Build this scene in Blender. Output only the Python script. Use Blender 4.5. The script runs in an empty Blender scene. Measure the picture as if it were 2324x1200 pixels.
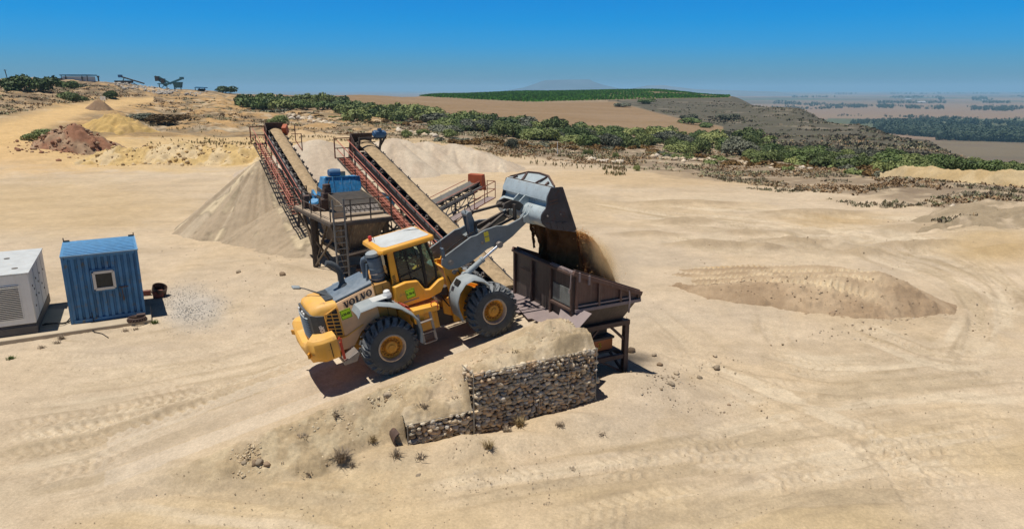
import bpy, bmesh, math, random
import numpy as np
from mathutils import Vector, Matrix
random.seed(7); rng = np.random.default_rng(7)
sc = bpy.context.scene; col = sc.collection
rad = math.radians
# ------------------------------------------------------------------ camera constants
F, CX, CY, PIT, CAMH = 1560.0, 1162.0, 600.0, rad(14.3), 9.0
cp, sp = math.cos(PIT), math.sin(PIT)
def ray(x, y):
    u, v = (x - CX) / F, (y - CY) / F
    return np.array([u, cp - v * sp, -sp - v * cp])
def atz(x, y, z=0.0):
    d = ray(x, y); return np.array([0, 0, CAMH]) + d * ((z - CAMH) / d[2])
def aty(x, y, Y):
    d = ray(x, y); return np.array([0, 0, CAMH]) + d * (Y / d[1])
def project(x, y, z):
    qz = z - CAMH
    dep = np.maximum(y * cp - qz * sp, .05); dn = -y * sp - qz * cp
    return CX + F * x / dep, CY + F * dn / dep
# ------------------------------------------------------------------ mesh builder
OFF = {}
class MB:
    def __init__(s): s.v = []; s.f = []; s.m = []; s.mi = 0
    def add(s, vs, fs):
        o = len(s.v); s.v += [tuple(float(c) for c in p) for p in vs]
        for f in fs: s.f.append([i + o for i in f]); s.m.append(s.mi)
        return s
    def hexa(s, b, t):
        n = len(b)
        return s.add(list(b) + list(t), [list(range(n))[::-1], list(range(n, 2 * n))] + [[i, (i + 1) % n, n + (i + 1) % n, n + i] for i in range(n)])
    def box(s, c, d, yaw=0, R=None):
        x, y, z = d[0] / 2, d[1] / 2, d[2] / 2
        M = R if R is not None else Matrix.Rotation(yaw, 3, 'Z')
        P = [Vector(c) + M @ Vector(p) for p in [(-x, -y, -z), (x, -y, -z), (x, y, -z), (-x, y, -z), (-x, -y, z), (x, -y, z), (x, y, z), (-x, y, z)]]
        return s.hexa(P[:4], P[4:])
    def span(s, a, b):
        return s.box([(a[i] + b[i]) / 2 for i in range(3)], [abs(b[i] - a[i]) for i in range(3)])
    def bar(s, p, q, w, h=None, up=(0, 0, 1)):
        h = h or w; p, q = Vector(p), Vector(q); d = (q - p).normalized(); up = Vector(up)
        if abs(d.dot(up)) > .98: up = Vector((1, 0, 0))
        r = d.cross(up).normalized() * (w / 2); u = r.cross(d).normalized() * (h / 2)
        return s.hexa([p - r - u, p + r - u, p + r + u, p - r + u], [q - r - u, q + r - u, q + r + u, q - r + u])
    def tube(s, pts, r, n=8):
        pts = [Vector(p) for p in pts]; R = r if isinstance(r, (list, tuple)) else [r] * len(pts)
        vs = []; fs = []; prev = None
        for i, p in enumerate(pts):
            d = ((pts[min(i + 1, len(pts) - 1)] - pts[max(i - 1, 0)])).normalized()
            if prev is None:
                a = d.cross(Vector((0, 0, 1))); a = a.normalized() if a.length > .05 else Vector((1, 0, 0))
            else:
                a = (prev - d * prev.dot(d)).normalized()
            prev = a; b = d.cross(a)
            for k in range(n):
                t = 2 * math.pi * k / n; vs.append(p + (a * math.cos(t) + b * math.sin(t)) * R[i])
        for i in range(len(pts) - 1):
            for k in range(n): fs.append([i * n + k, i * n + (k + 1) % n, (i + 1) * n + (k + 1) % n, (i + 1) * n + k])
        fs.append(list(range(n))[::-1]); fs.append([(len(pts) - 1) * n + k for k in range(n)])
        return s.add(vs, fs)
    def prism(s, poly, off):
        off = Vector(off); P = [Vector(p) for p in poly]
        return s.hexa(P, [p + off for p in P])
    def side(s, poly, y0, y1):      # polygon in (x,z), thickness along y
        return s.prism([(x, y0, z) for x, z in poly], (0, y1 - y0, 0))
    def lathe(s, prof, o=(0, 0, 0), axis=(0, 0, 1), n=24, a0=0, a1=2 * math.pi):
        ax = Vector(axis).normalized(); a = ax.cross(Vector((0, 0, 1))); a = a.normalized() if a.length > .05 else Vector((1, 0, 0)); b = ax.cross(a)
        o = Vector(o); full = abs(a1 - a0 - 2 * math.pi) < 1e-6; m = n if full else n + 1
        vs = []; fs = []; k = len(prof)
        for j in range(m):
            t = a0 + (a1 - a0) * j / n; d = a * math.cos(t) + b * math.sin(t)
            for r, h in prof: vs.append(o + d * r + ax * h)
        for j in range(n):
            j2 = (j + 1) % m
            for i in range(k - 1): fs.append([j * k + i, j2 * k + i, j2 * k + i + 1, j * k + i + 1])
        return s.add(vs, fs)
    def loft(s, rings, closed=True, caps=True):
        n = len(rings[0]); vs = [p for r in rings for p in r]; fs = []
        for i in range(len(rings) - 1):
            for k in range(n if closed else n - 1):
                fs.append([i * n + k, i * n + (k + 1) % n, (i + 1) * n + (k + 1) % n, (i + 1) * n + k])
        if caps: fs.append(list(range(n))[::-1]); fs.append([(len(rings) - 1) * n + k for k in range(n)])
        return s.add(vs, fs)
    def build(s, name, mats, parent=None, bevel=0, smooth=35, recalc=True):
        off = OFF.get(parent, Vector((0, 0, 0)))
        me = bpy.data.meshes.new(name)
        me.from_pydata([tuple(Vector(p) - off) for p in s.v], [], s.f)
        mats = mats if isinstance(mats, (list, tuple)) else [mats]
        for m in mats: me.materials.append(m)
        if len(mats) > 1: me.polygons.foreach_set('material_index', s.m)
        if recalc:
            bm = bmesh.new(); bm.from_mesh(me); bmesh.ops.remove_doubles(bm, verts=bm.verts, dist=1e-5)
            bmesh.ops.recalc_face_normals(bm, faces=bm.faces); bm.to_mesh(me); bm.free()
        if smooth:
            me.shade_smooth(); me.set_sharp_from_angle(angle=rad(smooth))
        o = bpy.data.objects.new(name, me); col.objects.link(o)
        if parent is not None: o.parent = parent; OFF[o] = off
        if bevel:
            b = o.modifiers.new('bevel', 'BEVEL'); b.width = bevel; b.segments = 2; b.limit_method = 'ANGLE'; b.angle_limit = rad(35)
        return o
def empty(name, loc=(0, 0, 0), yaw=0, local=False):
    o = bpy.data.objects.new(name, None); o.empty_display_size = .2; col.objects.link(o)
    o.location = loc; o.rotation_euler.z = yaw
    OFF[o] = Vector((0, 0, 0)) if local else Vector(loc)
    return o
def sub(name, parent):
    o = bpy.data.objects.new(name, None); o.empty_display_size = .1; col.objects.link(o); o.parent = parent; OFF[o] = OFF[parent]; return o
def tag(o, label=None, cat=None, group=None, kind=None):
    if label: o['label'] = label
    if cat: o['category'] = cat
    if group: o['group'] = group
    if kind: o['kind'] = kind
    return o
def dup(o, loc, parent=None):
    c = o.copy(); col.objects.link(c); c.location = loc; c.parent = parent if parent is not None else o.parent
    return c
def dup_tree(o, loc=None, parent=None):
    kids = [k for k in col.objects if k.parent == o]
    c = o.copy(); col.objects.link(c)
    if loc is not None: c.location = loc
    if parent is not None: c.parent = parent
    for k in kids: dup_tree(k, None, c)
    return c
def nmesh(name, V, Fq, mats, cols=None, parent=None, smooth=False, tri=False):
    me = bpy.data.meshes.new(name); V = np.asarray(V, np.float32); Fq = np.asarray(Fq, np.int32); n = Fq.shape[1]
    me.vertices.add(len(V)); me.vertices.foreach_set('co', V.ravel())
    me.loops.add(Fq.size); me.loops.foreach_set('vertex_index', Fq.ravel())
    me.polygons.add(len(Fq)); me.polygons.foreach_set('loop_start', np.arange(0, Fq.size, n, dtype=np.int32))
    me.update(calc_edges=True)
    if smooth: me.polygons.foreach_set('use_smooth', np.ones(len(Fq), bool))
    if cols is not None:
        a = me.color_attributes.new('col', 'FLOAT_COLOR', 'POINT')
        c = np.ones((len(V), 4), np.float32); c[:, :3] = cols; a.data.foreach_set('color', c.ravel())
    for m in (mats if isinstance(mats, (list, tuple)) else [mats]): me.materials.append(m)
    o = bpy.data.objects.new(name, me); col.objects.link(o)
    if parent is not None: o.parent = parent
    return o
# ------------------------------------------------------------------ noise in numpy
def _h(ix, iy, seed):
    n = (ix.astype(np.int64) * 374761393 + iy.astype(np.int64) * 668265263 + seed * 1442695041) & 0x7fffffff
    n = ((n ^ (n >> 13)) * 1274126177) & 0x7fffffff
    return ((n ^ (n >> 16)) & 0xffff) / 65535.0
def vnoise(x, y, seed=0):
    x0 = np.floor(x); y0 = np.floor(y); fx = x - x0; fy = y - y0
    fx = fx * fx * (3 - 2 * fx); fy = fy * fy * (3 - 2 * fy)
    a = _h(x0, y0, seed); b = _h(x0 + 1, y0, seed); c = _h(x0, y0 + 1, seed); d = _h(x0 + 1, y0 + 1, seed)
    return a + (b - a) * fx + (c - a) * fy + (a - b - c + d) * fx * fy
def fbm(x, y, sc_, o=4, seed=0):
    x = np.asarray(x, float) / sc_; y = np.asarray(y, float) / sc_; r = 0; a = .5; t = 0
    for i in range(o):
        r = r + a * vnoise(x + 17.3 * i, y - 9.1 * i, seed + i); t += a; a *= .5; x = x * 2.03; y = y * 2.03
    return r / t * 2 - 1
def sstep(a, b, x):
    t = np.clip((x - a) / (b - a), 0, 1); return t * t * (3 - 2 * t)
# ------------------------------------------------------------------ materials
def mat(name, c, rough=.6, metal=0.0, var=.15, vs=2.0, dust=0.0, dcol=(.46, .36, .25), rust=0.0, rcol=(.16, .065, .03), bump=0.0, bs=30, spec=.4, streak=0.0):
    m = bpy.data.materials.new(name); m.use_nodes = True; nt = m.node_tree; N = nt.nodes; Lk = nt.links
    P = N['Principled BSDF']; P.inputs['Roughness'].default_value = rough; P.inputs['Metallic'].default_value = metal
    P.inputs['Specular IOR Level'].default_value = spec
    tc = N.new('ShaderNodeTexCoord')
    def noise(s_, d=5, r=.6):
        n = N.new('ShaderNodeTexNoise'); n.inputs['Scale'].default_value = s_; n.inputs['Detail'].default_value = d; n.inputs['Roughness'].default_value = r
        Lk.new(tc.outputs['Object'], n.inputs['Vector']); return n
    def mix(f, a, b):
        x = N.new('ShaderNodeMix'); x.data_type = 'RGBA'
        for s_, v in ((0, f), (6, a), (7, b)):
            if hasattr(v, 'is_linked'): Lk.new(v, x.inputs[s_])
            else: x.inputs[s_].default_value = v if s_ == 0 else (*v, 1)
        return x.outputs[2]
    def ramp(src, a, b, lo=0., hi=1.):
        r = N.new('ShaderNodeMapRange'); r.clamp = True; Lk.new(src, r.inputs[0])
        for k, v in zip((1, 2, 3, 4), (a, b, lo, hi)): r.inputs[k].default_value = v
        return r.outputs[0]
    def mul(a, b):
        x = N.new('ShaderNodeMath'); x.operation = 'MULTIPLY'
        for k, v in enumerate((a, b)):
            if hasattr(v, 'is_linked'): Lk.new(v, x.inputs[k])
            else: x.inputs[k].default_value = v
        return x.outputs[0]
    n1 = noise(vs)
    cc = mix(ramp(n1.outputs[0], .3, .7), tuple(k * (1 - var) for k in c), tuple(min(1, k * (1 + var)) for k in c))
    if rust:
        n2 = noise(vs * 2.7, 8, .7); cc = mix(ramp(n2.outputs[0], .62 - rust * .3, .72 - rust * .2), cc, rcol)
    if streak:
        w = N.new('ShaderNodeMapping'); w.inputs['Scale'].default_value = (9, 9, .5); Lk.new(tc.outputs['Object'], w.inputs[0])
        n4 = N.new('ShaderNodeTexNoise'); n4.inputs['Scale'].default_value = 1.5; n4.inputs['Detail'].default_value = 6; Lk.new(w.outputs[0], n4.inputs['Vector'])
        cc = mix(mul(ramp(n4.outputs[0], .5, .75), streak), cc, dcol)
    if dust:
        g = N.new('ShaderNodeNewGeometry'); sx = N.new('ShaderNodeSeparateXYZ'); Lk.new(g.outputs['Normal'], sx.inputs[0])
        n3 = noise(vs * 1.7, 6, .65)
        f = mul(ramp(sx.outputs[2], -.1, .9, .25, 1.0), ramp(n3.outputs[0], .35, .65, .35, 1.0))
        cc = mix(mul(f, dust), cc, dcol)
    Lk.new(cc, P.inputs['Base Color'])
    if bump:
        nb = noise(bs, 6, .7); b = N.new('ShaderNodeBump'); b.inputs['Strength'].default_value = 1; b.inputs['Distance'].default_value = bump
        Lk.new(nb.outputs[0], b.inputs['Height']); Lk.new(b.outputs[0], P.inputs['Normal'])
    return m
def earth_mat(name, rough=.95, g=1.0):
    """soil whose tone comes from the 'col' attribute, with grain"""
    m = bpy.data.materials.new(name); m.use_nodes = True; nt = m.node_tree; N = nt.nodes; Lk = nt.links
    P = N['Principled BSDF']; P.inputs['Roughness'].default_value = rough; P.inputs['Specular IOR Level'].default_value = .15
    a = N.new('ShaderNodeAttribute'); a.attribute_name = 'col'; tc = N.new('ShaderNodeTexCoord')
    prev = a.outputs['Color']
    for s_, amt, det in ((.30, .12, 6), (1.7, .12, 7), (14, .16, 5), (70, .14, 3)):
        n = N.new('ShaderNodeTexNoise'); n.inputs['Scale'].default_value = s_ * g; n.inputs['Detail'].default_value = det; n.inputs['Roughness'].default_value = .65
        Lk.new(tc.outputs['Object'], n.inputs['Vector'])
        r = N.new('ShaderNodeMapRange'); Lk.new(n.outputs[0], r.inputs[0])
        for k, v in zip((1, 2, 3, 4), (.28, .72, 1 - amt, 1 + amt)): r.inputs[k].default_value = v
        x = N.new('ShaderNodeVectorMath'); x.operation = 'SCALE'; Lk.new(prev, x.inputs[0]); Lk.new(r.outputs[0], x.inputs['Scale']); prev = x.outputs[0]
    Lk.new(prev, P.inputs['Base Color'])
    n = N.new('ShaderNodeTexNoise'); n.inputs['Scale'].default_value = 5 * g; n.inputs['Detail'].default_value = 10; n.inputs['Roughness'].default_value = .74
    Lk.new(tc.outputs['Object'], n.inputs['Vector'])
    b = N.new('ShaderNodeBump'); b.inputs['Strength'].default_value = 1; b.inputs['Distance'].default_value = .034 / g
    Lk.new(n.outputs[0], b.inputs['Height']); Lk.new(b.outputs[0], P.inputs['Normal'])
    return m
def leaf_mat(name, c, c2, sub_=.25):
    m = bpy.data.materials.new(name); m.use_nodes = True; nt = m.node_tree; N = nt.nodes; Lk = nt.links
    P = N['Principled BSDF']; P.inputs['Roughness'].default_value = .6; P.inputs['Specular IOR Level'].default_value = .25
    g = N.new('ShaderNodeTexCoord'); n = N.new('ShaderNodeTexNoise'); n.inputs['Scale'].default_value = .8; n.inputs['Detail'].default_value = 7; n.inputs['Roughness'].default_value = .7
    Lk.new(g.outputs['Object'], n.inputs['Vector'])
    oi = N.new('ShaderNodeObjectInfo'); ad = N.new('ShaderNodeMath'); ad.operation = 'MULTIPLY_ADD'; Lk.new(oi.outputs['Random'], ad.inputs[0]); ad.inputs[1].default_value = .5; ad.inputs[2].default_value = -.25
    a2 = N.new('ShaderNodeMath'); a2.operation = 'ADD'; Lk.new(n.outputs[0], a2.inputs[0]); Lk.new(ad.outputs[0], a2.inputs[1])
    r = N.new('ShaderNodeMapRange'); Lk.new(a2.outputs[0], r.inputs[0]); r.inputs[1].default_value = .3; r.inputs[2].default_value = .75
    x = N.new('ShaderNodeMix'); x.data_type = 'RGBA'; Lk.new(r.outputs[0], x.inputs[0]); x.inputs[6].default_value = (*c, 1); x.inputs[7].default_value = (*c2, 1)
    Lk.new(x.outputs[2], P.inputs['Base Color'])
    return m
M = {}
M['yellow'] = mat('yellow_paint', (.84, .375, .010), .42, var=.14, vs=1.5, dust=.28, rust=.13, rcol=(.42, .24, .06), dcol=(.60, .44, .26), spec=.5, streak=.12)
M['yellow_dusty'] = mat('dusty_yellow_paint', (.80, .405, .05), .55, var=.12, vs=1.6, dust=.45, rust=.06, dcol=(.64, .44, .23), streak=.2)
M['salmon'] = mat('faded_dusty_panel', (.80, .49, .26), .6, var=.12, vs=1.8, dust=.4, dcol=(.64, .45, .28), streak=.25)
M['white_roof'] = mat('white_roof', (.53, .56, .56), .5, var=.12, vs=2.5, rust=.10, rcol=(.50, .40, .30), dust=.18, dcol=(.6, .52, .42))
M['plastic_grey'] = mat('grey_plastic', (.25, .29, .31), .65, var=.12, dust=.4, dcol=(.46, .46, .43))
M['blue_grey'] = mat('blue_grey_dusty', (.085, .125, .17), .55, var=.2, vs=4, dust=.4, dcol=(.33, .36, .38))
M['dark_grey'] = mat('dark_grey_plastic', (.045, .055, .065), .55, var=.2, dust=.25, dcol=(.3, .3, .29))
M['black'] = mat('black_rubber', (.018, .018, .02), .7, var=.3, dust=.12)
M['tyre'] = mat('tyre_rubber', (.05, .057, .064), .8, var=.2, vs=5, dust=.3, dcol=(.22, .22, .22), bump=.004, bs=40)
M['lug'] = mat('tyre_lug_rubber', (.055, .06, .066), .8, var=.2, vs=5, dust=.85, dcol=(.33, .34, .34), bump=.004, bs=40)
M['rim'] = mat('rim_yellow', (.62, .28, .02), .55, var=.2, vs=6, dust=.25, rust=.22, dcol=(.5, .36, .2))
M['rim_edge'] = mat('rim_worn_edge', (.5, .40, .30), .5, metal=.2, var=.25, vs=9, dust=.3)
M['boom'] = mat('boom_grey_paint', (.18, .21, .225), .5, var=.16, vs=2.5, dust=.25, rust=.08, rcol=(.12, .11, .10), dcol=(.40, .38, .34))
M['bucket'] = mat('bucket_grey_steel', (.42, .49, .51), .42, metal=.12, var=.14, vs=3, dust=.12, rust=.10, rcol=(.20, .13, .10), bump=.003, bs=14)
M['bucket_side'] = mat('bucket_dark_steel', (.075, .065, .068), .5, metal=.3, var=.3, vs=3, rust=.25, rcol=(.10, .045, .032), bump=.003, bs=12)
M['bucket_rib'] = mat('bucket_rib_rust', (.10, .058, .045), .6, var=.3, vs=4)
M['chrome'] = mat('chrome_rod', (.8, .8, .82), .15, metal=1, var=.03)
M['steel'] = mat('worn_steel', (.25, .23, .22), .5, metal=.5, var=.2, dust=.3)
M['rust_brown'] = mat('rusty_brown_steel', (.075, .045, .036), .6, var=.3, vs=2.5, dust=.15, rust=.2, rcol=(.13, .06, .04), dcol=(.3, .22, .17), bump=.003, bs=18)
M['wing'] = mat('red_brown_wing_steel', (.135, .068, .05), .6, var=.25, vs=2, dust=.2, rust=.2, rcol=(.17, .09, .06), dcol=(.34, .26, .2), streak=.25)
M['hopper'] = mat('hopper_brown_steel', (.058, .045, .040), .55, var=.25, vs=2, dust=.12, dcol=(.25, .19, .16), streak=.25, bump=.003, bs=14)
M['plate'] = mat('mauve_worn_plate', (.24, .19, .19), .6, var=.12, vs=3, dust=.15)
M['red_rust'] = mat('red_oxide_steel', (.22, .055, .03), .65, var=.25, vs=3, dust=.12, rust=.2, rcol=(.10, .05, .035))
M['red_rail'] = mat('red_handrail', (.42, .115, .08), .6, var=.2, dust=.25)
M['chute_red'] = mat('red_chute', (.36, .075, .025), .6, var=.2, dust=.1)
M['iron'] = mat('dark_iron', (.05, .042, .038), .65, var=.3, vs=3, dust=.2, rust=.2, rcol=(.10, .055, .035))
M['stringer'] = mat('grey_stringer', (.13, .145, .155), .55, var=.2, dust=.3, rust=.1)
M['belt'] = mat('conveyor_belt', (.014, .015, .018), .75, var=.3)
M['belt_worn'] = mat('worn_belt_top', (.16, .17, .17), .7, var=.2, vs=3, dust=.3)
M['load'] = mat('sand_load', (.41, .30, .18), .95, var=.24, vs=4, bump=.07, bs=7, spec=.1)
M['deck'] = mat('sandy_deck', (.36, .28, .2), .85, var=.2, vs=3, dust=.5)
M['bin'] = mat('dusty_bin_steel', (.11, .085, .06), .7, var=.25, vs=1.5, dust=.35, streak=.45, rust=.15)
M['blue'] = mat('blue_machine_paint', (.025, .22, .46), .5, var=.35, vs=3.5, dust=.1, rust=.12, streak=.4, dcol=(.35, .5, .6))
M['maroon'] = mat('maroon_paint', (.17, .04, .03), .6, var=.25, dust=.15)
M['motor_blue'] = mat('blue_motor', (.02, .11, .24), .5, var=.2, dust=.2)
M['container'] = mat('container_blue', (.045, .175, .36), .5, var=.3, vs=1.4, dust=.06, rust=.24, rcol=(.15, .14, .11), streak=.18, dcol=(.25, .28, .3))
M['container_top'] = mat('container_roof_blue', (.07, .24, .45), .5, var=.22, vs=5, dust=.1, rust=.06, rcol=(.12, .2, .28))
M['gen_white'] = mat('generator_grey_white', (.74, .75, .73), .5, var=.06, vs=2, dust=.12, streak=.12)
M['gen_dark'] = mat('generator_skid', (.07, .07, .075), .6, var=.3, dust=.3)
M['louver'] = mat('louvre_dark', (.03, .03, .03), .7)
M['concrete'] = mat('concrete', (.47, .39, .28), .9, var=.15, vs=1.5, bump=.006, bs=25, dust=.3)
M['window_frame'] = mat('white_window_frame', (.62, .6, .55), .5, var=.1, dust=.2)
M['wire'] = mat('galvanised_wire', (.28, .28, .27), .5, metal=.5, var=.2)
M['rock'] = mat('gabion_stone', (.36, .28, .19), .9, var=.35, vs=6, bump=.015, bs=30, rust=.25, rcol=(.25, .17, .10))
M['rock_dark'] = mat('gabion_core_dark', (.22, .165, .11), .95, var=.3, vs=8)  # core box darker than the stones, seen through their gaps
M['pebble'] = mat('loose_stone', (.32, .25, .17), .9, var=.4, vs=9)
M['blue_gravel'] = mat('blue_grey_gravel', (.24, .26, .26), .9, var=.4, vs=9)
M['sign_green'] = mat('fluorescent_plate', (.50, .85, .02), .45, var=.03)
M['letter'] = mat('black_lettering', (.015, .013, .012), .6, var=.1)
M['letter_volvo'] = mat('dark_lettering', (.045, .03, .035), .6, var=.1)
M['letter_white'] = mat('white_lettering', (.7, .7, .68), .6, var=.1)
M['orange'] = mat('orange_box', (.42, .13, .03), .55, var=.15, vs=3, dust=.15)
M['sticker'] = mat('yellow_sticker', (.75, .62, .05), .5, var=.05)
M['red'] = mat('red_paint', (.55, .05, .02), .5, var=.15, dust=.1)
M['beacon'] = mat('red_beacon', (.6, .06, .04), .3, var=.1)
M['amber'] = mat('amber_lens', (.60, .26, .02), .3, var=.1)
M['lamp_glass'] = mat('lamp_lens', (.7, .7, .68), .2, var=.1)
M['soil_shaded'] = mat('shaded_soil_tone', (.11, .055, .022), .95, var=.35, vs=3, bump=.05, bs=6, spec=.1)  # the bucket's shade on the soil is put into this darker brown
M['soil_tan'] = mat('tan_falling_soil', (.55, .36, .18), .95, var=.3, vs=4, bump=.04, bs=8, spec=.1)
def sheet_mat(name, c):
    m = bpy.data.materials.new(name); m.use_nodes = True; nt = m.node_tree; N = nt.nodes; Lk = nt.links; N.remove(N['Principled BSDF'])
    a = N.new('ShaderNodeBsdfDiffuse'); b = N.new('ShaderNodeBsdfTranslucent'); x = N.new('ShaderNodeMixShader'); x.inputs[0].default_value = .5
    tc = N.new('ShaderNodeTexCoord'); mp = N.new('ShaderNodeMapping'); mp.inputs['Scale'].default_value = (7, 7, 1.2); n = N.new('ShaderNodeTexNoise'); n.inputs['Scale'].default_value = 2; n.inputs['Detail'].default_value = 7; n.inputs['Roughness'].default_value = .7
    Lk.new(tc.outputs['Object'], mp.inputs[0]); Lk.new(mp.outputs[0], n.inputs['Vector']); r = N.new('ShaderNodeMix'); r.data_type = 'RGBA'; k = N.new('ShaderNodeMapRange'); k.inputs[1].default_value = .3; k.inputs[2].default_value = .7; Lk.new(n.outputs[0], k.inputs[0]); Lk.new(k.outputs[0], r.inputs[0])
    r.inputs[6].default_value = (*[v * .6 for v in c], 1); r.inputs[7].default_value = (*[min(1, v * 1.25) for v in c], 1)
    Lk.new(r.outputs[2], a.inputs[0]); Lk.new(r.outputs[2], b.inputs[0]); Lk.new(a.outputs[0], x.inputs[1]); Lk.new(b.outputs[0], x.inputs[2]); Lk.new(x.outputs[0], N['Material Output'].inputs[0]); return m
M['soil_sunlit'] = sheet_mat('sunlit_soil_tone', (.80, .53, .25))  # lit copy of the falling soil, sunlight put into the tan
M['dry_grass'] = mat('dry_grass', (.30, .22, .11), .9, var=.3, vs=4)
M['dead_twig'] = mat('dead_twigs', (.31, .245, .175), .9, var=.3, vs=4)
M['green_grass'] = mat('green_weed', (.11, .15, .035), .8, var=.3, vs=3)
M['white_paint'] = mat('white_paint', (.78, .78, .75), .5, var=.05, dust=.1)
M['teal_machine'] = mat('teal_crusher_paint', (.05, .16, .19), .6, var=.25, vs=2, rust=.1)
M['white_wall'] = mat('whitewash_wall', (.62, .63, .62), .7, var=.08)
M['boulder'] = mat('pale_boulder', (.36, .32, .27), .9, var=.35, vs=2, bump=.05, bs=3)
M['skin'] = mat('skin', (.24, .13, .08), .6, var=.05)
M['overalls'] = mat('navy_overalls', (.03, .055, .09), .85, var=.15)
M['hair'] = mat('dark_hair', (.02, .015, .012), .7)
M['seat'] = mat('seat_cloth', (.03, .03, .035), .85, var=.15)
M['earth'] = earth_mat('earth'); M['heap'] = earth_mat('heap_earth', g=1.6)
def glass(name, tint, al=.55):
    m = bpy.data.materials.new(name); m.use_nodes = True; nt = m.node_tree; N = nt.nodes; Lk = nt.links
    N.remove(N['Principled BSDF']); out = N['Material Output']
    t = N.new('ShaderNodeBsdfTransparent'); t.inputs[0].default_value = (*tint, 1)
    g = N.new('ShaderNodeBsdfGlossy'); g.inputs['Roughness'].default_value = .06; g.inputs[0].default_value = (.9, .95, .95, 1)
    f = N.new('ShaderNodeFresnel'); f.inputs[0].default_value = 1.5
    d = N.new('ShaderNodeBsdfDiffuse'); d.inputs[0].default_value = (.30, .28, .23, 1)
    tc = N.new('ShaderNodeTexCoord'); n = N.new('ShaderNodeTexNoise'); n.inputs['Scale'].default_value = 3.5; Lk.new(tc.outputs['Object'], n.inputs['Vector'])
    r = N.new('ShaderNodeMapRange'); Lk.new(n.outputs[0], r.inputs[0]); r.inputs[3].default_value = .02; r.inputs[4].default_value = .16
    x = N.new('ShaderNodeMixShader'); Lk.new(r.outputs[0], x.inputs[0]); Lk.new(t.outputs[0], x.inputs[1]); Lk.new(d.outputs[0], x.inputs[2])
    y = N.new('ShaderNodeMixShader'); Lk.new(f.outputs[0], y.inputs[0]); Lk.new(x.outputs[0], y.inputs[1]); Lk.new(g.outputs[0], y.inputs[2])
    Lk.new(y.outputs[0], out.inputs[0]); return m
M['glass'] = glass('tinted_cab_glass', (.50, .66, .58)); M['dark_glass'] = mat('dark_window_pane', (.035, .037, .035), .3, var=.2, spec=.25)
def text(body, size, name, m, parent, mtx, bold=.0, sx=1.0, ext=.004):
    cu = bpy.data.curves.new('t', 'FONT'); cu.body = body; cu.size = size; cu.extrude = ext; cu.offset = bold; cu.align_x = 'CENTER'; cu.align_y = 'CENTER'
    t = bpy.data.objects.new('t', cu); col.objects.link(t); dg = bpy.context.evaluated_depsgraph_get()
    me = bpy.data.meshes.new_from_object(t.evaluated_get(dg)); bpy.data.objects.remove(t); bpy.data.curves.remove(cu)
    me.transform(mtx @ Matrix.Diagonal((sx, 1, 1, 1))); me.materials.clear(); me.materials.append(m); me.name = name
    o = bpy.data.objects.new(name, me); col.objects.link(o); o.parent = parent; OFF[o] = OFF[parent]
    return o
def basis(o, x, y):      # 4x4 with x axis, y axis, origin
    x = Vector(x).normalized(); y = Vector(y).normalized(); z = x.cross(y).normalized(); y = z.cross(x)
    return Matrix(((x[0], y[0], z[0], o[0]), (x[1], y[1], z[1], o[1]), (x[2], y[2], z[2], o[2]), (0, 0, 0, 1)))
# ================================================================== camera, light, air
cam = bpy.data.objects.new('camera', bpy.data.cameras.new('camera')); col.objects.link(cam)
cam.location = (0, 0, CAMH); cam.rotation_euler = (math.pi / 2 - PIT, 0, 0)
cam.data.sensor_width = 36; cam.data.lens = F / 2324 * 36; cam.data.clip_start = .1; cam.data.clip_end = 90000
sc.camera = cam
sc.view_settings.view_transform = 'Standard'; sc.view_settings.look = 'None'; sc.view_settings.exposure = 0.0; sc.cycles.volume_bounces = 2
SUN = Vector((-.65, -.27, 2.72)).normalized()
sl = bpy.data.lights.new('sun', 'SUN'); sl.energy = 4.8; sl.angle = rad(.5); sl.color = (1, .95, .87)
so = bpy.data.objects.new('sun', sl); col.objects.link(so); so.rotation_euler = (-SUN).to_track_quat('-Z', 'Y').to_euler()
w = bpy.data.worlds.new('World'); sc.world = w; w.use_nodes = True; nt = w.node_tree; N = nt.nodes; Lk = nt.links
bg = N['Background']; sky = N.new('ShaderNodeTexSky'); sky.sky_type = 'NISHITA'; sky.sun_disc = False
sky.sun_elevation = math.asin(SUN.z); sky.sun_rotation = math.atan2(SUN.x, SUN.y); sky.altitude = 200; sky.air_density = 1.0; sky.dust_density = .6; sky.ozone_density = 3.0
tc = N.new('ShaderNodeTexCoord'); sx = N.new('ShaderNodeSeparateXYZ'); Lk.new(tc.outputs['Generated'], sx.inputs[0])
cr = N.new('ShaderNodeValToRGB'); Lk.new(sx.outputs[2], cr.inputs[0])
SKYR = [(0.0, (.2, .44, .76)), (.03, (.13, .45, .84)), (.0576, (.045, .46, .96)), (.09, (.0, .455, .96)), (.115, (.0, .445, .95)), (.2, (.09, .32, .56)), (.4, (.13, .20, .30)), (1.0, (.12, .155, .21))]
el = cr.color_ramp.elements
while len(el) < len(SKYR): el.new(.5)
for e, (p, c) in zip(el, SKYR): e.position = p; e.color = (*c, 1)
mx = N.new('ShaderNodeMix'); mx.data_type = 'RGBA'; mx.blend_type = 'MULTIPLY'; mx.inputs[0].default_value = 1
gn = N.new('ShaderNodeVectorMath'); gn.operation = 'SCALE'; gn.inputs['Scale'].default_value = 2.5; Lk.new(cr.outputs[0], gn.inputs[0])
Lk.new(sky.outputs[0], mx.inputs[6]); Lk.new(gn.outputs[0], mx.inputs[7]); Lk.new(mx.outputs[2], bg.inputs[0]); bg.inputs[1].default_value = .05

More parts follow.
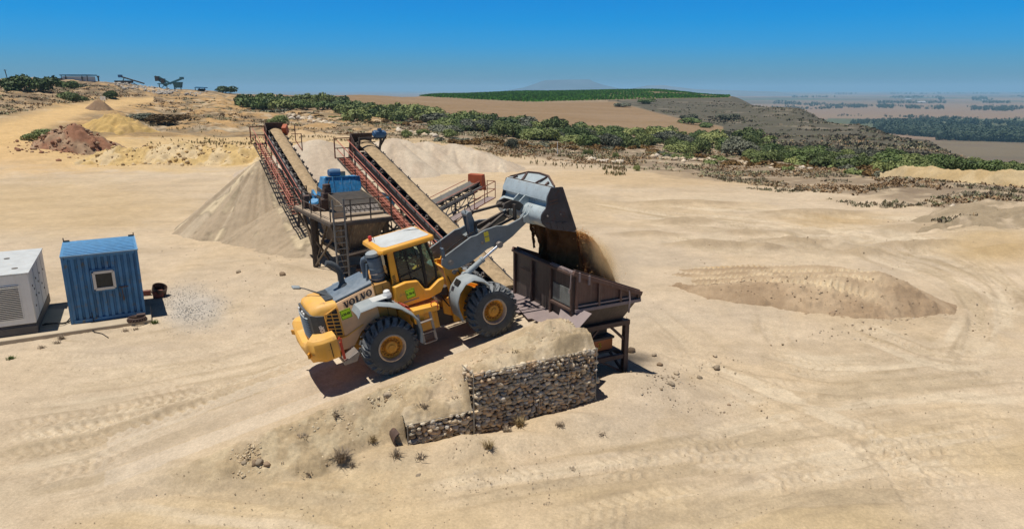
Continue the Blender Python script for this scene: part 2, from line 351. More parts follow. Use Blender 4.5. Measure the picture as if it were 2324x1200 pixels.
# ================================================================== ramp frame (heading of the loader)
YAW, SLOPE = .49483, .17602
hx, hy = math.cos(YAW), math.sin(YAW)
O2 = np.array([-3.7735, 18.9028, 1.3404])
def to_sl(x, y):
    dx, dy = x - O2[0], y - O2[1]; return dx * hx + dy * hy, -dx * hy + dy * hx
def from_sl(s, l, z=0.0):
    return (O2[0] + s * hx - l * hy, O2[1] + s * hy + l * hx, z)
TS = math.tan(SLOPE)
def zramp(s): return np.minimum(np.maximum(O2[2] + TS * s, 0), O2[2] + TS * 4.75)
# ================================================================== terrain
COLS = {   # pixel column at the horizon : [(range, pixel row)] ; floor at z=0 until the first range
 -900: [(105, None), (140, 300), (210, 232), (260, 205), (330, 185), (420, 190)],
 0: [(105, None), (130, 300), (200, 234), (260, 206), (330, 184), (420, 186)],
 200: [(105, None), (140, 302), (210, 244), (270, 217), (350, 183), (430, 186)],
 400: [(100, None), (150, 302), (220, 262), (300, 228), (390, 203), (470, 203)],
 600: [(95, None), (150, 302), (200, 270), (260, 248), (350, 226), (500, 216)],
 800: [(95, None), (150, 302), (190, 276), (240, 256), (330, 240), (600, 214)],
 1000: [(90, None), (130, 320), (180, 292), (230, 280), (300, 262), (450, 236), (620, 222), (900, 213)],
 1200: [(80, None), (110, 352), (150, 322), (200, 301), (260, 286), (330, 264), (500, 236), (900, 206)],
 1480: [(75, None), (100, 372), (140, 347), (190, 322), (250, 302), (330, 276), (450, 252), (620, 228), (900, 201)],
 1650: [(65, None), (95, 388), (130, 362), (180, 337), (250, 312), (350, 286), (450, 256), (600, 232), (850, 215)],
 1800: [(58, None), (80, 407), (110, 374), (150, 352), (200, 330), (300, 301), (400, 266), (520, 240)],
 1950: [(52, None), (75, 414), (105, 380), (140, 362), (200, 337), (280, 306), (380, 279)],
 2100: [(48, None), (70, 418), (95, 393), (125, 372), (170, 350), (240, 327), (300, 314)],
 2324: [(40, None), (60, 452), (75, 424), (85, 416), (105, 404), (140, 385), (180, 374)],
 3800: [(36, None), (60, 462), (75, 436), (105, 420), (140, 410), (180, 405)]}
PLAIN = -75.0
HAZE = 1.0e-4
RK = np.exp(np.linspace(math.log(3), math.log(32000), 900))
def el_tan(az, y):
    v = (y - CY) / F; a = cp - v * sp
    return (-sp - v * cp) / (a / np.cos(az))
azs, prof = [], []
for px, tab in COLS.items():
    az = math.atan((px - CX) / F * cp); azs.append(az); R, Z = [1.0], [0.0]
    for r, y in tab:
        R.append(r); Z.append(0.0 if y is None else CAMH + r * float(el_tan(az, y)))
    rl = R[-1]
    R += [rl * 1.5, rl * 2.2 + 200, rl * 2.2 + 2500, 40000]; Z += [Z[-1] - 10 - .02 * rl, PLAIN, PLAIN, PLAIN]
    z = np.interp(RK, R, Z)
    k = np.exp(-.5 * (np.arange(-14, 15) / 5.0) ** 2); k /= k.sum()
    zs = np.convolve(np.pad(z, 14, 'edge'), k, 'valid'); prof.append(zs)
azs = np.array(azs); prof = np.array(prof)
def base_z(x, y):
    x = np.asarray(x, float); y = np.asarray(y, float); sh = x.shape; x = x.ravel(); y = y.ravel()
    az = np.arctan2(x, np.maximum(y, 1e-3)); r = np.clip(np.hypot(x, y), 3.01, 31900)
    i = np.clip(np.searchsorted(azs, az) - 1, 0, len(azs) - 2); t = np.clip((az - azs[i]) / (azs[i + 1] - azs[i]), 0, 1); t = t * t * (3 - 2 * t)
    q = np.log(r / 3) / math.log(32000 / 3) * (len(RK) - 1); j = np.clip(q.astype(int), 0, len(RK) - 2); f = q - j
    a = prof[i, j] * (1 - f) + prof[i, j + 1] * f; b = prof[i + 1, j] * (1 - f) + prof[i + 1, j + 1] * f
    return (a + (b - a) * t).reshape(sh)
def ramp_h(x, y):
    s, l = to_sl(x, y); zr = zramp(s)
    wob = fbm(s, l, .9, 4, 5)
    z = zr.copy()
    # slope on the camera side, down to the gabion steps
    ze = .80 + (1.82 - .80) * sstep(1.15, 1.5, s)
    t = np.clip((-1.9 - l) / 1.30, 0, 1); z_g = zr + (ze - zr) * (t * .65 + .35 * t * t) + wob * .10 * np.clip(t * 3, 0, 1)
    z_s = zr - np.maximum(-1.9 - l, 0) * (.52 + .2 * wob + .62 * sstep(-3.2, -.5, s)) + .12 * wob * np.clip(t * 3, 0, 1)
    gm = sstep(-1.0, -.35, s) * sstep(-3.3, -3.0, l); zn = z_s + (z_g - z_s) * gm
    z = np.where(l < -1.9, zn, z)
    z = np.where((l < -2.98) & (s > -.48), 0.0, z)
    z += .42 * np.exp(-(((s - 4.15) / .9) ** 2 + ((l + 2.45) / .55) ** 2)) * (l > -2.98) + .18 * np.exp(-(((s - 2.6) / 1.0) ** 2 + ((l + 2.4) / .4) ** 2)) * (l > -2.98)
    z = np.where(l > 2.1, zr - (l - 2.1) * .62, z)
    z = np.maximum(z, 0) * (1 - sstep(4.98, 5.26, s)) * (s > -9)
    return z
MOUNDS = [  # x, y, height, radius x, radius y  : low drifts of sand on the pit floor
 (-1.15, 15.75, .42, .75, .55), (1.55, 17.1, .38, 1.3, .5), (3.75, 19.6, .55, 1.5, .8), (-2.9, 15.6, .25, 1.6, .6), (.2, 16.3, .3, 1.2, .4), (3.0, 18.0, .25, 1.6, .9),
 (-12.2, 33.5, .5, 1.6, 1.2), (-10.2, 31.6, .35, 1.8, 1.0), (8.6, 42.5, .35, 2.2, .9), (12.2, 47, .4, 2.5, 1.0), (15, 43, .4, 1.6, .8), (11.5, 39.6, .45, 2.4, .7), (17.2, 40.5, .4, 2.2, .7), (19.5, 37.5, .4, 1.8, .7), (14.8, 38.6, .35, 1.2, .6),
 (23.5, 39, .5, 2.5, .8), (27, 36.5, .45, 2.0, .8), (22, 50, .5, 4, 1.2), (14, 55, .4, 4, 1.2), (26.5, 44, .35, 3, .9)]
def ground_z(x, y):
    x = np.asarray(x, float); y = np.asarray(y, float); z = base_z(x, y)
    z = z + ramp_h(x, y)
    r = np.hypot(x, y); fr = sstep(62, 115, r) * sstep(1500, 500, r) * (1 - .75 * sstep(230, 330, r) * (x > 30)) * np.where(x < -20, 1.35, .8)
    z = z + fr * (.45 * fbm(x, y, 9, 4, 51) + .8 * fbm(x, y, 30, 3, 61))
    for mx_, my_, h, ra, rb in MOUNDS:
        z = z + h * np.exp(-(((x - mx_) / ra) ** 2 + ((y - my_) / rb) ** 2))
    return z
def gz(x, y): return float(ground_z(np.array([float(x)]), np.array([float(y)]))[0])
_rs = np.exp(np.linspace(math.log(6), math.log(30000), 2600))
def gpix(x, y, lift=0.0):
    """ground point under a pixel"""
    d = ray(x, y); k = math.hypot(d[0], d[1]); X = d[0] / k * _rs; Y = d[1] / k * _rs; zr = CAMH + d[2] / k * _rs
    g = ground_z(X, Y) + lift
    if not (zr < g).any():      # just over a skyline: stand it on the crest
        i = int(np.argmax(np.where((_rs > 60) & (_rs < 1200), (g - zr) / _rs, -9))); return float(X[i]), float(Y[i]), float(g[i])
    i = int(np.argmax(zr < g)); i = max(i, 1)
    a = zr[i - 1] - g[i - 1]; b = g[i] - zr[i]; t = a / max(a + b, 1e-9) if zr[i] < g[i] else 0
    r = _rs[i - 1] + (_rs[i] - _rs[i - 1]) * t
    return float(d[0] / k * r), float(d[1] / k * r), float(CAMH + d[2] / k * r)
# ---- tyre tracks on the floor: pixel polylines (as seen on the flat floor)
TRK = [([(-60, 1022), (300, 955), (560, 905), (760, 862)], 1.0), ([(-60, 980), (200, 942), (460, 892), (640, 852)], 1.0), ([(-80, 1060), (200, 1008), (420, 962), (600, 930)], 1.0), ([(1500, 1199), (1750, 1100), (2050, 1000), (2324, 960)], .9), ([(1900, 720), (2100, 800), (2324, 830)], .8), ([(1480, 780), (1700, 860), (2000, 1000), (2150, 1199)], .7), ([(0, 905), (300, 868), (560, 815), (720, 775)], .6), ([(0, 960), (300, 905), (560, 858)], .7), ([(0, 1060), (330, 985), (520, 930)], .9),
       ([(1650, 632), (1820, 640), (2010, 668)], 0.0),
       ([(1420, 462), (1700, 485), (1950, 500), (2200, 525), (2324, 540)], .9), ([(1450, 490), (1700, 505), (1950, 535), (2150, 590), (2270, 650), (2280, 730)], .9), ([(1560, 470), (1800, 490), (2050, 530), (2230, 600), (2310, 680)], .9),
       ([(1330, 455), (1560, 500), (1800, 525), (2000, 575), (2180, 640), (2230, 720), (2180, 830)], .9), ([(1700, 790), (1850, 830), (2000, 835), (2324, 790)], .8), ([(1640, 860), (1900, 890), (2324, 850)], .9),
       ([(1560, 1000), (1800, 930), (2050, 880), (2324, 850)], .8), ([(1300, 1070), (1600, 1000), (1900, 960), (2324, 930)], .8), ([(900, 1130), (1250, 1060), (1600, 1030), (2000, 1020), (2324, 1010)], .7),
       ([(1200, 1199), (1500, 1130), (1900, 1090), (2324, 1080)], .8), ([(0, 1140), (300, 1090), (620, 1120), (900, 1150)], .7), ([(0, 1110), (200, 1050), (380, 1000)], 1.0),
       ([(0, 700), (180, 770), (420, 740), (560, 690), (680, 640)], .4), ([(0, 800), (200, 820), (450, 800), (620, 760), (700, 700)], .4), ([(1750, 700), (1760, 760), (1800, 800)], .6), ([(1480, 700), (1560, 760), (1600, 830)], .5),
       ([(1600, 560), (1750, 545), (1950, 560)], .9), ([(1500, 540), (1700, 565), (1900, 545)], .8), ([(1850, 545), (2050, 560), (2100, 590)], .9)]
TRK2 = []
for pts, amp in TRK:
    for off, k in ((0, 1.0), (16, .7)):
        TRK2.append(([(a + (random.random() - .5) * 24 + (0 if off == 0 else 6), b + off * (.5 + b / 900) + (random.random() - .5) * 10) for a, b in pts], amp * k))
TRK = TRK2
def tracks(x, y):
    """returns height, tone, painted rut shade and streaks for tyre tracks"""
    h = np.zeros_like(x); tone = np.zeros_like(x); dark = np.zeros_like(x); sk = np.zeros_like(x); kk = 0
    for pts, amp in TRK:
        if amp == 0: continue
        P = np.array([atz(*p)[:2] for p in pts]); t = np.linspace(0, 1, len(P)); tt = np.linspace(0, 1, 40)
        # smooth polyline
        Q = np.stack([np.interp(tt, t, P[:, 0]), np.interp(tt, t, P[:, 1])], 1)
        for _ in range(6): Q[1:-1] = (Q[:-2] + 2 * Q[1:-1] + Q[2:]) / 4
        kk += 1; bb = (x > Q[:, 0].min() - 2.5) & (x < Q[:, 0].max() + 2.5) & (y > Q[:, 1].min() - 2.5) & (y < Q[:, 1].max() + 2.5)
        ix = np.where(bb)[0]
        if not len(ix): continue
        X, Y = x[ix], y[ix]; best = np.full(len(ix), 9.0); arc = np.zeros(len(ix)); sg = np.zeros(len(ix)); acc = 0
        for a, b in zip(Q[:-1], Q[1:]):
            d = b - a; L = np.hypot(*d)
            if L < 1e-6: continue
            d = d / L; u = np.clip((X - a[0]) * d[0] + (Y - a[1]) * d[1], 0, L); ex = X - a[0] - d[0] * u; ey = Y - a[1] - d[1] * u
            q = np.hypot(ex, ey); m = q < best; best[m] = q[m]; arc[m] = acc + u[m]; sg[m] = (d[0] * (Y - a[1]) - d[1] * (X - a[0]))[m]; acc += L
        ends = sstep(0, 2.5, arc) * sstep(acc, acc - 2.5, arc); st_ = fbm(arc * .16 + 31 * kk, sg * 1.5 + 7 * kk, 1.0, 4, 81); sk[ix] += amp * st_ * np.exp(-(best / 1.3) ** 2) * ends
        w_ = sstep(.42, .28, best); fade = sstep(0, 1.5, arc) * sstep(acc, acc - 1.5, arc) * (1.0 if amp >= .95 else 1.0) * (.45 + .55 * (fbm(X, Y, 1.3, 3, 77) + .5).clip(0, 1))
        tread = np.sin((arc + np.abs(sg) * .5) / .30 * 2 * math.pi + np.where(sg > 0, 0, math.pi))
        pt = sstep(-.25, .25, fbm(X, Y, 1.7, 3, 79)) if amp < .95 else np.ones_like(X); hh = (-.034 + .026 * np.clip(tread * 1.6, -1, 1) * pt) * w_ + .034 * np.exp(-((best - .46) / .10) ** 2)
        h[ix] += hh * amp * fade * (1.35 if amp >= .95 else 1); tone[ix] = np.maximum(tone[ix], w_ * fade * amp); dark[ix] = np.maximum(dark[ix], amp * fade * (np.exp(-((best - .44) / .07) ** 2) * (fbm(X, Y, .6, 3, 78) > -.1) + w_ * (tread < -.7) * pt * .8))  # dark: shade of rut edges and tread grooves, kept as a colour mask
    return h, tone, dark, np.clip(sk, -1, 1)
# ---- the ground sheet
NA, NR = 1180, 900
A = np.linspace(rad(-60), rad(60), NA)
# rows spaced evenly on screen near, logarithmically far
yr = np.concatenate([np.linspace(1300, 330, 640)])
el_ = np.arctan((yr - CY) / F) + PIT
rr = CAMH / np.tan(el_); rr = rr[rr < 130]
rr = np.concatenate([np.linspace(2.5, rr[0], 30)[:-1], rr, np.exp(np.linspace(math.log(rr[-1]), math.log(1150), 470))[1:], np.exp(np.linspace(math.log(1150), math.log(31000), 90))[1:]])
NR = len(rr)
RR, AA = np.meshgrid(rr, A, indexing='ij'); GX = (RR * np.sin(AA)).ravel(); GY = (RR * np.cos(AA)).ravel(); GR = RR.ravel()
GZ = ground_z(GX, GY); S_, L_ = to_sl(GX, GY); rh = ramp_h(GX, GY)
near = np.clip(1 - GR / 150, 0, 1)
th, ttone, rut_shade = np.zeros_like(GX), np.zeros_like(GX), np.zeros_like(GX); idx = np.where(GR < 75)[0]
tsk = np.zeros_like(GX); a_, b_, c_, d_ = tracks(GX[idx], GY[idx]); th[idx] = a_; ttone[idx] = b_; rut_shade[idx] = c_; tsk[idx] = d_
on_ramp_track = ((np.abs(np.abs(L_) - 1.03) < .36) & (S_ > -9) & (S_ < 4.8)) * 1.0
# fine relief
clod = np.clip(fbm(GX, GY, .45, 4, 11), 0, 1) ** 1.5
rough_slope = ((L_ < -1.8) & (L_ > -4.6) & (S_ < 5.2)) * sstep(.02, .22, rh + .12 * fbm(GX, GY, .8, 3, 40)) * sstep(-6.6, -4.2, S_ + .8 * fbm(GX, GY, 1.1, 3, 39)) + ((L_ < -2.9) & (L_ > -5.2) & (S_ > -4.0) & (S_ < 1.5)) * .35
PX, PY = project(GX, GY, GZ)
pit = sstep(70, 45, GR)
relief = .05 * fbm(GX, GY, 3.2, 3, 21) + .022 * fbm(GX, GY, .7, 4, 31)
relief += .045 * np.clip(rough_slope, 0, 1) * (fbm(GX, GY, .22, 3, 41)) + .17 * clod * np.clip(rough_slope, 0, 1) + .05 * np.clip(rough_slope, 0, 1) * np.clip(fbm(GX, GY, .11, 2, 43), 0, 1)
relief += .012 * fbm(GX, GY, .16, 3, 45) * (GR < 30) + .03 * np.clip(fbm(GX, GY, .5, 4, 47) - .15, 0, 1) * (GR < 60)
far_rough = sstep(60, 110, GR) * sstep(420, 250, GR)
relief += far_rough * .16 * fbm(GX, GY, 2.2, 4, 53)
rdm = np.exp(-((PY - np.interp(PX, [-200, 0, 110, 200, 290, 345], [345, 310, 268, 245, 232, 226])) / np.interp(PX, [0, 200, 345], [40, 15, 8])) ** 2) * (PX < 370)
qr = (1 - np.clip(rdm * 1.5, 0, 1)) * (PX < 900) * sstep(322, 290, PY) * sstep(100, 125, GR) * sstep(460, 350, GR)
relief += qr * (1.5 * np.abs(fbm(GX, GY, 7, 4, 57)) + .5 * np.abs(fbm(GX, GY, 2.4, 4, 58)) - .4)
churn = np.exp(-(((PX - 1900) / 330) ** 2 + ((PY - 545) / 45) ** 2)) * (GR < 80)
relief += churn * .26 * fbm(GX, GY, 1.1, 4, 71)
GZ = GZ + relief * np.where((np.abs(L_) < 1.7) & (S_ > -7) & (S_ < 5), .35, 1) + th
# ---- tone of the ground (soil colours by place, plus shade painted into the tyre ruts)
C = np.empty((len(GX), 3)); C[:] = (.50, .397, .278)
def blend(mask, c):
    m = np.clip(mask, 0, 1)[:, None]; C[:] = C * (1 - m) + np.array(c) * m
n1 = fbm(GX, GY, 6, 4, 101); n2 = fbm(GX, GY, 1.6, 4, 111); n3 = fbm(GX * .45, GY, 2.6, 4, 121); n4 = fbm(GX, GY, .35, 3, 131)
def el2(cx, cy, rx, ry, soft=.35, j=.35):
    return sstep(1 + soft, 1 - soft, np.hypot((PX - cx) / rx, (PY - cy) / ry) + j * n1 + j * .6 * n2)
blend(sstep(-.1, .5, n1) * .5, (.485, .365, .225)); blend(sstep(.05, .45, n3) * .55, (.40, .31, .205)); blend(sstep(.1, .5, -n3) * .5, (.53, .43, .30))
blend((GR < 60) * sstep(.12, .5, fbm(GX, GY, 4.5, 5, 123)) * .45, (.42, .345, .26)); blend((GR < 45) * sstep(.15, .4, fbm(GX, GY, .55, 4, 125)) * sstep(-.1, .4, n1) * .35, (.38, .29, .185))
near_y = sstep(900, 1150, PY + 60 * n1 + (PX - 1100) * .05) * (GR < 40)
blend(near_y * .55 * sstep(-.3, .4, n3), (.50, .375, .20))
blend(sstep(.04, .35, tsk) * .8, (.57, .47, .335)); blend(sstep(.04, .35, -tsk) * .75, (.365, .28, .175)); blend(ttone * .6, (.54, .44, .31)); blend(rut_shade * .7, (.33, .25, .16)); blend(on_ramp_track * .5 * (rh > .05), (.56, .47, .36)); blend(((np.abs(L_) < .6) & (S_ > -7.5) & (S_ < 4.8)) * .35, (.45, .37, .28))  # rut edges and tread grooves get their shade painted in
blend(np.clip(rough_slope, 0, 1) * sstep(-.25, .2, n2) * .75, (.37, .28, .165)); blend(np.clip(rough_slope, 0, 1) * sstep(.0, .35, n4) * .65, (.53, .43, .28))
blend(el2(1420, 900, 150, 90) * .45 * (GR < 24), (.44, .36, .27)); blend(el2(1620, 920, 100, 60) * .3 * (GR < 24), (.44, .36, .27))
blend(el2(430, 695, 70, 40, .6) * .75, (.40, .37, .33))
# orange road up the hill at left, yellow scraped soil, scrub country and far land
blend(el2(100, 470, 330, 60, .5) * .55 * (GR > 38), (.46, .33, .17)); blend(el2(60, 330, 240, 55, .5) * .75 * (GR > 60), (.55, .36, .16)); blend(el2(250, 240, 130, 18, .4) * .8 * (GR > 120), (.55, .37, .18))
blend(el2(420, 340, 330, 42, .4) * .75 * (GR > 60), (.53, .37, .17)); blend(el2(900, 330, 420, 40, .5) * .5 * (GR > 70), (.50, .35, .17)); blend(el2(1450, 405, 420, 18, .5) * .6 * (GR > 60), (.50, .36, .20))
blend(churn * sstep(-.1, .3, fbm(GX * .6, GY, 1.3, 4, 73)) * .8, (.37, .29, .195)); blend(churn * sstep(.1, .4, -fbm(GX * .5, GY, 1.6, 4, 74)) * .7, (.52, .43, .31))
mm_ = sum(np.exp(-(((GX - a) / (b2 * 1.1)) ** 2 + ((GY - b1) / (b3 * 1.1)) ** 2)) for a, b1, _, b2, b3 in MOUNDS[8:]); blend(sstep(.2, .7, mm_ + .25 * n2) * .75, (.35, .265, .17))
blend(el2(2250, 560, 110, 40, .5) * .55, (.42, .29, .13)); blend(el2(1900, 500, 120, 18, .5) * .5, (.42, .29, .14)); blend(el2(1620, 400, 330, 30, .6) * .35, (.42, .31, .19))
blend(el2(1050, 470, 420, 30, .7) * .35 * (GR > 45), (.50, .37, .21))
# scrub soil: edge line of the pit, by column
edge = np.interp(PX, [-900, 0, 250, 420, 600, 1000, 1200, 1500, 1800, 2000, 2324, 3800], [250, 262, 225, 275, 292, 320, 355, 392, 425, 450, 510, 560])
scrub = sstep(8, -8, PY - edge + 9 * n1 + 5 * n2) * (GR > 36) * (GR < 1400)
blend(scrub * .85, (.225, .17, .115)); blend(scrub * sstep(.05, .45, n2) * .75, (.50, .40, .27)); blend(scrub * sstep(.15, .5, n1) * .6, (.16, .115, .075))
hillL = (PX < 640) * (PY < 312) * (GR > 95) * (GR < 900); nn = fbm(GX, GY, 14, 4, 141)
blend(hillL * sstep(.1, .4, nn) * .75, (.46, .30, .135)); blend(hillL * sstep(-.15, .25, -nn) * .85, (.19, .145, .095)); blend(hillL * sstep(.3, .5, fbm(GX, GY, 8, 4, 151)) * .7, (.50, .42, .31))
nh = fbm(GX, GY, 5, 4, 145)
blend(hillL * sstep(.0, .3, nh) * .75, (.17, .125, .075)); blend(hillL * sstep(.2, .4, fbm(GX, GY, 3, 4, 147)) * .6, (.34, .20, .09))
blend((PX > 340) * (PX < 1000) * (PY < 300) * (PY > 215) * (GR > 90) * (GR < 330) * sstep(-.15, .25, fbm(GX, GY, 10, 4, 149)) * .7, (.20, .135, .075))
qn = fbm(GX, GY, 7, 4, 57); blend(qr * sstep(.12, .3, np.abs(qn)) * .7, (.45, .28, .12)); blend(qr * sstep(.1, .0, np.abs(qn)) * .6, (.19, .145, .09)); blend(qr * sstep(.1, .4, fbm(GX, GY, 3.2, 4, 59)) * .5, (.52, .43, .30)); blend(qr * sstep(.15, .4, fbm(GX, GY, 4.4, 4, 60)) * .75, (.16, .12, .07))
rr_ = np.interp(PX, [-200, 0, 110, 200, 290, 345], [345, 310, 268, 245, 232, 226]); ww_ = np.interp(PX, [0, 200, 345], [44, 17, 9]); lb = (PX < 330) * (GR > 110) * (GR < 420) * sstep(-2, -10, PY - rr_ + ww_ + 4 * n1); blend(lb * sstep(-.45, .1, fbm(GX, GY, 6, 4, 191)) * .9, (.175, .13, .085)); blend(lb * sstep(.15, .4, fbm(GX, GY, 4, 4, 192)) * .7, (.42, .31, .19))
road = np.exp(-((PY - np.interp(PX, [-200, 0, 110, 200, 290, 345], [345, 310, 268, 245, 232, 226])) / np.interp(PX, [0, 200, 345], [38, 13, 6])) ** 2) * (PX < 350) * (GR > 70) * (GR < 420)
blend(road * 1.3, (.56, .38, .18))
# dry field, heath hill, vineyard ground
fld_top = np.interp(PX, [700, 880, 1000, 1200, 1395, 1480, 1560, 1650], [205, 212, 222, 233, 231, 254, 274, 290])
fld = sstep(-3, 3, PY - fld_top + 1.2 * n2) * (GR > 255) * (GR < 1200) * (PX > 640) * (PX < 1640)
heath = ((GR > 260) * (PX > 1380) + (GR > 105) * (GR <= 260) * (PX > 1660) * sstep(4, -6, PY - np.interp(PX, [1650, 1800, 2030, 2324, 3000], [318, 348, 368, 384, 400]) + 6 * n1)).clip(0, 1) * (GR < 1300) * (1 - np.clip(fld, 0, 1))
blend(heath * .95, (.092, .085, .062)); blend(heath * sstep(0, .5, fbm(GX, GY, 22, 5, 161)) * .5, (.13, .108, .08)); blend(heath * sstep(.1, .5, fbm(GX, GY, 9, 5, 171)) * .5, (.07, .072, .042)); blend(heath * sstep(.3, .5, fbm(GX, GY, 14, 5, 173)) * (PY < 300) * .6, (.24, .20, .15))
blend(fld, (.24, .162, .09)); blend(fld * sstep(-.1, .5, fbm(GX * .25, GY, 16, 4, 181)) * .5, (.29, .205, .13))
vin_bot = np.interp(PX, [880, 1000, 1200, 1390, 1500, 1650, 1700], [213, 222, 232, 227, 224, 222, 218])
vin = sstep(2, -2, PY - vin_bot) * (GR > 440) * (GR < 1300) * (PX > 860) * (PX < 1660)
blend(vin, (.20, .15, .085))
plain = sstep(700, 900, GR) * (GZ < -40)
cell = _h(np.floor((GX + 900 * fbm(GX, GY, 2600, 2, 5)) / 900), np.floor((GY + 700 * fbm(GX, GY, 2000, 2, 6)) / 1300), 9)
blend(plain, (.24, .165, .11)); blend(plain * (cell > .4), (.20, .145, .095)); blend(plain * (cell > .66), (.14, .11, .07)); blend(plain * (cell > .80), (.30, .23, .15)); blend(plain * (cell > .92), (.10, .11, .06))
blend(plain * sstep(0, .4, fbm(GX * .3, GY, 160, 4, 8)) * .35, (.25, .19, .11))
blend((PX > 2000) * plain * (GR < 1600) * sstep(-.1, .4, fbm(GX * .2, GY, 60, 3, 18)) * .6, (.15, .11, .075))
blend((PX > 1740) * (PY < 302) * (PY > 270) * plain * (GR < 2600) * .8, (.07, .10, .05))
G = np.arange(NR * NA).reshape(NR, NA)
FQ = np.stack([G[:-1, :-1].ravel(), G[:-1, 1:].ravel(), G[1:, 1:].ravel(), G[1:, :-1].ravel()], 1)[:, ::-1]
ground = tag(nmesh('ground', np.stack([GX, GY, GZ], 1), FQ, M['earth'], C, smooth=True), kind='structure')
# ================================================================== heaps: patches of their own that rest on the ground
def heap(name, label, cat, x0, x1, y0, y1, res, hf, cf, group=None, smooth=True):
    nx, ny = int((x1 - x0) / res) + 1, int((y1 - y0) / res) + 1
    X, Y = np.meshgrid(np.linspace(x0, x1, nx), np.linspace(y0, y1, ny)); X = X.ravel(); Y = Y.ravel()
    h = hf(X, Y); Z = ground_z(X, Y) + np.maximum(h, -.25); cc = cf(X, Y, h)
    I = np.arange(nx * ny).reshape(ny, nx); q = np.stack([I[:-1, :-1].ravel(), I[:-1, 1:].ravel(), I[1:, 1:].ravel(), I[1:, :-1].ravel()], 1)
    q = q[(h[q] > -.12).any(1)]; u, inv = np.unique(q, return_inverse=True)
    o = nmesh(name, np.stack([X, Y, Z], 1)[u], inv.reshape(q.shape), M['heap'], cc[u], smooth=smooth)
    return tag(o, label, cat, group)
def cone(X, Y, cx, cy, hp, sl_, round_=.5, gul=.18, seed=1, sx=1.0, sy=1.0):
    dx, dy = (X - cx) / sx, (Y - cy) / sy; d = np.sqrt(dx * dx + dy * dy + round_ * round_) - round_; a = np.arctan2(dy, dx)
    g = fbm(np.cos(a) * 3 + 5, np.sin(a) * 3 + 5, .35, 3, seed) * gul * np.clip(d * .8, 0, 1)
    return hp - sl_ * d + g + .05 * fbm(X, Y, .5, 3, seed + 3)
def mixc(a, b, m): return np.array(a) * (1 - m[:, None]) + np.array(b) * m[:, None]
# the tall cone under the far conveyor
def hf1(X, Y):
    h = cone(X, Y, -16.9, 46.6, 4.4, .80, .30, .22, 3, 1.0, 1.0)
    h2 = cone(X, Y, -13.6, 43.2, 2.1, .55, .8, .2, 8); h3 = cone(X, Y, -11.4, 40.6, 1.3, .42, .8, .2, 9)
    return np.maximum(np.maximum(h, h2), h3)
def cf1(X, Y, h):
    a = np.arctan2(Y - 46.6, X + 16.9); s_ = fbm(np.cos(a) * 5, np.sin(a) * 5, .5, 3, 44); b = fbm(X, Y, .9, 5, 45)
    c = mixc((.365, .285, .195), (.44, .355, .25), sstep(-.2, .4, s_)); c = c * (1 - (sstep(.0, .2, b) * sstep(-.3, .1, s_) * .8)[:, None]) + np.array((.56, .455, .30)) * (sstep(.05, .3, b) * sstep(-.3, .2, s_) * .8)[:, None]
    return c
heap('sand_heap', 'tall cone of tan sand under the head of the conveyor nearest the sheds', 'sand heap', -26, -5.5, 32.5, 55, .09, hf1, cf1)
def hf2(X, Y):
    h = cone(X, Y, -21.5, 77, 3.5, .50, .8, .3, 13, 1.2, 1.0)
    for cx, cy, hp in ((-13.6, 80, 3.5), (-10.2, 82, 3.0), (-16.5, 80, 3.0), (-7.0, 83, 2.7), (-4.2, 82, 2.0), (-1.8, 80.5, 1.2)):
        h = np.maximum(h, cone(X, Y, cx, cy, hp, .47, .7, .45, int(40 + cx), 1.0, 1.1))
    return h
def cf2(X, Y, h): return mixc((.44, .355, .265), (.52, .435, .33), sstep(-.3, .4, fbm(X * 2, Y * .6, 2.2, 4, 71)))
heap('sand_heap', 'long pale ridge of fine sand heaps behind the two tall conveyors', 'sand heap', -30, 14, 64, 100, .22, hf2, cf2)
# driven-over heap at right
AX = np.array([(9.0, 33.0), (17.0, 28.0)])
def hf3(X, Y):
    d = np.array([.86, -.51]); nrm = np.array([.51, .86]); u = (X - 10.0) * d[0] + (Y - 33.2) * d[1]; v = (X - 10.0) * nrm[0] + (Y - 33.2) * nrm[1]
    top = np.interp(u, [-3, 0, 2, 6.0, 7.4, 8.5, 10.8], [-.15, .15, .55, 1.1, 1.25, .9, -.25]); fr = np.interp(u, [-2, 1, 5, 8, 10], [-2.6, -4.4, -4.3, -3.4, -1.4]); bk = np.interp(u, [-2, 2, 5, 8, 10], [1.2, 2.4, 2.8, 1.6, .6])
    e = np.minimum((v - fr) * .52, (bk - v) * .6) - .12; h = np.minimum(top, e)
    rut = sum(-.11 * np.exp(-((v - c - .2 * np.sin(u * .4)) / .3) ** 2) * (1 + .8 * np.clip(np.sin(u / .26 * 6.28 + np.sign(v - c) * 1.6), -1, 1)) for c in (-2.3, -1.3, -.2, 1.0)) * sstep(7.9, 6.6, u)
    return h + rut + .07 * fbm(X, Y, .5, 4, 91) + .26 * np.clip(fbm(X, Y, .32, 3, 95), 0, 1) * (h < top - .02) * (v < 0) + .1 * fbm(X, Y, 1.6, 3, 93)
def cf3(X, Y, h):
    d = np.array([.86, -.51]); nrm = np.array([.51, .86]); u = (X - 10) * d[0] + (Y - 33.2) * d[1]; v = (X - 10) * nrm[0] + (Y - 33.2) * nrm[1]; n = fbm(X, Y, 1.2, 4, 92)
    c = mixc((.31, .22, .138), (.40, .295, .19), sstep(-.3, .3, n))
    pale = sum(np.exp(-((v - q - .2 * np.sin(u * .4)) / .32) ** 2) for q in (-2.3, -1.3, -.2, 1.0)) * sstep(7.9, 6.6, u) * (.6 + .4 * sstep(-.2, .3, n))
    c = c * (1 - np.clip(pale * .95, 0, 1)[:, None]) + np.array((.55, .44, .29)) * np.clip(pale * .95, 0, 1)[:, None]
    return c + (np.array((.05, .015, -.02)) * (v > 1.2)[:, None])
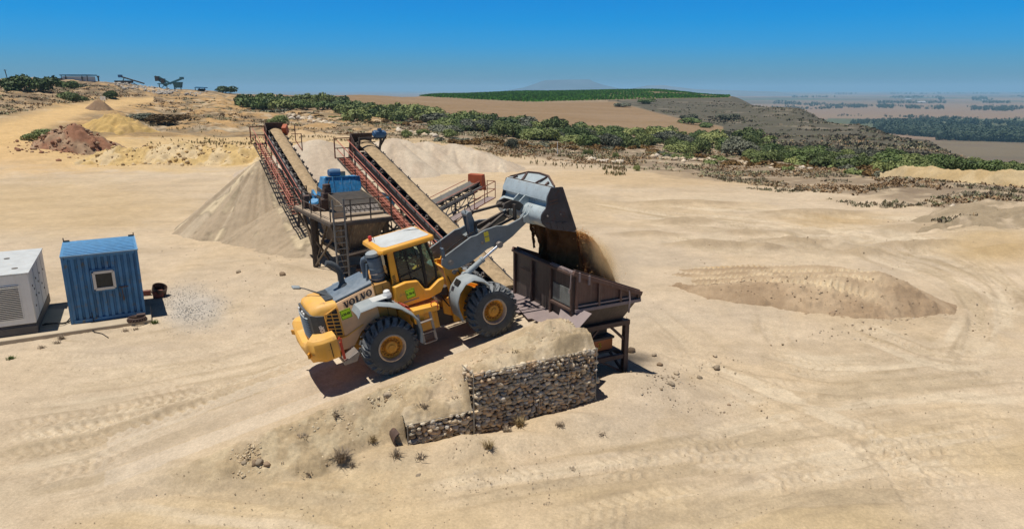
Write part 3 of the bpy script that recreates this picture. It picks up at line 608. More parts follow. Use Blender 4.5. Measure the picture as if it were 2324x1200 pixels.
heap('soil_heap', 'low brown soil heap with tyre ruts across its flat top, right of the feed hopper', 'soil heap', 5.5, 20.5, 22.5, 39, .065, hf3, cf3)
# red and yellow dumped heaps by the road
p = gpix(160, 338)
heap('rubble_heap', 'red-brown rubble heap beside the bend of the road', 'rubble heap', p[0] - 10, p[0] + 10, p[1] - 9, p[1] + 9, .2, lambda X, Y: np.maximum(cone(X, Y, p[0] + .3, p[1] + 1, 3.3, .85, .8, .5, 23, 1.0, 1), np.maximum(cone(X, Y, p[0] + 2.6, p[1] + 1.2, 2.3, .8, .8, .4, 26), cone(X, Y, p[0] - 1.3, p[1] - .5, 2.5, .95, .6, .4, 27))) + .9 * fbm(X, Y, 1.1, 5, 24),
     lambda X, Y, h: mixc((.27, .135, .08), (.36, .25, .16), sstep(-.1, .4, fbm(X, Y, 2.2, 4, 25))))
p2 = gpix(285, 296)
heap('soil_heap', 'bright yellow soil heap behind the red-brown rubble heap', 'soil heap', p2[0] - 13, p2[0] + 13, p2[1] - 9, p2[1] + 9, .25, lambda X, Y: cone(X, Y, p2[0] - 1.5, p2[1] + 1, 2.7, .62, 1.0, .4, 33, 1.25, 1) + .8 * fbm(X, Y, 1.1, 5, 34),
     lambda X, Y, h: mixc((.50, .34, .13), (.40, .27, .12), sstep(0, .4, fbm(X, Y, 2.2, 4, 35))))
p3 = gpix(228, 250)
heap('soil_heap', 'small dark brown soil heap on the road edge below the white signs', 'soil heap', p3[0] - 10, p3[0] + 10, p3[1] - 8, p3[1] + 8, .25, lambda X, Y: cone(X, Y, p3[0], p3[1], 2.5, 1.0, .6, .3, 53, 1.0, 1) + .3 * fbm(X, Y, 1.1, 4, 54),
     lambda X, Y, h: mixc((.24, .16, .10), (.34, .22, .12), sstep(0, .4, fbm(X, Y, 2.2, 4, 55))))
pa, pb = gpix(200, 372), gpix(600, 372)
def hf4(X, Y):
    t = (X - pa[0]) / (pb[0] - pa[0]); yc = pa[1] + (pb[1] - pa[1]) * t + 2.0; v = Y - yc
    return np.minimum(np.minimum(2.2 * sstep(-.08, .08, t) * sstep(1.1, .95, t), (v + 3.4) * .55), (6.5 - v) * .3) - .15 + .8 * fbm(X, Y, 1.8, 4, 64) + .5 * fbm(X, Y, .7, 4, 65)
heap('soil_bank', 'long lumpy yellow soil bank between the red-brown heap and the tall sand cone', 'soil bank', pa[0] - 4, pb[0] + 6, min(pa[1], pb[1]) - 6, max(pa[1], pb[1]) + 12, .17, hf4,
     lambda X, Y, h: mixc((.53, .375, .165), (.57, .44, .26), sstep(-.1, .4, fbm(X, Y, 1.6, 4, 66))))
qa, qb = gpix(2050, 404), gpix(2330, 424)
def hf5(X, Y):
    t = (X - qa[0]) / (qb[0] - qa[0]); yc = qa[1] + (qb[1] - qa[1]) * t + 1; v = Y - yc
    return np.minimum(np.minimum(1.5 * sstep(-.12, .1, t) * sstep(1.5, 1.2, t), (v + 2.6) * .6), (4 - v) * .4) - .15 + .45 * fbm(X, Y, 1.3, 5, 67)
heap('sand_bank', 'bright yellow sand bank in front of the bushes at the far right', 'sand bank', qa[0] - 5, qb[0] + 14, min(qa[1], qb[1]) - 14, max(qa[1], qb[1]) + 9, .17, hf5,
     lambda X, Y, h: mixc((.49, .375, .215), (.44, .32, .165), sstep(-.1, .4, fbm(X, Y, 1.6, 4, 68))))
qc = gpix(2205, 482)
heap('soil_bank', 'grey-brown earth bank overgrown with low scrub at the right edge', 'soil bank', qc[0] - 9, qc[0] + 24, qc[1] - 13, qc[1] + 11, .13,
     lambda X, Y: np.maximum(cone(X, Y, qc[0] + 1, qc[1], .55, .30, .8, .2, 73, 1.8, 1), cone(X, Y, qc[0] + 7, qc[1] - 2.5, .8, .25, 1., .2, 74, 2.6, 1)) + .35 * fbm(X, Y, 1.0, 4, 75),
     lambda X, Y, h: mixc((.30, .235, .155), (.43, .34, .235), sstep(-.1, .35, fbm(X, Y, .9, 4, 76))))
# ================================================================== wheel loader (local frame: x forward, y left, z up)
LD = empty('wheel_loader', O2, 0, local=True)
fx = Vector((hx * math.cos(SLOPE), hy * math.cos(SLOPE), math.sin(SLOPE))); fy = Vector((-hy, hx, 0)); fz = fx.cross(fy)
LD.rotation_euler = Matrix((fx, fy, fz)).transposed().to_euler()
tag(LD, 'yellow wheel loader on the earth ramp tipping its raised bucket into the feed hopper', 'wheel loader')
# ---- wheels
def tyre_mesh():
    m = MB(); R = .705
    pr = [(.37, -.27), (.43, -.295), (.54, -.312), (.62, -.30), (.675, -.27), (R, -.23), (R + .01, 0), (R, .23), (.675, .27), (.62, .30), (.54, .312), (.43, .295), (.37, .27)]
    m.lathe(pr, axis=(0, 1, 0), n=64)
    n = 22; m.mi = 1
    for sd in (-1, 1):
        for k in range(n):
            a = 2 * math.pi * (k + (.5 if sd > 0 else 0)) / n
            prof = [(.628, .304), (.715, .296), (.785, .262), (.802, .14), (.802, .02)]   # shoulder to centre
            L0, L1 = [], []
            for i, (r, y) in enumerate(prof):
                da = (.088 + .010 * (i < 2)); sk = .045 * (4 - i)
                for lst, s_ in ((L0, -1), (L1, 1)):
                    t = a + sk + s_ * da
                    lst.append((Vector((math.cos(t) * r, sd * y, math.sin(t) * r)), Vector((math.cos(t) * min(r - .01, .67), sd * min(y, .255), math.sin(t) * min(r - .01, .67)))))
            top = [p for p, q in L0] + [p for p, q in L1[::-1]]; bot = [q for p, q in L0] + [q for p, q in L1[::-1]]
            m.hexa(bot, top)
    return m
def wheel(x, y, sd):
    w_ = sub('wheel', LD)
    t = tyre_mesh()
    def place(mb):
        mb.v = [(v[0] + x, v[1] * (1 if sd < 0 else -1) + y, v[2] + .8) for v in mb.v]; return mb
    place(t).build('tyre', [M['tyre'], M['lug']], w_, smooth=30)
    r = MB(); r.lathe([(.39, -.24), (.395, -.285), (.365, -.30), (.345, -.28), (.335, -.235), (.33, -.17), (.30, -.13)], axis=(0, 1, 0), n=48); place(r).build('rim_flange', M['rim_edge'], w_, smooth=40)
    r = MB(); r.lathe([(.332, -.18), (.30, -.15), (.27, -.155), (.255, -.10), (.20, -.10), (.19, -.17), (.165, -.215), (.09, -.225), (.08, -.25), (0, -.25)], axis=(0, 1, 0), n=40)
    for k in range(16):
        a = 2 * math.pi * k / 16; r.lathe([(.018, -.115), (.018, -.16), (0, -.162)], o=(.235 * math.cos(a), 0, .235 * math.sin(a)), axis=(0, 1, 0), n=6)
    for k in range(8):
        a = 2 * math.pi * (k + .5) / 8; r.box((.285 * math.cos(a), -.15, .285 * math.sin(a)), (.05, .02, .05))
    r.lathe([(.33, .2), (0, .2)], axis=(0, 1, 0), n=24)
    place(r).build('rim', M['rim'], w_, smooth=35)
for x in (0, 3.2):
    for sd in (-1, 1): wheel(x, 1.03 * sd, sd)
m = MB()
for x in (0, 3.2):
    m.tube([(x, -.8, .8), (x, -.55, .8), (x, -.35, .8), (x, .35, .8), (x, .55, .8), (x, .8, .8)], [.15, .17, .2, .2, .17, .15], 14); m.lathe([(0, -.3), (.2, -.28), (.28, -.1), (.28, .1), (.2, .28), (0, .3)], o=(x, 0, .8), axis=(1, 0, 0), n=18)
m.build('axle', M['yellow_dusty'], LD)
# ---- rear frame and counterweight
m = MB(); m.side([(-1.9, 1.05), (-1.3, .78), (.9, .62), (1.75, .55), (1.75, 1.45), (-1.9, 1.45)], -.48, .48); m.build('rear_frame', M['yellow_dusty'], LD, bevel=.02)
m = MB(); out = [(-1.36, -1.22), (-1.75, -1.25), (-1.98, -1.18), (-2.10, -1.0), (-2.14, -.6), (-2.15, 0), (-2.14, .6), (-2.10, 1.0), (-1.98, 1.18), (-1.75, 1.25), (-1.36, 1.22)]
inn = [(-1.36, -.70), (-1.75, -.66), (-1.82, -.62), (-1.84, -.58), (-1.86, -.5), (-1.86, 0), (-1.86, .5), (-1.84, .58), (-1.82, .62), (-1.75, .66), (-1.36, .70)]
def cz(y): return 1.64 - .34 * sstep(.72, .5, abs(y))
zb = lambda x, y: .93 + .07 * sstep(-1.75, -2.1, x) + .12 * sstep(1.0, 1.2, abs(y)) * .6
rings = []
for (ox, oy), (ix, iy) in zip(out, inn):
    zt = float(cz(oy if abs(oy) < .9 else oy)); b_ = float(zb(ox, oy)); k = .07
    dx, dy = ix - ox, iy - oy; L_o = math.hypot(dx, dy); dx, dy = dx / L_o * k, dy / L_o * k
    rings.append([(ox + dx, oy + dy, b_), (ox, oy, b_ + .16), (ox, oy, zt - .09), (ox + dx, oy + dy, zt), (ix, iy, zt + .015), (ix, iy, b_)])
m.loft(rings); m.build('counterweight', M['yellow_dusty'], LD, smooth=40, bevel=.012)
for s_ in (-1, 1):
    m = MB(); m.box((-2.1, .98 * s_, 1.27), (.05, .24, .14), yaw=.5 * s_); m.build('tail_lamp', M['amber'], LD, bevel=.01)
m = MB(); m.box((-1.56, -1.245, 1.30), (.018, .02, .42)); m.build('seam', M['letter'], LD)
m = MB(); m.box((-1.28, -1.15, 1.15), (.07, .05, .5)); m.tube([(-1.27, -1.17, 1.38), (-1.25, -1.19, 1.5), (-1.29, -1.19, 1.56), (-1.33, -1.18, 1.5)], .022, 6); m.build('hitch_lever', M['red'], LD, bevel=.01)
m = MB(); m.side([(-1.33, .74), (-.98, .74), (-.86, .93), (-.9, 1.0), (-1.33, .84)], -1.2, -.55); m.build('step_plate', M['steel'], LD, bevel=.008)
# ---- engine hood
W = .74
prof_top = [(-1.80, 2.22), (-1.72, 2.33), (-1.5, 2.385), (-1.05, 2.36), (-.5, 2.47), (0.0, 2.555)]
def hood_ring(x, zt, zb_, w_):
    return [(x, -w_, zb_), (x, -w_, zt - .16), (x, -w_ + .05, zt - .05), (x, -w_ + .16, zt), (x, 0, zt + .02), (x, w_ - .16, zt), (x, w_ - .05, zt - .05), (x, w_, zt - .16), (x, w_, zb_)]
m = MB(); m.loft([hood_ring(x, z, 1.40, W - (.14 if i == 0 else .05 if i == 1 else .0)) for i, (x, z) in enumerate(prof_top[:4])])
hood = m.build('engine_hood', M['yellow_dusty'], LD, smooth=50)
m = MB(); m.loft([hood_ring(x, z, 1.35, W + .002) for x, z in prof_top[3:]]); pan = m.build('side_panel', M['salmon'], LD, smooth=40)
m = MB(); m.loft([[(x, -.60, z - .02), (x, -.54, z + .035), (x, 0, z + .055), (x, .54, z + .035), (x, .60, z - .02)] for x, z in [(-1.08, 2.36), (-.5, 2.475), (.02, 2.565)]]); m.build('hood_top', M['blue_grey'], LD, smooth=40)
m = MB(); m.tube([(-1.06, -.64, 2.365), (-.5, -.655, 2.468), (.0, -.66, 2.56)], .03, 8); m.build('hood_rail', M['blue_grey'], LD)
m = MB(); m.box((-1.17, 0, 2.40), (.22, .95, .02))
for k in range(8): m.box((-1.26 + .028 * k, 0, 2.415), (.012, .9, .02))
m.build('air_vent', M['dark_grey'], LD)
m = MB(); m.side([(.0, 1.35), (.5, 1.35), (.5, 2.42), (.44, 2.5), (.0, 2.5)], -.74, .74); m.build('engine_bay_panel', mat('amber_brown_panel', (.42, .20, .03), .55, var=.15, dust=.2), LD, bevel=.02)  # panel between hood and cab in its own brown-yellow
m = MB(); m.box((.04, 0, 2.3), (.012, 1.492, .5)); m.box((.26, -.743, 1.95), (.012, .012, .95)); m.build('panel_gap', M['letter'], LD)
# lower side skirt under the panels
m = MB(); m.side([(-1.35, 1.0), (-.9, .95), (-.62, 1.28), (-.45, 1.42), (-1.35, 1.30)], -.735, -.60); m.build('skirt', M['salmon'], LD, bevel=.01)
m = MB(); m.side([(-1.35, 1.0), (-.9, .95), (-.62, 1.28), (-.45, 1.42), (-1.35, 1.30)], .60, .735); m.build('skirt', M['salmon'], LD, bevel=.01)
m = MB(); m.bar((-1.42, -.75, 1.34), (-1.0, -.75, 1.345), .03, .035); m.bar((-1.0, -.75, 1.345), (-.5, -.75, 1.52), .03, .03); m.build('grab_rail', M['yellow_dusty'], LD)
# side grille
m = MB(); m.side([(-1.42, 1.45), (-1.09, 1.40), (-1.09, 2.16), (-1.16, 2.2), (-1.38, 2.08), (-1.44, 1.9)], -.75, -.735); g_ = m.build('side_vent', M['louver'], LD)
m = MB()
for k in range(7):
    z = 1.42 + .105 * k; m.bar((-1.44, -.757, z + .08), (-1.09, -.757, z - .02), .022, .026)
m.bar((-1.44, -.757, 1.44), (-1.44, -.757, 1.95), .03, .03); m.bar((-1.085, -.757, 1.38), (-1.085, -.757, 2.2), .035, .03); m.bar((-1.44, -.757, 1.95), (-1.38, -.757, 2.12), .03, .03); m.bar((-1.38, -.757, 2.12), (-1.09, -.757, 2.23), .03, .03)
m.bar((-1.26, -.757, 1.40), (-1.26, -.757, 2.12), .02, .02)
m.build('vent_slat', M['yellow_dusty'], g_)
# rear grille with wrap-round black side
m = MB(); m.loft([[(x, y, 1.40), (x, y, zt), (x + .06, y * .93, zt), (x + .06, y * .93, 1.40)] for x, y, zt in [(-1.49, -.765, 2.10), (-1.66, -.755, 2.14), (-1.80, -.66, 2.19), (-1.86, -.45, 2.25), (-1.87, 0, 2.26), (-1.86, .45, 2.25), (-1.80, .66, 2.19), (-1.66, .755, 2.14), (-1.49, .765, 2.10)]])
gr = m.build('rear_grille', M['dark_grey'], LD, smooth=30)
m = MB()
for k in range(9):
    z = 1.46 + .075 * k; m.loft([[(x - .015, y, z), (x - .015, y, z + .028), (x - .05, y, z + .012)] for x, y in [(-1.83, -.52), (-1.875, -.3), (-1.885, 0), (-1.875, .3), (-1.83, .52)]])
m.build('grille_slat', M['plastic_grey'], gr)
m = MB(); m.box((-1.885, -.30, 2.16), (.04, .12, .07)); m.box((-1.885, -.12, 2.17), (.04, .12, .07)); m.box((-1.885, .3, 2.16), (.04, .12, .07)); m.build('rear_lamp', M['lamp_glass'], gr, bevel=.01)
text('L120F', .155, 'lettering', M['letter_white'], gr, basis((-1.585, -.772, 1.64), (-.06, 0, 1), (-1, 0, -.06)), bold=.008, sx=1.2, ext=.003)
# ---- large slab lettering on the side panel
def slab_word():
    m = MB(); h, y = .185, -.744
    ux, uz = Vector((.981, 0, .178)).normalized(), Vector((-.05, 0, 1))
    P = lambda a, b: Vector((-.89, y - .004, 2.105)) + ux * a + uz * b
    def st(a, b, c, d, w_): m.bar(P(a, b), P(c, d), w_, .006, up=(0, 1, 0)) if False else m.prism([P(a - w_ / 2, b), P(a + w_ / 2, b), P(c + w_ / 2, d), P(c - w_ / 2, d)], (0, .008, 0))
    def hb(a, b, b0, t): m.prism([P(a, b0), P(b, b0), P(b, b0 + t), P(a, b0 + t)], (0, .0095, 0))
    def V(x): st(x + .045, h, x + .09, 0, .05); st(x + .14, h, x + .095, 0, .028); hb(x, x + .09, h - .018, .02); hb(x + .105, x + .175, h - .018, .02)
    def O(x):
        n = 20; o_ = [P(x + .085 + .088 * math.cos(t), h / 2 + (h / 2 + .004) * math.sin(t)) for t in [2 * math.pi * k / n for k in range(n)]]; i_ = [P(x + .085 + .040 * math.cos(t), h / 2 + (h / 2 - .028) * math.sin(t)) for t in [2 * math.pi * k / n for k in range(n)]]
        for k in range(n): m.prism([o_[k], o_[(k + 1) % n], i_[(k + 1) % n], i_[k]], (0, .007, 0))
    def Lt(x): st(x + .045, 0, x + .045, h, .05); hb(x, x + .09, h - .02, .02); hb(x, x + .15, 0, .026); st(x + .138, 0, x + .142, .07, .022)
    V(0); O(.17); Lt(.355); V(.50); O(.68)
    return m
slab_word().build('lettering', M['letter_volvo'], pan, smooth=0)
def plate(o, x, y, w_, h_, words, parent, size):
    B = basis(o, x, y); m = MB(); c = [B @ Vector(p) for p in ((-w_ / 2, -h_ / 2, 0), (w_ / 2, -h_ / 2, 0), (w_ / 2, h_ / 2, 0), (-w_ / 2, h_ / 2, 0))]; n = B.to_3x3() @ Vector((0, 0, .008))
    m.hexa(c, [p + n for p in c]); pl = m.build('number_plate', M['sign_green'], parent)
    m = MB(); B2 = B
    for a, b, cc, d in ((-1, -1, 1, -1), (1, -1, 1, 1), (1, 1, -1, 1), (-1, 1, -1, -1)):
        m.bar(B2 @ Vector((a * (w_ / 2 - .012), b * (h_ / 2 - .012), .009)), B2 @ Vector((cc * (w_ / 2 - .012), d * (h_ / 2 - .012), .009)), .010, .008, up=tuple(n))
    m.build('plate_border', M['letter'], pl)
    text(words, size, 'lettering', M['letter'], pl, B @ Matrix.Translation((0, 0, .010)), bold=.004, ext=.002)
plate((-.885, -.752, 1.965), (1, 0, .06), (0, 0, 1), .30, .27, 'L22-02', pan, .082)
# ---- exhaust, pre-cleaner, mirrors
m = MB(); m.lathe([(.17, 0), (.16, .04), (.10, .12), (.085, .16)], o=(-.62, .05, 2.44), n=24); m.tube([(-.62, .05, 2.5), (-.62, .05, 2.86), (-.645, .05, 2.98), (-.70, .05, 3.09), (-.80, .05, 3.19), (-.93, .05, 3.25)], [.082, .082, .085, .088, .095, .09], 18)
m.build('exhaust_stack', M['dark_grey'], LD, smooth=45)
m = MB(); m.lathe([(.0, 0), (.15, 0), (.16, .05), (.19, .12), (.195, .40), (.205, .41), (.205, .43), (.195, .44), (.20, .70), (.19, .72), (.13, .72), (.12, .77)], o=(.28, -.45, 2.46), n=32)
pc = m.build('air_precleaner', M['blue_grey'], LD, smooth=40)
m = MB(); m.lathe([(.0, .115), (.16, .11), (.205, .075), (.21, .0), (.19, -.01), (0, -.01)], o=(.28, -.45, 3.24), n=32); m.build('precleaner_cap', M['plastic_grey'], pc, smooth=40)
m = MB()
for z in (2.60, 2.74): m.lathe([(.203, -.012), (.213, 0), (.203, .012)], o=(.28, -.45, z), n=28)
m.build('clamp_band', M['steel'], pc)
m = MB(); m.tube([(.02, -.16, 2.52), (.02, -.16, 3.02), (.05, -.2, 3.12), (.12, -.28, 3.16)], .085, 14); m.bar((-.06, -.46, 2.52), (.06, -.42, 3.05), .05); m.build('intake_pipe', M['blue_grey'], LD, smooth=45)
m = MB(); m.lathe([(0, 0), (.085, 0), (.095, .04), (.095, .15)], o=(.27, -1.0, 2.0), n=20); fb = m.build('filter_bowl', M['black'], LD, smooth=40)
m = MB(); m.lathe([(.115, 0), (.12, .03), (.12, .09), (.10, .12), (.09, .19), (.06, .215), (0, .22)], o=(.27, -1.0, 2.14), n=20); m.build('filter_cap', M['gen_white'], fb, smooth=40)
m = MB(); m.tube([(-1.2, .0, 2.40), (-1.58, .48, 2.60)], .014, 6); m.tube([(-1.1, -.18, 2.40), (-1.58, .48, 2.60)], .014, 6); m.tube([(-1.58, .48, 2.60), (-1.72, .66, 2.63)], .016, 6); mr = m.build('mirror_arm', M['dark_grey'], LD)
m = MB(); m.box((-1.76, .72, 2.63), (.22, .26, .06), R=Matrix.Rotation(.35, 3, 'Y')); m.build('mirror', M['plastic_grey'], mr, bevel=.02)
# ---- fenders
def fender(profile, y0, y1, name, th=.05):
    m = MB(); n = len(profile); inner = []
    for i, (x, z) in enumerate(profile):
        a = Vector(profile[max(i - 1, 0)]); b = Vector(profile[min(i + 1, n - 1)]); d = (b - a).normalized(); inner.append((x + d.y * th, z - d.x * th))
    rings = []
    for (x, z), (ix, iz) in zip(profile, inner):
        rings.append([(x, y0 + .0, z - .08), (x, y0 + .05, z - .015), (x, y0 + .14, z + .01), (x, y1, z), (ix, y1, iz), (ix, y0 + .05, iz - .05)])
    m.loft(rings); return m.build(name, M['plastic_grey'], LD, smooth=40)
for s_ in (-1, 1):
    fender([(-.72, 2.02), (-.62, 2.17), (-.15, 2.20), (.18, 2.07), (.48, 1.90), (.75, 1.62), (.90, 1.38), (.93, 1.05), (.86, .72)], 1.36 * s_, .74 * s_, 'rear_fender')
m = MB(); m.box((.0, -1.0, 2.20), (.42, .4, .02)); m.build('fender_tread', M['white_roof'], LD)
for s_ in (-1, 1):
    fender([(2.14, .92), (2.08, 1.25), (2.09, 1.52), (2.22, 1.78), (2.44, 1.98), (2.72, 2.03), (3.02, 1.88), (3.18, 1.70)], 1.36 * s_, .72 * s_, 'front_fender', .06)
m = MB(); m.box((2.33, -1.02, 1.93), (.02, .30, .17), R=Matrix.Rotation(.75, 3, 'Y')); m.build('step_pad', M['letter'], LD)
# ---- side step and ladder
m = MB(); m.side([(.80, 1.50), (1.56, 1.42), (1.58, 1.56), (.80, 1.64)], -1.30, -.80); m.side([(.80, 1.20), (1.1, 1.15), (1.1, 1.5), (.80, 1.52)], -1.2, -.85); m.build('side_platform', M['yellow'], LD, bevel=.012)
m = MB()
for x in (.90, 1.26): m.bar((x, -1.28, 1.50), (x + .02, -1.32, .60), .035, .07)
lad = m.build('ladder', M['steel'], LD)
for z in (1.25, .92, .62):
    m = MB(); m.box((1.09, -1.31, z), (.36, .16, .03)); m.build('rung', M['steel'], lad, bevel=.006)
m = MB(); m.tube([(1.50, -1.28, 1.42), (1.52, -1.33, 1.62), (1.52, -1.30, 1.70), (1.40, -1.28, 1.72), (1.34, -1.28, 1.66), (1.36, -1.28, 1.52)], .014, 6)
m.tube([(.66, -1.0, 1.70), (.76, -1.2, 1.66), (.70, -1.24, 1.80), (.56, -1.1, 1.9)], .013, 6); m.tube([(.52, -.9, 1.95), (.6, -1.05, 1.82), (.66, -1.1, 1.76)], .013, 6)
m.build('handrail', M['red'], LD)
m = MB()
for k in range(5): m.tube([(.46 + .05 * k, -.86, 1.98 - .03 * k), (.46 + .05 * k, -1.08, 1.86 - .03 * k)], .010, 5)
m.build('hose_guard', M['orange'], LD)
m = MB(); m.side([(.55, .9), (1.62, .85), (1.62, 1.5), (.55, 1.55)], -.62, .62); m.build('fuel_tank', M['yellow'], LD, bevel=.03)
# ---- cab
m = MB(); cabp = [(.50, 2.34), (.50, 1.90), (.76, 1.70), (1.44, 1.70), (1.84, 1.78), (2.0, 2.02), (2.0, 2.16), (1.84, 2.14), (1.52, 1.96), (1.38, 1.99), (1.22, 2.31), (.86, 2.38)]
def cabsec(y, k): return [(x + (1.2 - x) * k, y, z + (2.0 - z) * k * .6) for x, z in cabp]
m.loft([cabsec(-.97, .04), cabsec(-.92, 0), cabsec(-.70, 0), cabsec(.70, 0), cabsec(.92, 0), cabsec(.97, .04)]); cab = m.build('cab', M['yellow'], LD, smooth=40, bevel=.02)
m = MB(); m.loft([[(1.96, y, 1.84), (2.06, y, 1.95), (2.07, y, 2.2), (1.98, y, 2.33), (1.9, y, 2.3)] for y in (-.66, -.5, .5, .66)]); m.build('cab_front', M['yellow_dusty'], cab, smooth=40)
for s_ in (-1, 1):
    y = .77 * s_; m = MB()
    m.prism([(.54, y, 2.20), (.75, y, 2.24), (.76, y, 3.29), (.60, y, 3.29)], (0, -.10 * s_, 0))
    m.build('rear_pillar', M['yellow'], cab, bevel=.012)
m = MB()
for k in range(6): m.bar((.575, -.775, 2.36 + .045 * k), (.665, -.775, 2.385 + .045 * k), .02, .012)
m.build('pillar_vent', M['letter'], cab)
for s_ in (-1, 1):
    m = MB(); y = .765 * s_; d_ = -.06 * s_
    for a, b, w_ in (((1.54, 3.27), (1.50, 1.99), .075), ((1.74, 3.27), (1.86, 2.50), .04), ((1.86, 2.50), (1.84, 2.13), .04), ((.76, 3.27), (1.74, 3.27), .05), ((.77, 3.27), (.78, 2.36), .035), ((.78, 2.36), (1.22, 2.34), .035), ((1.22, 2.34), (1.36, 2.22), .035), ((1.36, 2.22), (1.46, 1.97), .035), ((1.46, 1.97), (1.58, 1.95), .035), ((1.58, 1.95), (1.84, 2.13), .035)):
        m.bar((a[0], y, a[1]), (b[0], y, b[1]), .05, w_, up=(0, 1, 0)) if False else m.bar((a[0], y, a[1]), (b[0], y, b[1]), w_, .05, up=(0, 1, 0))
    m.bar((1.07, y, 3.27), (1.10, y, 2.35), .022, .04, up=(0, 1, 0)); m.bar((.80, y, 2.50), (1.48, y, 2.60), .03, .03)
    m.build('window_frame', M['letter'], cab)
for y in (-.45, .45): m = MB(); m.bar((1.78, y, 3.26), (1.97, y, 2.3), .03); m.build('front_pillar', M['letter'], cab)
m = MB()
for s_ in (-1, 1):
    y = .755 * s_; m.add([(.78, y, 2.35), (1.22, y, 2.33), (1.36, y, 2.21), (1.46, y, 1.97), (1.58, y, 1.95), (1.84, y, 2.13), (1.86, y, 2.50), (1.74, y, 3.27), (.78, y, 3.27)], [list(range(9))])
m.add([(1.80, -.74, 3.26), (1.80, .74, 3.26), (1.99, .66, 2.3), (1.99, -.66, 2.3)], [[0, 1, 2, 3]]); m.add([(.52, -.66, 3.27), (.52, .66, 3.27), (.52, .66, 2.36), (.52, -.66, 2.36)], [[0, 1, 2, 3]])
m.build('window', M['glass'], cab, recalc=False, smooth=0)
m = MB(); rf = [(.36, -.74), (.46, -.82), (1.95, -.80), (2.03, -.70), (2.03, .70), (1.95, .80), (.46, .82), (.36, .74)]
m.loft([[(x, y, 3.27) for x, y in rf], [(x * 1.0 - .01, y * 1.01, 3.31) for x, y in rf], [(1.2 + (x - 1.2) * .985, y * .98, 3.385) for x, y in rf], [(1.2 + (x - 1.2) * .93, y * .93, 3.41) for x, y in rf]])
roof = m.build('cab_roof', M['yellow'], cab, smooth=30, bevel=.012)
m = MB(); rw = [(.52, -.50), (.62, -.66), (1.86, -.66), (1.92, -.6), (1.92, .6), (1.86, .66), (.62, .66), (.52, .50)]; m.prism([(x, y, 3.40) for x, y in rw], (0, 0, .022)); m.build('roof_panel', M['white_roof'], roof, bevel=.008)
m = MB(); m.lathe([(0, 0), (.06, 0), (.06, .02)], o=(.52, .42, 3.40), n=14); bc = m.build('beacon_base', M['dark_grey'], roof)
m = MB(); m.lathe([(.055, .0), (.055, .12), (.04, .14), (0, .145)], o=(.52, .42, 3.42), n=16); m.build('beacon', M['beacon'], bc, smooth=40)
m = MB(); m.tube([(.56, .18, 3.3), (.56, .18, 3.75)], .008, 5); m.tube([(1.55, .5, 3.42), (1.9, .1, 3.46)], .008, 5); m.build('antenna', M['letter'], roof)
m = MB(); m.tube([(1.95, -.7, 3.3), (2.12, -.86, 3.2), (2.12, -.86, 2.95)], .013, 6); m.box((2.12, -.88, 2.85), (.06, .18, .3)); m.build('side_mirror', M['blue_grey'], cab, bevel=.01)
m = MB(); m.tube([(1.95, .7, 3.3), (2.12, .9, 3.2), (2.12, .92, 2.95)], .013, 6); m.box((2.12, .94, 2.80), (.06, .18, .4)); m.build('side_mirror', M['blue_grey'], cab, bevel=.01)
plate((.925, -.975, 2.03), (1, 0, .05), (0, 0, 1), .27, .26, 'L 22-2', cab, .080)
m = MB(); m.box((.92, -.973, 1.83), (.46, .006, .03)); m.build('maker_strip', M['plate'], cab)
# cab interior
m = MB(); m.side([(.72, 2.16), (1.22, 2.20), (1.22, 2.34), (.72, 2.30)], -.25, .25); m.side([(.66, 2.3), (.80, 2.3), (.72, 3.02), (.60, 3.02)], -.24, .24); m.build('operator_seat', M['seat'], cab, bevel=.04)
m = MB(); m.tube([(1.75, 0, 2.1), (1.62, 0, 2.60)], .03, 8); m.lathe([(.17, -.015), (.19, 0), (.17, .015), (.155, 0), (.17, -.015)], o=(1.60, 0, 2.64), axis=(-.5, 0, .85), n=24); m.box((1.70, 0, 2.5), (.12, .3, .1)); m.box((1.62, -.45, 2.62), (.06, .14, .12)); m.build('steering_wheel', M['letter'], cab, bevel=.006)
m = MB(); m.span((.52, -.7, 2.05), (1.9, .7, 2.12)); m.build('cab_floor', M['dark_grey'], cab)
# ---- articulation and front frame
m = MB(); m.side([(1.55, .5), (2.35, .45), (2.35, 1.0), (1.55, 1.05)], -.28, .28)
m.side([(1.7, 1.5), (2.3, 1.35), (2.3, 1.65), (1.7, 1.6)], -.3, .3); m.build('articulation_joint', M['iron'], LD, bevel=.02)
m = MB()
for s_ in (-1, 1):
    m.side([(2.22, .55), (2.9, .45), (3.75, .55), (3.75, 1.0), (3.1, 1.35), (2.72, 1.62), (2.86, 1.78), (2.97, 1.80), (2.94, 1.95), (2.78, 2.02), (2.74, 2.16), (2.60, 2.26), (2.42, 2.30), (2.2, 2.32), (2.24, 1.5)], .40 * s_, .46 * s_)
m.side([(2.25, .5), (3.7, .5), (3.7, 1.0), (2.25, 1.3)], -.40, .40)
m.side([(2.30, 1.2), (2.36, 1.2), (2.30, 2.25), (2.22, 2.25)], -.40, .40)
m.side([(2.0, .85), (2.24, .7), (2.24, 1.32), (2.0, 1.25)], -.34, .34)
ff = m.build('front_frame', M['yellow'], LD, bevel=.012)
m = MB()
for s_ in (-.18, .18): m.side([(2.25, 2.2), (2.75, 2.1), (2.62, 2.38), (2.55, 2.46), (2.45, 2.46), (2.38, 2.36), (2.28, 2.40)], s_ - .025, s_ + .025)
m.lathe([(.05, -.25), (.05, .25)], o=(2.5, 0, 2.38), axis=(0, 1, 0), n=12); m.build('pivot_ear', M['yellow'], ff, bevel=.008)
m = MB()
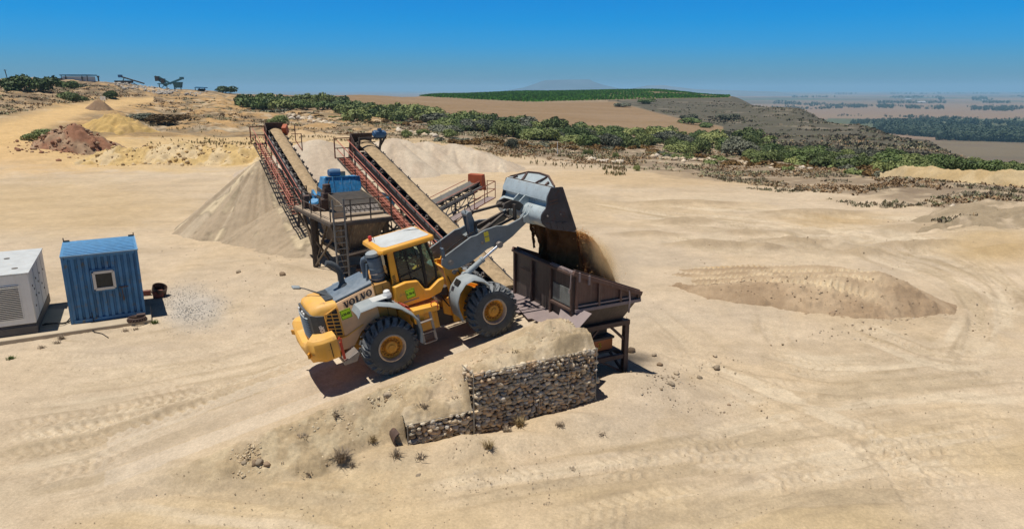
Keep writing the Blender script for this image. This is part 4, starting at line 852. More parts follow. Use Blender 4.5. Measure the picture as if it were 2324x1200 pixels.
for (x, z) in ((2.50, 2.06), (2.46, 1.62)):
    m.lathe([(0, 0), (.07, 0), (.07, .05), (.04, .07), (0, .07)], o=(x, -.46, z), axis=(0, -1, 0), n=14); m.box((x + .06, -.48, z + .02), (.16, .03, .06)); m.build('pin_cap', M['steel'], ff); m = MB()
m = MB(); m.tube([(2.28, -.47, 2.0), (2.32, -.52, 1.8), (2.36, -.5, 1.5)], .014, 6); m.tube([(2.62, -.47, 2.1), (2.68, -.5, 1.9), (2.6, -.5, 1.7)], .014, 6); m.tube([(1.95, -.5, 1.5), (2.02, -.62, 1.3), (2.1, -.6, 1.15), (2.2, -.5, 1.1)], .02, 6); m.build('hose', M['letter'], ff)
m = MB(); m.box((2.72, -.55, 1.86), (.12, .16, .12)); m.build('front_lamp', M['orange'], ff, bevel=.02)
# ---- boom arms
BO = [(2.12, 2.40), (2.16, 2.58), (2.30, 2.66), (3.17, 2.98), (3.35, 2.98), (3.65, 3.06), (4.02, 3.075), (4.40, 3.00), (4.84, 3.08), (4.98, 3.16), (5.12, 3.12), (5.14, 2.98), (5.02, 2.89), (4.80, 2.78), (4.51, 2.62), (4.20, 2.50), (4.03, 2.42), (3.92, 2.42), (3.80, 2.50), (3.60, 2.47), (3.40, 2.38), (3.08, 2.26), (2.58, 2.18), (2.30, 2.22)]
bm_ = []
for s_ in (-1, 1):
    m = MB(); m.side(BO, (.55 if s_ > 0 else -.62), (.62 if s_ > 0 else -.55)); ar = m.build('boom_arm', M['boom'], LD, bevel=.008); bm_.append(ar)
    m = MB()
    for (x, z, r) in ((5.01, 3.03, .10), (3.98, 2.53, .085), (3.49, 2.71, .05), (2.40, 2.42, .09)): m.lathe([(0, .065), (r * .55, .065), (r * .6, .05), (r, .05), (r, -.05)], o=(x, .585 * s_, z), axis=(0, s_, 0), n=18)
    m.build('boom_pin', M['steel'], ar, smooth=40)
m = MB(); m.box((3.66, -.624, 2.93), (.15, .006, .13)); m.box((3.66, -.624, 2.77), (.15, .006, .14)); m.build('warning_sticker', M['sticker'], bm_[0])
m = MB(); m.tube([(3.72, -.6, 2.75), (3.72, .6, 2.75)], .17, 18); m.box((3.55, 0, 2.72), (.3, 1.1, .2), R=Matrix.Rotation(-.3, 3, 'Y')); m.build('cross_tube', M['boom'], LD, bevel=.01)
# lift cylinders
for s_ in (-1, 1):
    y = .72 * s_; A_, B_ = Vector((2.72, y, 1.96)), Vector((3.98, y, 2.53)); d = (B_ - A_)
    m = MB(); m.tube([A_ + d * .02, A_ + d * .50], .082, 16); m.tube([A_ + d * .47, A_ + d * .53], .095, 16); m.lathe([(0, -.06), (.1, -.06), (.1, .06), (0, .06)], o=A_, axis=(0, 1, 0), n=16); lc = m.build('lift_cylinder', M['plastic_grey'], LD, smooth=40)
    m = MB(); m.tube([A_ + d * .5, B_ - d * .04], .045, 14); m.build('piston_rod', M['chrome'], lc, smooth=50)
    m = MB(); m.lathe([(0, -.07), (.09, -.07), (.1, -.05), (.1, .05), (.09, .07), (0, .07)], o=B_, axis=(0, 1, 0), n=16); m.build('rod_eye', M['steel'], lc, smooth=40)
# tilt linkage
m = MB()
for s_ in (-.15, .15): m.side([(3.42, 2.62), (3.62, 2.66), (3.60, 3.1), (3.50, 3.56), (3.42, 3.62), (3.33, 3.56), (3.36, 3.1)], s_ - .03, s_ + .03)
m.box((3.47, 0, 3.05), (.16, .24, .7)); m.lathe([(0, -.2), (.09, -.2), (.09, .2), (0, .2)], o=(3.42, 0, 3.52), axis=(0, 1, 0), n=18); m.build('tilt_lever', M['boom'], LD, bevel=.01)
m = MB(); m.bar((3.50, 0, 3.52), (4.50, 0, 3.50), .09, .07); m.lathe([(0, -.08), (.09, -.08), (.09, .08), (0, .08)], o=(4.60, 0, 3.49), axis=(0, 1, 0), n=14); m.bar((4.45, 0, 3.50), (4.66, 0, 3.49), .13, .12); m.build('tilt_rod', M['iron'], LD, bevel=.008)
m = MB()
for s_ in (-.24, .24): m.side([(4.50, 3.42), (4.60, 3.58), (4.85, 3.62), (5.10, 3.50), (5.22, 3.36), (5.05, 3.22), (4.85, 3.35)], s_ - .03, s_ + .03)
m.tube([(4.62, -.26, 3.5), (4.62, .26, 3.5)], .06, 12); m.tube([(5.1, -.26, 3.35), (5.1, .26, 3.35)], .07, 12)
for s_ in (-.4, -.32): m.bar((4.86, s_, 3.50), (4.80, s_, 3.0), .05, .07)
m.bar((4.96, .3, 3.45), (4.9, .3, 3.0), .06, .08); m.tube([(4.84, -.46, 3.02), (4.84, .46, 3.02)], .05, 10); m.build('bucket_link', M['iron'], LD, bevel=.008)
m = MB(); m.tube([(3.5, -.12, 2.8), (4.1, -.1, 3.02)], .08, 14); m.tube([(4.1, -.1, 3.02), (4.8, -.05, 3.3)], .045, 12); m.bar((3.7, .35, 2.9), (4.8, .3, 3.15), .1, .12); m.bar((3.75, -.36, 2.92), (4.75, -.36, 3.1), .06, .08); m.build('tilt_cylinder', M['iron'], LD, smooth=40)
m = MB(); m.tube([(3.36, -.08, 3.6), (3.34, -.1, 3.72), (3.42, -.1, 3.80), (3.52, -.08, 3.76), (3.54, -.06, 3.62), (3.62, -.05, 3.56)], .014, 6)
for k in range(4): m.tube([(3.50 + .03 * k, -.26 - .03 * k, 3.3), (3.44, -.30, 3.0), (3.6, -.34 + .04 * k, 2.84), (3.9 + .05 * k, -.34, 2.98)], .014, 6)
m.tube([(2.3, -.5, 2.72), (2.8, -.5, 2.92), (3.2, -.5, 3.04), (3.34, -.48, 3.06)], .02, 6); m.build('hydraulic_hose', M['letter'], LD)
m = MB()
for x in (2.7, 3.05, 3.3): m.box((x, -.48, 2.55 + (x - 2.5) * .35), (.07, .08, .06))
m.build('hose_clamp', M['steel'], LD)
# ---- bucket
sec = [(6.20, 2.47), (6.04, 2.50), (5.40, 2.745), (5.24, 2.85), (5.14, 2.98), (5.12, 3.10), (5.14, 3.21), (5.21, 3.31), (5.32, 3.38), (5.43, 3.40), (5.49, 3.47), (5.49, 3.56), (5.39, 3.60), (5.43, 3.72), (5.61, 3.945), (5.74, 3.96)]
ins = [(6.20, 2.485), (6.05, 2.53), (5.43, 2.785), (5.30, 2.88), (5.21, 2.99), (5.19, 3.09), (5.21, 3.18), (5.27, 3.26), (5.37, 3.32), (5.50, 3.34), (5.56, 3.42), (5.56, 3.58), (5.50, 3.64), (5.53, 3.70), (5.66, 3.90), (5.74, 3.92)]
m = MB(); BW = 1.37
rings = [[(x, y, z) for x, z in sec] + [(x, y, z) for x, z in ins[::-1]] for y in (-BW, -.7, 0, .7, BW)]
m.loft(rings); bk = m.build('bucket', M['bucket'], LD, smooth=28)
for s_ in (-1, 1):
    pl = [(6.20, 2.46), (6.04, 2.49), (5.40, 2.735), (5.26, 2.83), (5.15, 2.97), (5.13, 3.10), (5.17, 3.25), (5.32, 3.37), (5.40, 3.55), (5.45, 3.70), (5.60, 3.95), (5.92, 3.90), (6.0, 3.6)]
    m = MB(); m.side(pl, BW * s_, (BW + .035) * s_); m.side([(5.92, 3.90), (6.0, 3.88), (6.28, 2.5), (6.20, 2.46)], (BW - .03) * s_, (BW + .05) * s_); sp_ = m.build('side_plate', M['bucket_side'], bk, bevel=.006)
    for k in range(3): m = MB(); m.side([(5.42 + .2 * k, 2.76 - .075 * k), (5.57 + .2 * k, 2.71 - .075 * k), (5.64 + .2 * k, 2.80 - .075 * k), (5.57 + .2 * k, 2.93 - .06 * k), (5.42 + .2 * k, 2.96 - .06 * k)], (BW + .036) * s_, (BW + .065) * s_); m.build('wear_pad', M['bucket_side'], bk, bevel=.006)
    m = MB(); m.lathe([(.03, 0), (.03, .03), (0, .03)], o=(5.35, (BW + .035) * s_, 3.16), axis=(0, s_, 0), n=10); m.lathe([(.02, 0), (.02, .02), (0, .02)], o=(5.8, (BW + .035) * s_, 3.1), axis=(0, s_, 0), n=10)
    m.build('side_bolt', M['steel'], bk, bevel=.004)
    m = MB(); m.box((5.62, (BW + .038) * s_, 3.56), (.3, .01, .05)); m.box((5.62, (BW + .038) * s_, 3.47), (.3, .01, .05)); m.build('worn_decal', M['bucket_rib'], bk)
m = MB(); m.side([(6.02, 2.50), (6.26, 2.42), (6.27, 2.445), (6.03, 2.53)], -BW - .03, BW + .03); m.build('cutting_edge', M['steel'], bk)
# spill guard: raised top edge with ribs
m = MB(); gd = [(5.74, -BW, 3.94), (6.02, -.62, 4.10), (6.06, -.3, 4.12), (6.06, .3, 4.12), (6.02, .62, 4.10), (5.74, BW, 3.94)]
m.hexa([(x, y, z) for x, y, z in gd][:], [(x + .02, y, z - .03) for x, y, z in gd]); gdo = m.build('spill_guard', M['bucket'], bk)
m = MB()
for y0, y1 in ((-1.0, -.98), (-.42, -.62), (.42, .62), (1.0, .98), (-.05, -.2)):
    if y0 == -.05: continue
    m.bar((5.66, y0, 3.965), (5.98 - max(0, abs(y1) - .62) * .5, y1 * .98, 4.10 - max(0, abs(y1) - .62) * .22), .06, .05)
m.bar((5.74, -BW, 3.955), (6.02, -.62, 4.115), .05); m.bar((6.02, -.62, 4.115), (6.06, 0, 4.135), .05); m.bar((6.06, 0, 4.135), (6.02, .62, 4.115), .05); m.bar((6.02, .62, 4.115), (5.74, BW, 3.955), .05); m.bar((5.66, -BW, 3.95), (5.66, BW, 3.95), .035, .03)
m.build('guard_rib', M['bucket_rib'], gdo)
# back box step + hooks
m = MB()
for s_ in (-.56, .56):
    for o_ in (-.10, .10): m.side([(4.93, 2.95), (5.08, 2.88), (5.42, 2.74), (5.26, 3.05), (5.30, 3.40), (5.24, 3.36), (5.10, 3.18), (4.94, 3.12)], s_ + o_ - .02, s_ + o_ + .02)
for s_ in (-.2, .2): m.side([(5.0, 3.28), (5.2, 3.2), (5.5, 3.45), (5.48, 3.60), (5.34, 3.64), (5.12, 3.50)], s_ - .025, s_ + .025)
m.build('bucket_bracket', M['bucket'], bk, bevel=.008)
# ---- operator
def skin_body(name, verts, edges, radii, m, parent, levels=1):
    me = bpy.data.meshes.new(name); me.from_pydata(verts, edges, []); o = bpy.data.objects.new(name, me); col.objects.link(o); o.parent = parent
    sk = o.modifiers.new('skin', 'SKIN'); sk.use_smooth_shade = True
    for i, r in enumerate(radii): me.skin_vertices[0].data[i].radius = r if isinstance(r, tuple) else (r, r)
    me.skin_vertices[0].data[0].use_root = True
    s2 = o.modifiers.new('sub', 'SUBSURF'); s2.levels = levels; s2.render_levels = levels
    me.materials.append(m); return o
OP = empty('person', (0, 0, 0), 0, local=True); OP.matrix_world = LD.matrix_basis @ Matrix.Translation((0, 0, 0)); OP.location = LD.location; OP.rotation_euler = LD.rotation_euler
tag(OP, 'loader operator in navy overalls seated at the wheel behind the tinted cab glass', 'person')
V_ = [(.86, 0, 2.42), (.84, 0, 2.62), (.83, 0, 2.84), (.84, 0, 2.93), (.86, 0, 3.02), (.87, 0, 3.09), (.84, -.2, 2.86), (1.02, -.27, 2.64), (1.30, -.22, 2.68), (1.44, -.15, 2.73), (.84, .2, 2.86), (1.02, .27, 2.64), (1.30, .22, 2.68), (1.44, .15, 2.73), (.92, -.1, 2.40), (1.32, -.15, 2.42), (1.50, -.15, 2.16), (.92, .1, 2.40), (1.32, .15, 2.42), (1.50, .15, 2.16)]
E_ = [(0, 1), (1, 2), (2, 3), (3, 4), (4, 5), (2, 6), (6, 7), (7, 8), (8, 9), (2, 10), (10, 11), (11, 12), (12, 13), (0, 14), (14, 15), (15, 16), (0, 17), (17, 18), (18, 19)]
R_ = [(.14, .17), (.13, .16), (.12, .17), (.055, .055), (.085, .075), (.09, .08), .065, .05, .038, .035, .065, .05, .038, .035, .09, .075, .05, .09, .075, .05]
skin_body('body', V_, E_, R_, M['overalls'], OP, 2)
m = MB()
m.loft([[(.88 + a * math.cos(t), b * math.sin(t), z) for t in [2 * math.pi * k / 14 for k in range(14)]] for z, a, b in ((2.93, .05, .05), (2.97, .085, .06), (3.03, .105, .075), (3.10, .108, .08), (3.16, .09, .072), (3.19, .05, .04))])
m.box((.995, 0, 3.04), (.03, .03, .045)); m.box((.98, .0, 2.99), (.012, .05, .012)); m.box((.88, -.08, 3.06), (.04, .02, .06)); m.box((.88, .08, 3.06), (.04, .02, .06))
for s_ in (-1, 1):
    hnd = Vector((1.49, .15 * s_, 2.75)); m.box(hnd, (.08, .03, .07))
    for k in range(4): m.tube([hnd + Vector((.03, 0, .03 - .02 * k)), hnd + Vector((.07, -.01 * s_, .035 - .02 * k)), hnd + Vector((.06, -.04 * s_, .03 - .02 * k))], .009, 5)
    m.tube([hnd + Vector((0, -.01 * s_, .03)), hnd + Vector((.03, -.04 * s_, .05))], .011, 5)
m.build('head_and_hands', M['skin'], OP, bevel=.01, smooth=60)
m = MB(); m.loft([[(.865 + a * math.cos(t), b * math.sin(t), z) for t in [2 * math.pi * k / 14 for k in range(14)]] for z, a, b in ((3.09, .11, .088), (3.15, .108, .086), (3.20, .07, .06), (3.215, .02, .02))]); m.build('hair', M['hair'], OP, smooth=60)
m = MB()
for s_ in (-1, 1): m.lathe([(.012, 0), (0, .008)], o=(.975, .033 * s_, 3.07), axis=(1, 0, 0), n=8)
m.build('eyes', M['letter'], OP)
# ================================================================== feed hopper (frame: x = s along the ramp, y = l to its left)
HPz = 0.0
HP = empty('feed_hopper', (O2[0], O2[1], 0), YAW, local=True)
tag(HP, 'rusty brown steel feed hopper on legs under the raised loader bucket', 'hopper')
m = MB(); m.span((5.17, -2.2, 2.15), (5.21, 1.4, 3.72)); wl = m.build('back_wall', M['hopper'], HP)
m = MB()
for l in (1.36, .20, -.98, -2.16): m.span((5.09, l - .05, 2.2), (5.17, l + .05, 3.70))
m.span((5.05, -2.28, 3.70), (5.25, 1.46, 3.78)); m.span((5.06, -2.2, 2.60), (5.17, -1.03, 2.68)); m.bar((5.10, .1, 3.25), (5.10, .95, 3.25), .02, .04); m.build('wall_stiffener', M['rust_brown'], wl, bevel=.008)
m = MB(); m.span((5.145, -2.05, 2.72), (5.168, -1.07, 3.25)); m.build('worn_patch', mat('worn_grey_steel', (.16, .17, .16), .5, var=.3, vs=4), wl)
m = MB()
for i in range(46): 
    l = -2.2 + i * .027
    m.tube([(5.10 + .02 * math.sin(i * 2.1), l, 3.80 + .015 * math.cos(i * 1.7)), (5.19, l + .03, 3.82)], .028, 5)
m.tube([(5.05, -2.22, 3.76), (5.02, -2.24, 3.5), (5.04, -2.2, 3.35), (5.0, -2.18, 3.2)], .02, 6); m.build('chain', M['plate'], HP)
for s_, l in ((-1, -2.2), (1, 1.4)):
    nm_ = 'end_wing'
    m = MB(); m.side([(5.2, 2.64), (7.55, 2.64), (7.55, 2.82), (5.2, 3.72)], l, l + .04 * -s_); ew = m.build(nm_, M['wing'], HP)
    m = MB()
    for s1 in (5.24, 6.05, 6.85):
        z1_ = 3.72 - (s1 - 5.2) * .383; m.bar((s1, l + .04 * s_, 2.66), (s1, l + .04 * s_, z1_), .09, .07)
    m.bar((5.1, l + .05 * s_, 3.80), (7.66, l + .05 * s_, 2.83), .10, .13); m.build('wing_stiffener', M['wing'], ew, bevel=.006)
    m = MB(); m.bar((5.2, l + .06 * s_, 2.63), (7.62, l + .06 * s_, 2.63), .09, .10); m.build('rim_ledge', M['plate'], ew, bevel=.006); m = MB(); m.bar((5.2, l + .05 * s_, 2.76), (7.2, l + .05 * s_, 2.76), .05, .05); m.build('rim_ledge', M['plate'], ew, bevel=.006)
m = MB()
m.span((7.52, -2.26, 2.58), (7.64, 1.46, 2.80)); m.bar((5.2, -2.14, 3.80), (7.62, -2.14, 2.86), .12, .16); m.bar((5.2, 1.32, 3.80), (7.62, 1.32, 2.86), .12, .16)
for k in range(13): m.bar((5.25, -2.0 + .26 * k, 3.70), (7.55, -2.0 + .26 * k, 2.80), .05, .09)
m.bar((6.4, -2.1, 3.24), (6.4, 1.3, 3.24), .08, .1); m.build('grizzly_grid', M['rust_brown'], HP)
m = MB()
m.tube([(7.15, -2.3, 2.95), (7.17, -2.33, 2.7), (7.15, -2.33, 2.5), (7.16, -2.3, 2.3)], .028, 6); m.tube([(7.1, -2.26, 3.1), (7.15, -2.3, 2.95)], .02, 5)
for s1 in (5.3, 5.65): m.box((s1, -2.28, 3.70 - (s1 - 5.2) * .38), (.07, .05, .28))
m.build('chain_hook', M['plate'], HP)
m = MB(); top = [(5.2, -2.2, 2.62), (7.55, -2.2, 2.62), (7.55, 1.4, 2.62), (5.2, 1.4, 2.62)]; bot = [(5.75, -1.75, 1.86), (7.3, -1.75, 1.86), (7.3, 1.0, 1.86), (5.75, 1.0, 1.86)]; m.hexa(bot, top)
m.build('bin', M['hopper'], HP, bevel=.01)
legs = []
for s1 in (5.75, 7.42):
    for l in (-1.85, 1.05):
        m = MB(); m.box((s1, l, .93), (.13, .03, 1.9)); m.box((s1, l - .075, .93), (.16, .02, 1.9)); m.box((s1, l + .075, .93), (.16, .02, 1.9)); m.build('leg', M['rust_brown'], HP)
m = MB()
for l in (-1.85, 1.05): m.span((5.66, l - .09, 1.74), (7.52, l + .09, 1.90)); m.span((5.66, l - .06, .62), (7.52, l + .06, .76))
for s1 in (5.75, 7.42): m.span((s1 - .08, -1.75, 1.74), (s1 + .08, .95, 1.88)); m.span((s1 - .06, -1.78, .62), (s1 + .06, .98, .76))
m.bar((6.85, -1.85, 1.72), (7.36, -1.85, 1.25), .08); m.bar((6.35, -1.85, 1.72), (5.84, -1.85, 1.25), .06); m.bar((6.5, -1.85, .62), (7.36, -1.85, .12), .07); m.bar((7.42, -.9, .62), (7.42, -1.75, .12), .07)
m.span((5.8, -1.6, .78), (7.3, .9, .84)); m.build('support_frame', M['rust_brown'], HP, bevel=.006)
m = MB(); m.span((6.1, -1.55, .86), (7.15, -.6, 1.22)); vb = m.build('feeder_drive', M['orange'], HP, bevel=.015)
m = MB(); m.span((6.0, -1.58, 1.22), (7.2, -.5, 1.30)); m.span((5.9, -1.3, 1.3), (7.1, -.2, 1.62)); m.build('feeder_cover', M['iron'], HP, bevel=.01)
m = MB(); m.tube([(6.58, -1.562, 1.10), (6.64, -1.562, 1.13), (6.69, -1.562, 1.10), (6.63, -1.562, 1.06), (6.70, -1.562, 1.02), (6.64, -1.562, .97), (6.58, -1.562, .99)], .014, 5); m.build('painted_mark', M['sticker'], vb)
# loose plates on the ramp by the hopper
def wplate(name, pts, th, m_, label, cat, group=None):
    c = Vector(pts[0]); e = empty(name, c); m = MB(); n = (Vector(pts[1]) - c).cross(Vector(pts[3]) - c).normalized() * th
    m.hexa([Vector(p) for p in pts], [Vector(p) + n for p in pts]); 
    bpy.data.objects.remove(e); o = m.build(name, m_, None, bevel=.006); return tag(o, label, cat, group)
wplate('steel_plate', [atz(1277, 684, 2.70), atz(1343, 711, 2.62), atz(1312, 746, 2.30), atz(1266, 722, 2.36)], .02, M['plate'], 'mauve steel plate leaning off the near corner of the feed hopper', 'steel plate')
for i, (s1, l1, dx, dy, yw, lab) in enumerate([(4.62, 1.75, .9, .7, .25, 'mauve steel plate lying on the ramp end, farthest from the gabion wall'), (4.72, .95, .85, .8, -.15, 'mauve steel plate on the ramp end behind the front wheel'), (4.75, .1, .8, .75, .1, 'shaded mauve steel plate against the middle of the hopper wall'),
                                               (4.78, -.75, .75, .8, -.2, 'mauve steel plate between the front wheel and the hopper wall'), (4.80, -1.55, .7, .6, .2, 'small mauve steel plate nearest the leaning plate on the ramp end')]):
    x_, y_, _ = from_sl(s1, l1); z_ = float(zramp(s1)) + .05
    m = MB(); m.box((x_, y_, z_), (dx * 1.25, dy * 1.25, .025), R=Matrix.Rotation(YAW + yw, 3, 'Z') @ Matrix.Rotation(-.06 * (i % 3), 3, 'Y') @ Matrix.Rotation(.05 * (i - 2), 3, 'X')); tag(m.build('steel_plate', M['plate'], None, bevel=.006), lab, 'steel plate', 'loose steel plates on the ramp end')
# ================================================================== gabion walls
_ico = bmesh.new(); bmesh.ops.create_icosphere(_ico, subdivisions=2, radius=1); IV = np.array([v.co[:] for v in _ico.verts]); IF = np.array([[v.index for v in f.verts] for f in _ico.faces]); _ico.free()
_ico = bmesh.new(); bmesh.ops.create_icosphere(_ico, subdivisions=1, radius=1); IV1 = np.array([v.co[:] for v in _ico.verts]); IF1 = np.array([[v.index for v in f.verts] for f in _ico.faces]); _ico.free()
def rocks(P, Sz, flat=.75, rough=.22, hi=False, tones=None):
    iv, if_ = (IV, IF) if hi else (IV1, IF1); n = len(P); k = len(iv); P = np.asarray(P, float)
    V = np.repeat(iv[None], n, 0); V = V * (1 + rough * (rng.random((n, k, 1)) - .5) * 2 * (.6 if hi else 1))
    # chunky: squash along random directions
    for _ in range(7 if hi else 3):
        d = rng.normal(size=(n, 1, 3)); d /= np.linalg.norm(d, axis=2, keepdims=True); t = (V * d).sum(2, keepdims=True); lim = (.50 if hi else .55) + .35 * rng.random((n, 1, 1)); V = V - d * np.maximum(t - lim, 0)
    Sz = np.asarray(Sz, float); Sz = Sz[:, None] if Sz.ndim == 1 else Sz
    sc_ = Sz * np.array([1, 1, flat]) * (1 + .3 * (rng.random((n, 3)) - .5)); V = V * sc_[:, None, :]
    a = rng.random(n) * 6.28; c, s_ = np.cos(a)[:, None], np.sin(a)[:, None]; x, y = V[..., 0] * c - V[..., 1] * s_, V[..., 0] * s_ + V[..., 1] * c
    V = np.stack([x, y, V[..., 2]], 2) + P[:, None]; Fq = (if_[None] + (np.arange(n) * k)[:, None, None]).reshape(-1, 3)
    tn = np.array(tones if tones is not None else [(.36, .28, .19)]); c = tn[rng.integers(0, len(tn), n)] * (.75 + .5 * rng.random((n, 1)))
    return V.reshape(-1, 3), Fq, np.repeat(c, k, 0)
GT = [(.56, .45, .32), (.48, .39, .28), (.50, .44, .36), (.58, .45, .29), (.48, .34, .21), (.42, .37, .31), (.58, .49, .36), (.44, .32, .21), (.55, .46, .33)]
def gabion(s0, s1, z0, z1, label, seams, left_end=False):
    o = empty('gabion_wall', (O2[0], O2[1], 0), YAW, local=True); tag(o, label, 'gabion wall')
    P, Sz = [], []
    def face(fn, u0, u1):
        z = z0 + .04; r = 0
        while z < z1 - .01:
            u = u0 + .05 + (r % 2) * .06
            while u < u1 - .02:
                w_ = random.uniform(.065, .11); u += w_
                P.append(fn(u, z + random.uniform(-.025, .025))); Sz.append((w_ * 1.5, w_ * .9, w_ * random.uniform(.62, .95))); u += w_ * .80
            z += .105; r += 1
    face(lambda u, z: (u, -3.235 + random.uniform(-.03, .015), min(z, z1 - .06)), s0, s1)
    if left_end: face(lambda u, z: (s0 + .05 + random.uniform(-.02, .03), u, min(z, z1 - .06)), -3.2, -2.75)
    face(lambda u, z: (s1 - .06 + random.uniform(-.03, .02), u, min(z, z1 - .06)), -3.2, -2.3)
    V, Fq, c = rocks(P, np.array(Sz), 1.0, .12, True, GT)
    st = nmesh('stones', V, Fq, M['heap'], c, o, smooth=False)
    m = MB(); m.span((s0 + .06, -3.19, z0 - .3), (s1 - .08, -2.85, z1 - .10)); m.build('core', M['rock_dark'], o)
    ns, nl = int((s1 - s0 + .1) / .035), 26; sg, lg = np.meshgrid(np.linspace(s0 - .02, s1 + .0, ns), np.linspace(-3.30, -2.62, nl)); sg, lg = sg.ravel(), lg.ravel(); xg, yg, _ = from_sl(sg, lg)
    t = sstep(-3.30, -2.95, lg); zg_ = - .10 * sstep(-2.80, -2.64, lg) + (z1 - .015 + .03 * fbm(sg, lg, .5, 4, 7)) * (1 - t) + .05 * fbm(sg, lg, .13, 3, 8) + .13 * np.clip(fbm(sg, lg, .32, 4, 6), 0, 1) + (ground_z(*from_sl(np.minimum(sg, 4.95), np.maximum(lg, -2.93))[:2]) + .035) * t - .05 * (lg < -3.26)
    I = np.arange(ns * nl).reshape(nl, ns); nmesh('sand_cover', np.stack([sg, lg, zg_], 1), np.stack([I[:-1, :-1].ravel(), I[:-1, 1:].ravel(), I[1:, 1:].ravel(), I[1:, :-1].ravel()], 1), M['heap'], mixc((.47, .375, .25), (.36, .275, .17), sstep(-.1, .35, fbm(sg, lg, .5, 4, 9))), o, smooth=True)
    m = MB(); r = .011
    for z in (z1, z1 - .52, z1 - 1.02):
        if z > z0 - .1: m.bar((s0, -3.335, z), (s1, -3.335, z), r, r)
    for s_ in [s0] + seams + [s1]: m.bar((s_, -3.335, z0 - .1), (s_, -3.335, z1), r * 1.6, r * 1.6)
    m.bar((s1, -3.33, z1), (s1, -2.4, z1), r, r); m.bar((s0, -3.33, z1), (s0, -2.6, z1), r, r); m.build('wire_basket', M['wire'], o)
    return o
gabion(1.35, 5.25, -.15, 1.82, 'tall stone gabion wall holding up the ramp beside the hopper', [3.35, 4.3], True)
gabion(-.50, 1.33, -.15, .82, 'low stone gabion step at the foot of the tall gabion wall', [])
# old half pipe at the end of the low step
m = MB(); e_ = from_sl(-.62, -3.12)
m.loft([[(e_[0] + hx * (a * r) - hy * y_, e_[1] + hy * (a * r) + hx * y_, .42 + b * r) for a, b, r in [(math.cos(t), math.sin(t), .22) for t in np.linspace(1.9, 4.9, 9)] + [(math.cos(t), math.sin(t), .19) for t in np.linspace(4.9, 1.9, 9)]] for y_ in (-.14, .05, .3)])
tag(m.build('pipe_shell', M['rust_brown'], None), 'rusty curved half pipe stuck in the sand at the end of the low gabion step', 'pipe')
# ================================================================== falling soil and its dust
def soil_body(name, m_, l0, l1, s_top, s_bot, z_top, z_bot, th0, th1, seed, spread=.0, rag=.12):
    nl, nv = max(10, int((l1 - l0) / .045)), 56; c = []
    V = []; I = {}
    for side in (0, 1):
        for j in range(nv + 1):
            t = j / nv; z = z_top + (z_bot - z_top) * t; s_ = s_top + (s_bot - s_top) * t ** .7
            for i in range(nl + 1):
                u = i / nl; l = l0 + (l1 - l0) * u; l += (u - .5) * spread * t
                ed = min(1, math.sin(math.pi * min(max(u, .0), 1)) * 2.2); th = (th0 + (th1 - th0) * t) * ed * (.6 + .4 * min(1, (1 - t) * 3 + .2))
                V.append((s_ + (th if side else -th), l, z, t, u))
    V = np.array(V); a = fbm(V[:, 1] * 1.0, V[:, 2] * .35, .22, 4, seed) * rag + fbm(V[:, 1], V[:, 2], .09, 3, seed + 9) * rag * .4
    sd = np.repeat([-1, 1], (nv + 1) * (nl + 1)); ed = np.clip(np.sin(np.pi * V[:, 4]) * 2.2, 0, 1)
    S = V[:, 0] + sd * a * ed; Lk_ = V[:, 1] + fbm(V[:, 2], V[:, 0] * 0 + seed, .3, 4, seed + 5) * .16 * (V[:, 3] * .8 + .2); Z = V[:, 2] - fbm(V[:, 1], V[:, 0] * 0, .16, 3, seed + 2) * .30 * V[:, 3] ** 2
    n = (nv + 1) * (nl + 1); I = np.arange(n).reshape(nv + 1, nl + 1); q = np.stack([I[:-1, :-1].ravel(), I[:-1, 1:].ravel(), I[1:, 1:].ravel(), I[1:, :-1].ravel()], 1)
    x = O2[0] + S * hx - Lk_ * hy; y = O2[1] + S * hy + Lk_ * hx
    return np.stack([x, y, Z], 1), np.concatenate([q, q[:, ::-1] + n])
parts = [soil_body('a', None, -1.32, .40, 5.72, 6.05, 4.88, 3.15, .16, .34, 3), soil_body('a', None, .52, .92, 5.70, 5.95, 4.86, 3.35, .10, .2, 13, 0, .10), soil_body('a', None, 1.02, 1.22, 5.68, 5.86, 4.86, 4.15, .08, .08, 23, 0, .08), soil_body('a', None, 1.24, 1.34, 5.66, 5.82, 4.86, 3.75, .05, .05, 33, 0, .06)]
V = np.concatenate([p_[0] for p_ in parts]); o_ = np.cumsum([0] + [len(p_[0]) for p_ in parts]); Fq = np.concatenate([p_[1] + o for p_, o in zip(parts, o_)])
fs_ = nmesh('falling_soil', V, Fq, M['soil_shaded'], None, smooth=True); tag(fs_, 'soil pouring from the bucket into the hopper, shade put into its dark brown', 'falling soil', kind='stuff')
sb = [soil_body('b', None, a, b_, s0, s1, z0, 2.85, .05, .10, sd, .2, .16) for a, b_, s0, s1, z0, sd in ((-1.44, -.5, 6.05, 6.9, 4.75, 43), (-1.5, -.75, 6.2, 7.2, 4.6, 53), (-1.40, .4, 6.2, 7.15, 4.5, 63))]
so2 = np.cumsum([0] + [len(k[0]) for k in sb]); V = np.concatenate([k[0] for k in sb]); Fq = np.concatenate([k[1] + o for k, o in zip(sb, so2)])
n_ = 2200; t = rng.random(n_); l = -1.5 + 2.8 * rng.random(n_) ** 1.8; s_ = 5.85 + t ** .7 * 1.0 + rng.normal(0, .10 + .22 * t, n_); z = 4.9 - t * 1.9 + rng.normal(0, .05, n_)
x, y, _ = from_sl(s_, l); cv, cf_, cc = rocks(np.stack([x, y, z], 1), rng.uniform(.005, .018, n_) , .9, .3)
V2 = np.concatenate([V, cv]); q3 = np.concatenate([Fq[:, [0, 1, 2]], Fq[:, [0, 2, 3]], cf_ + len(V)])
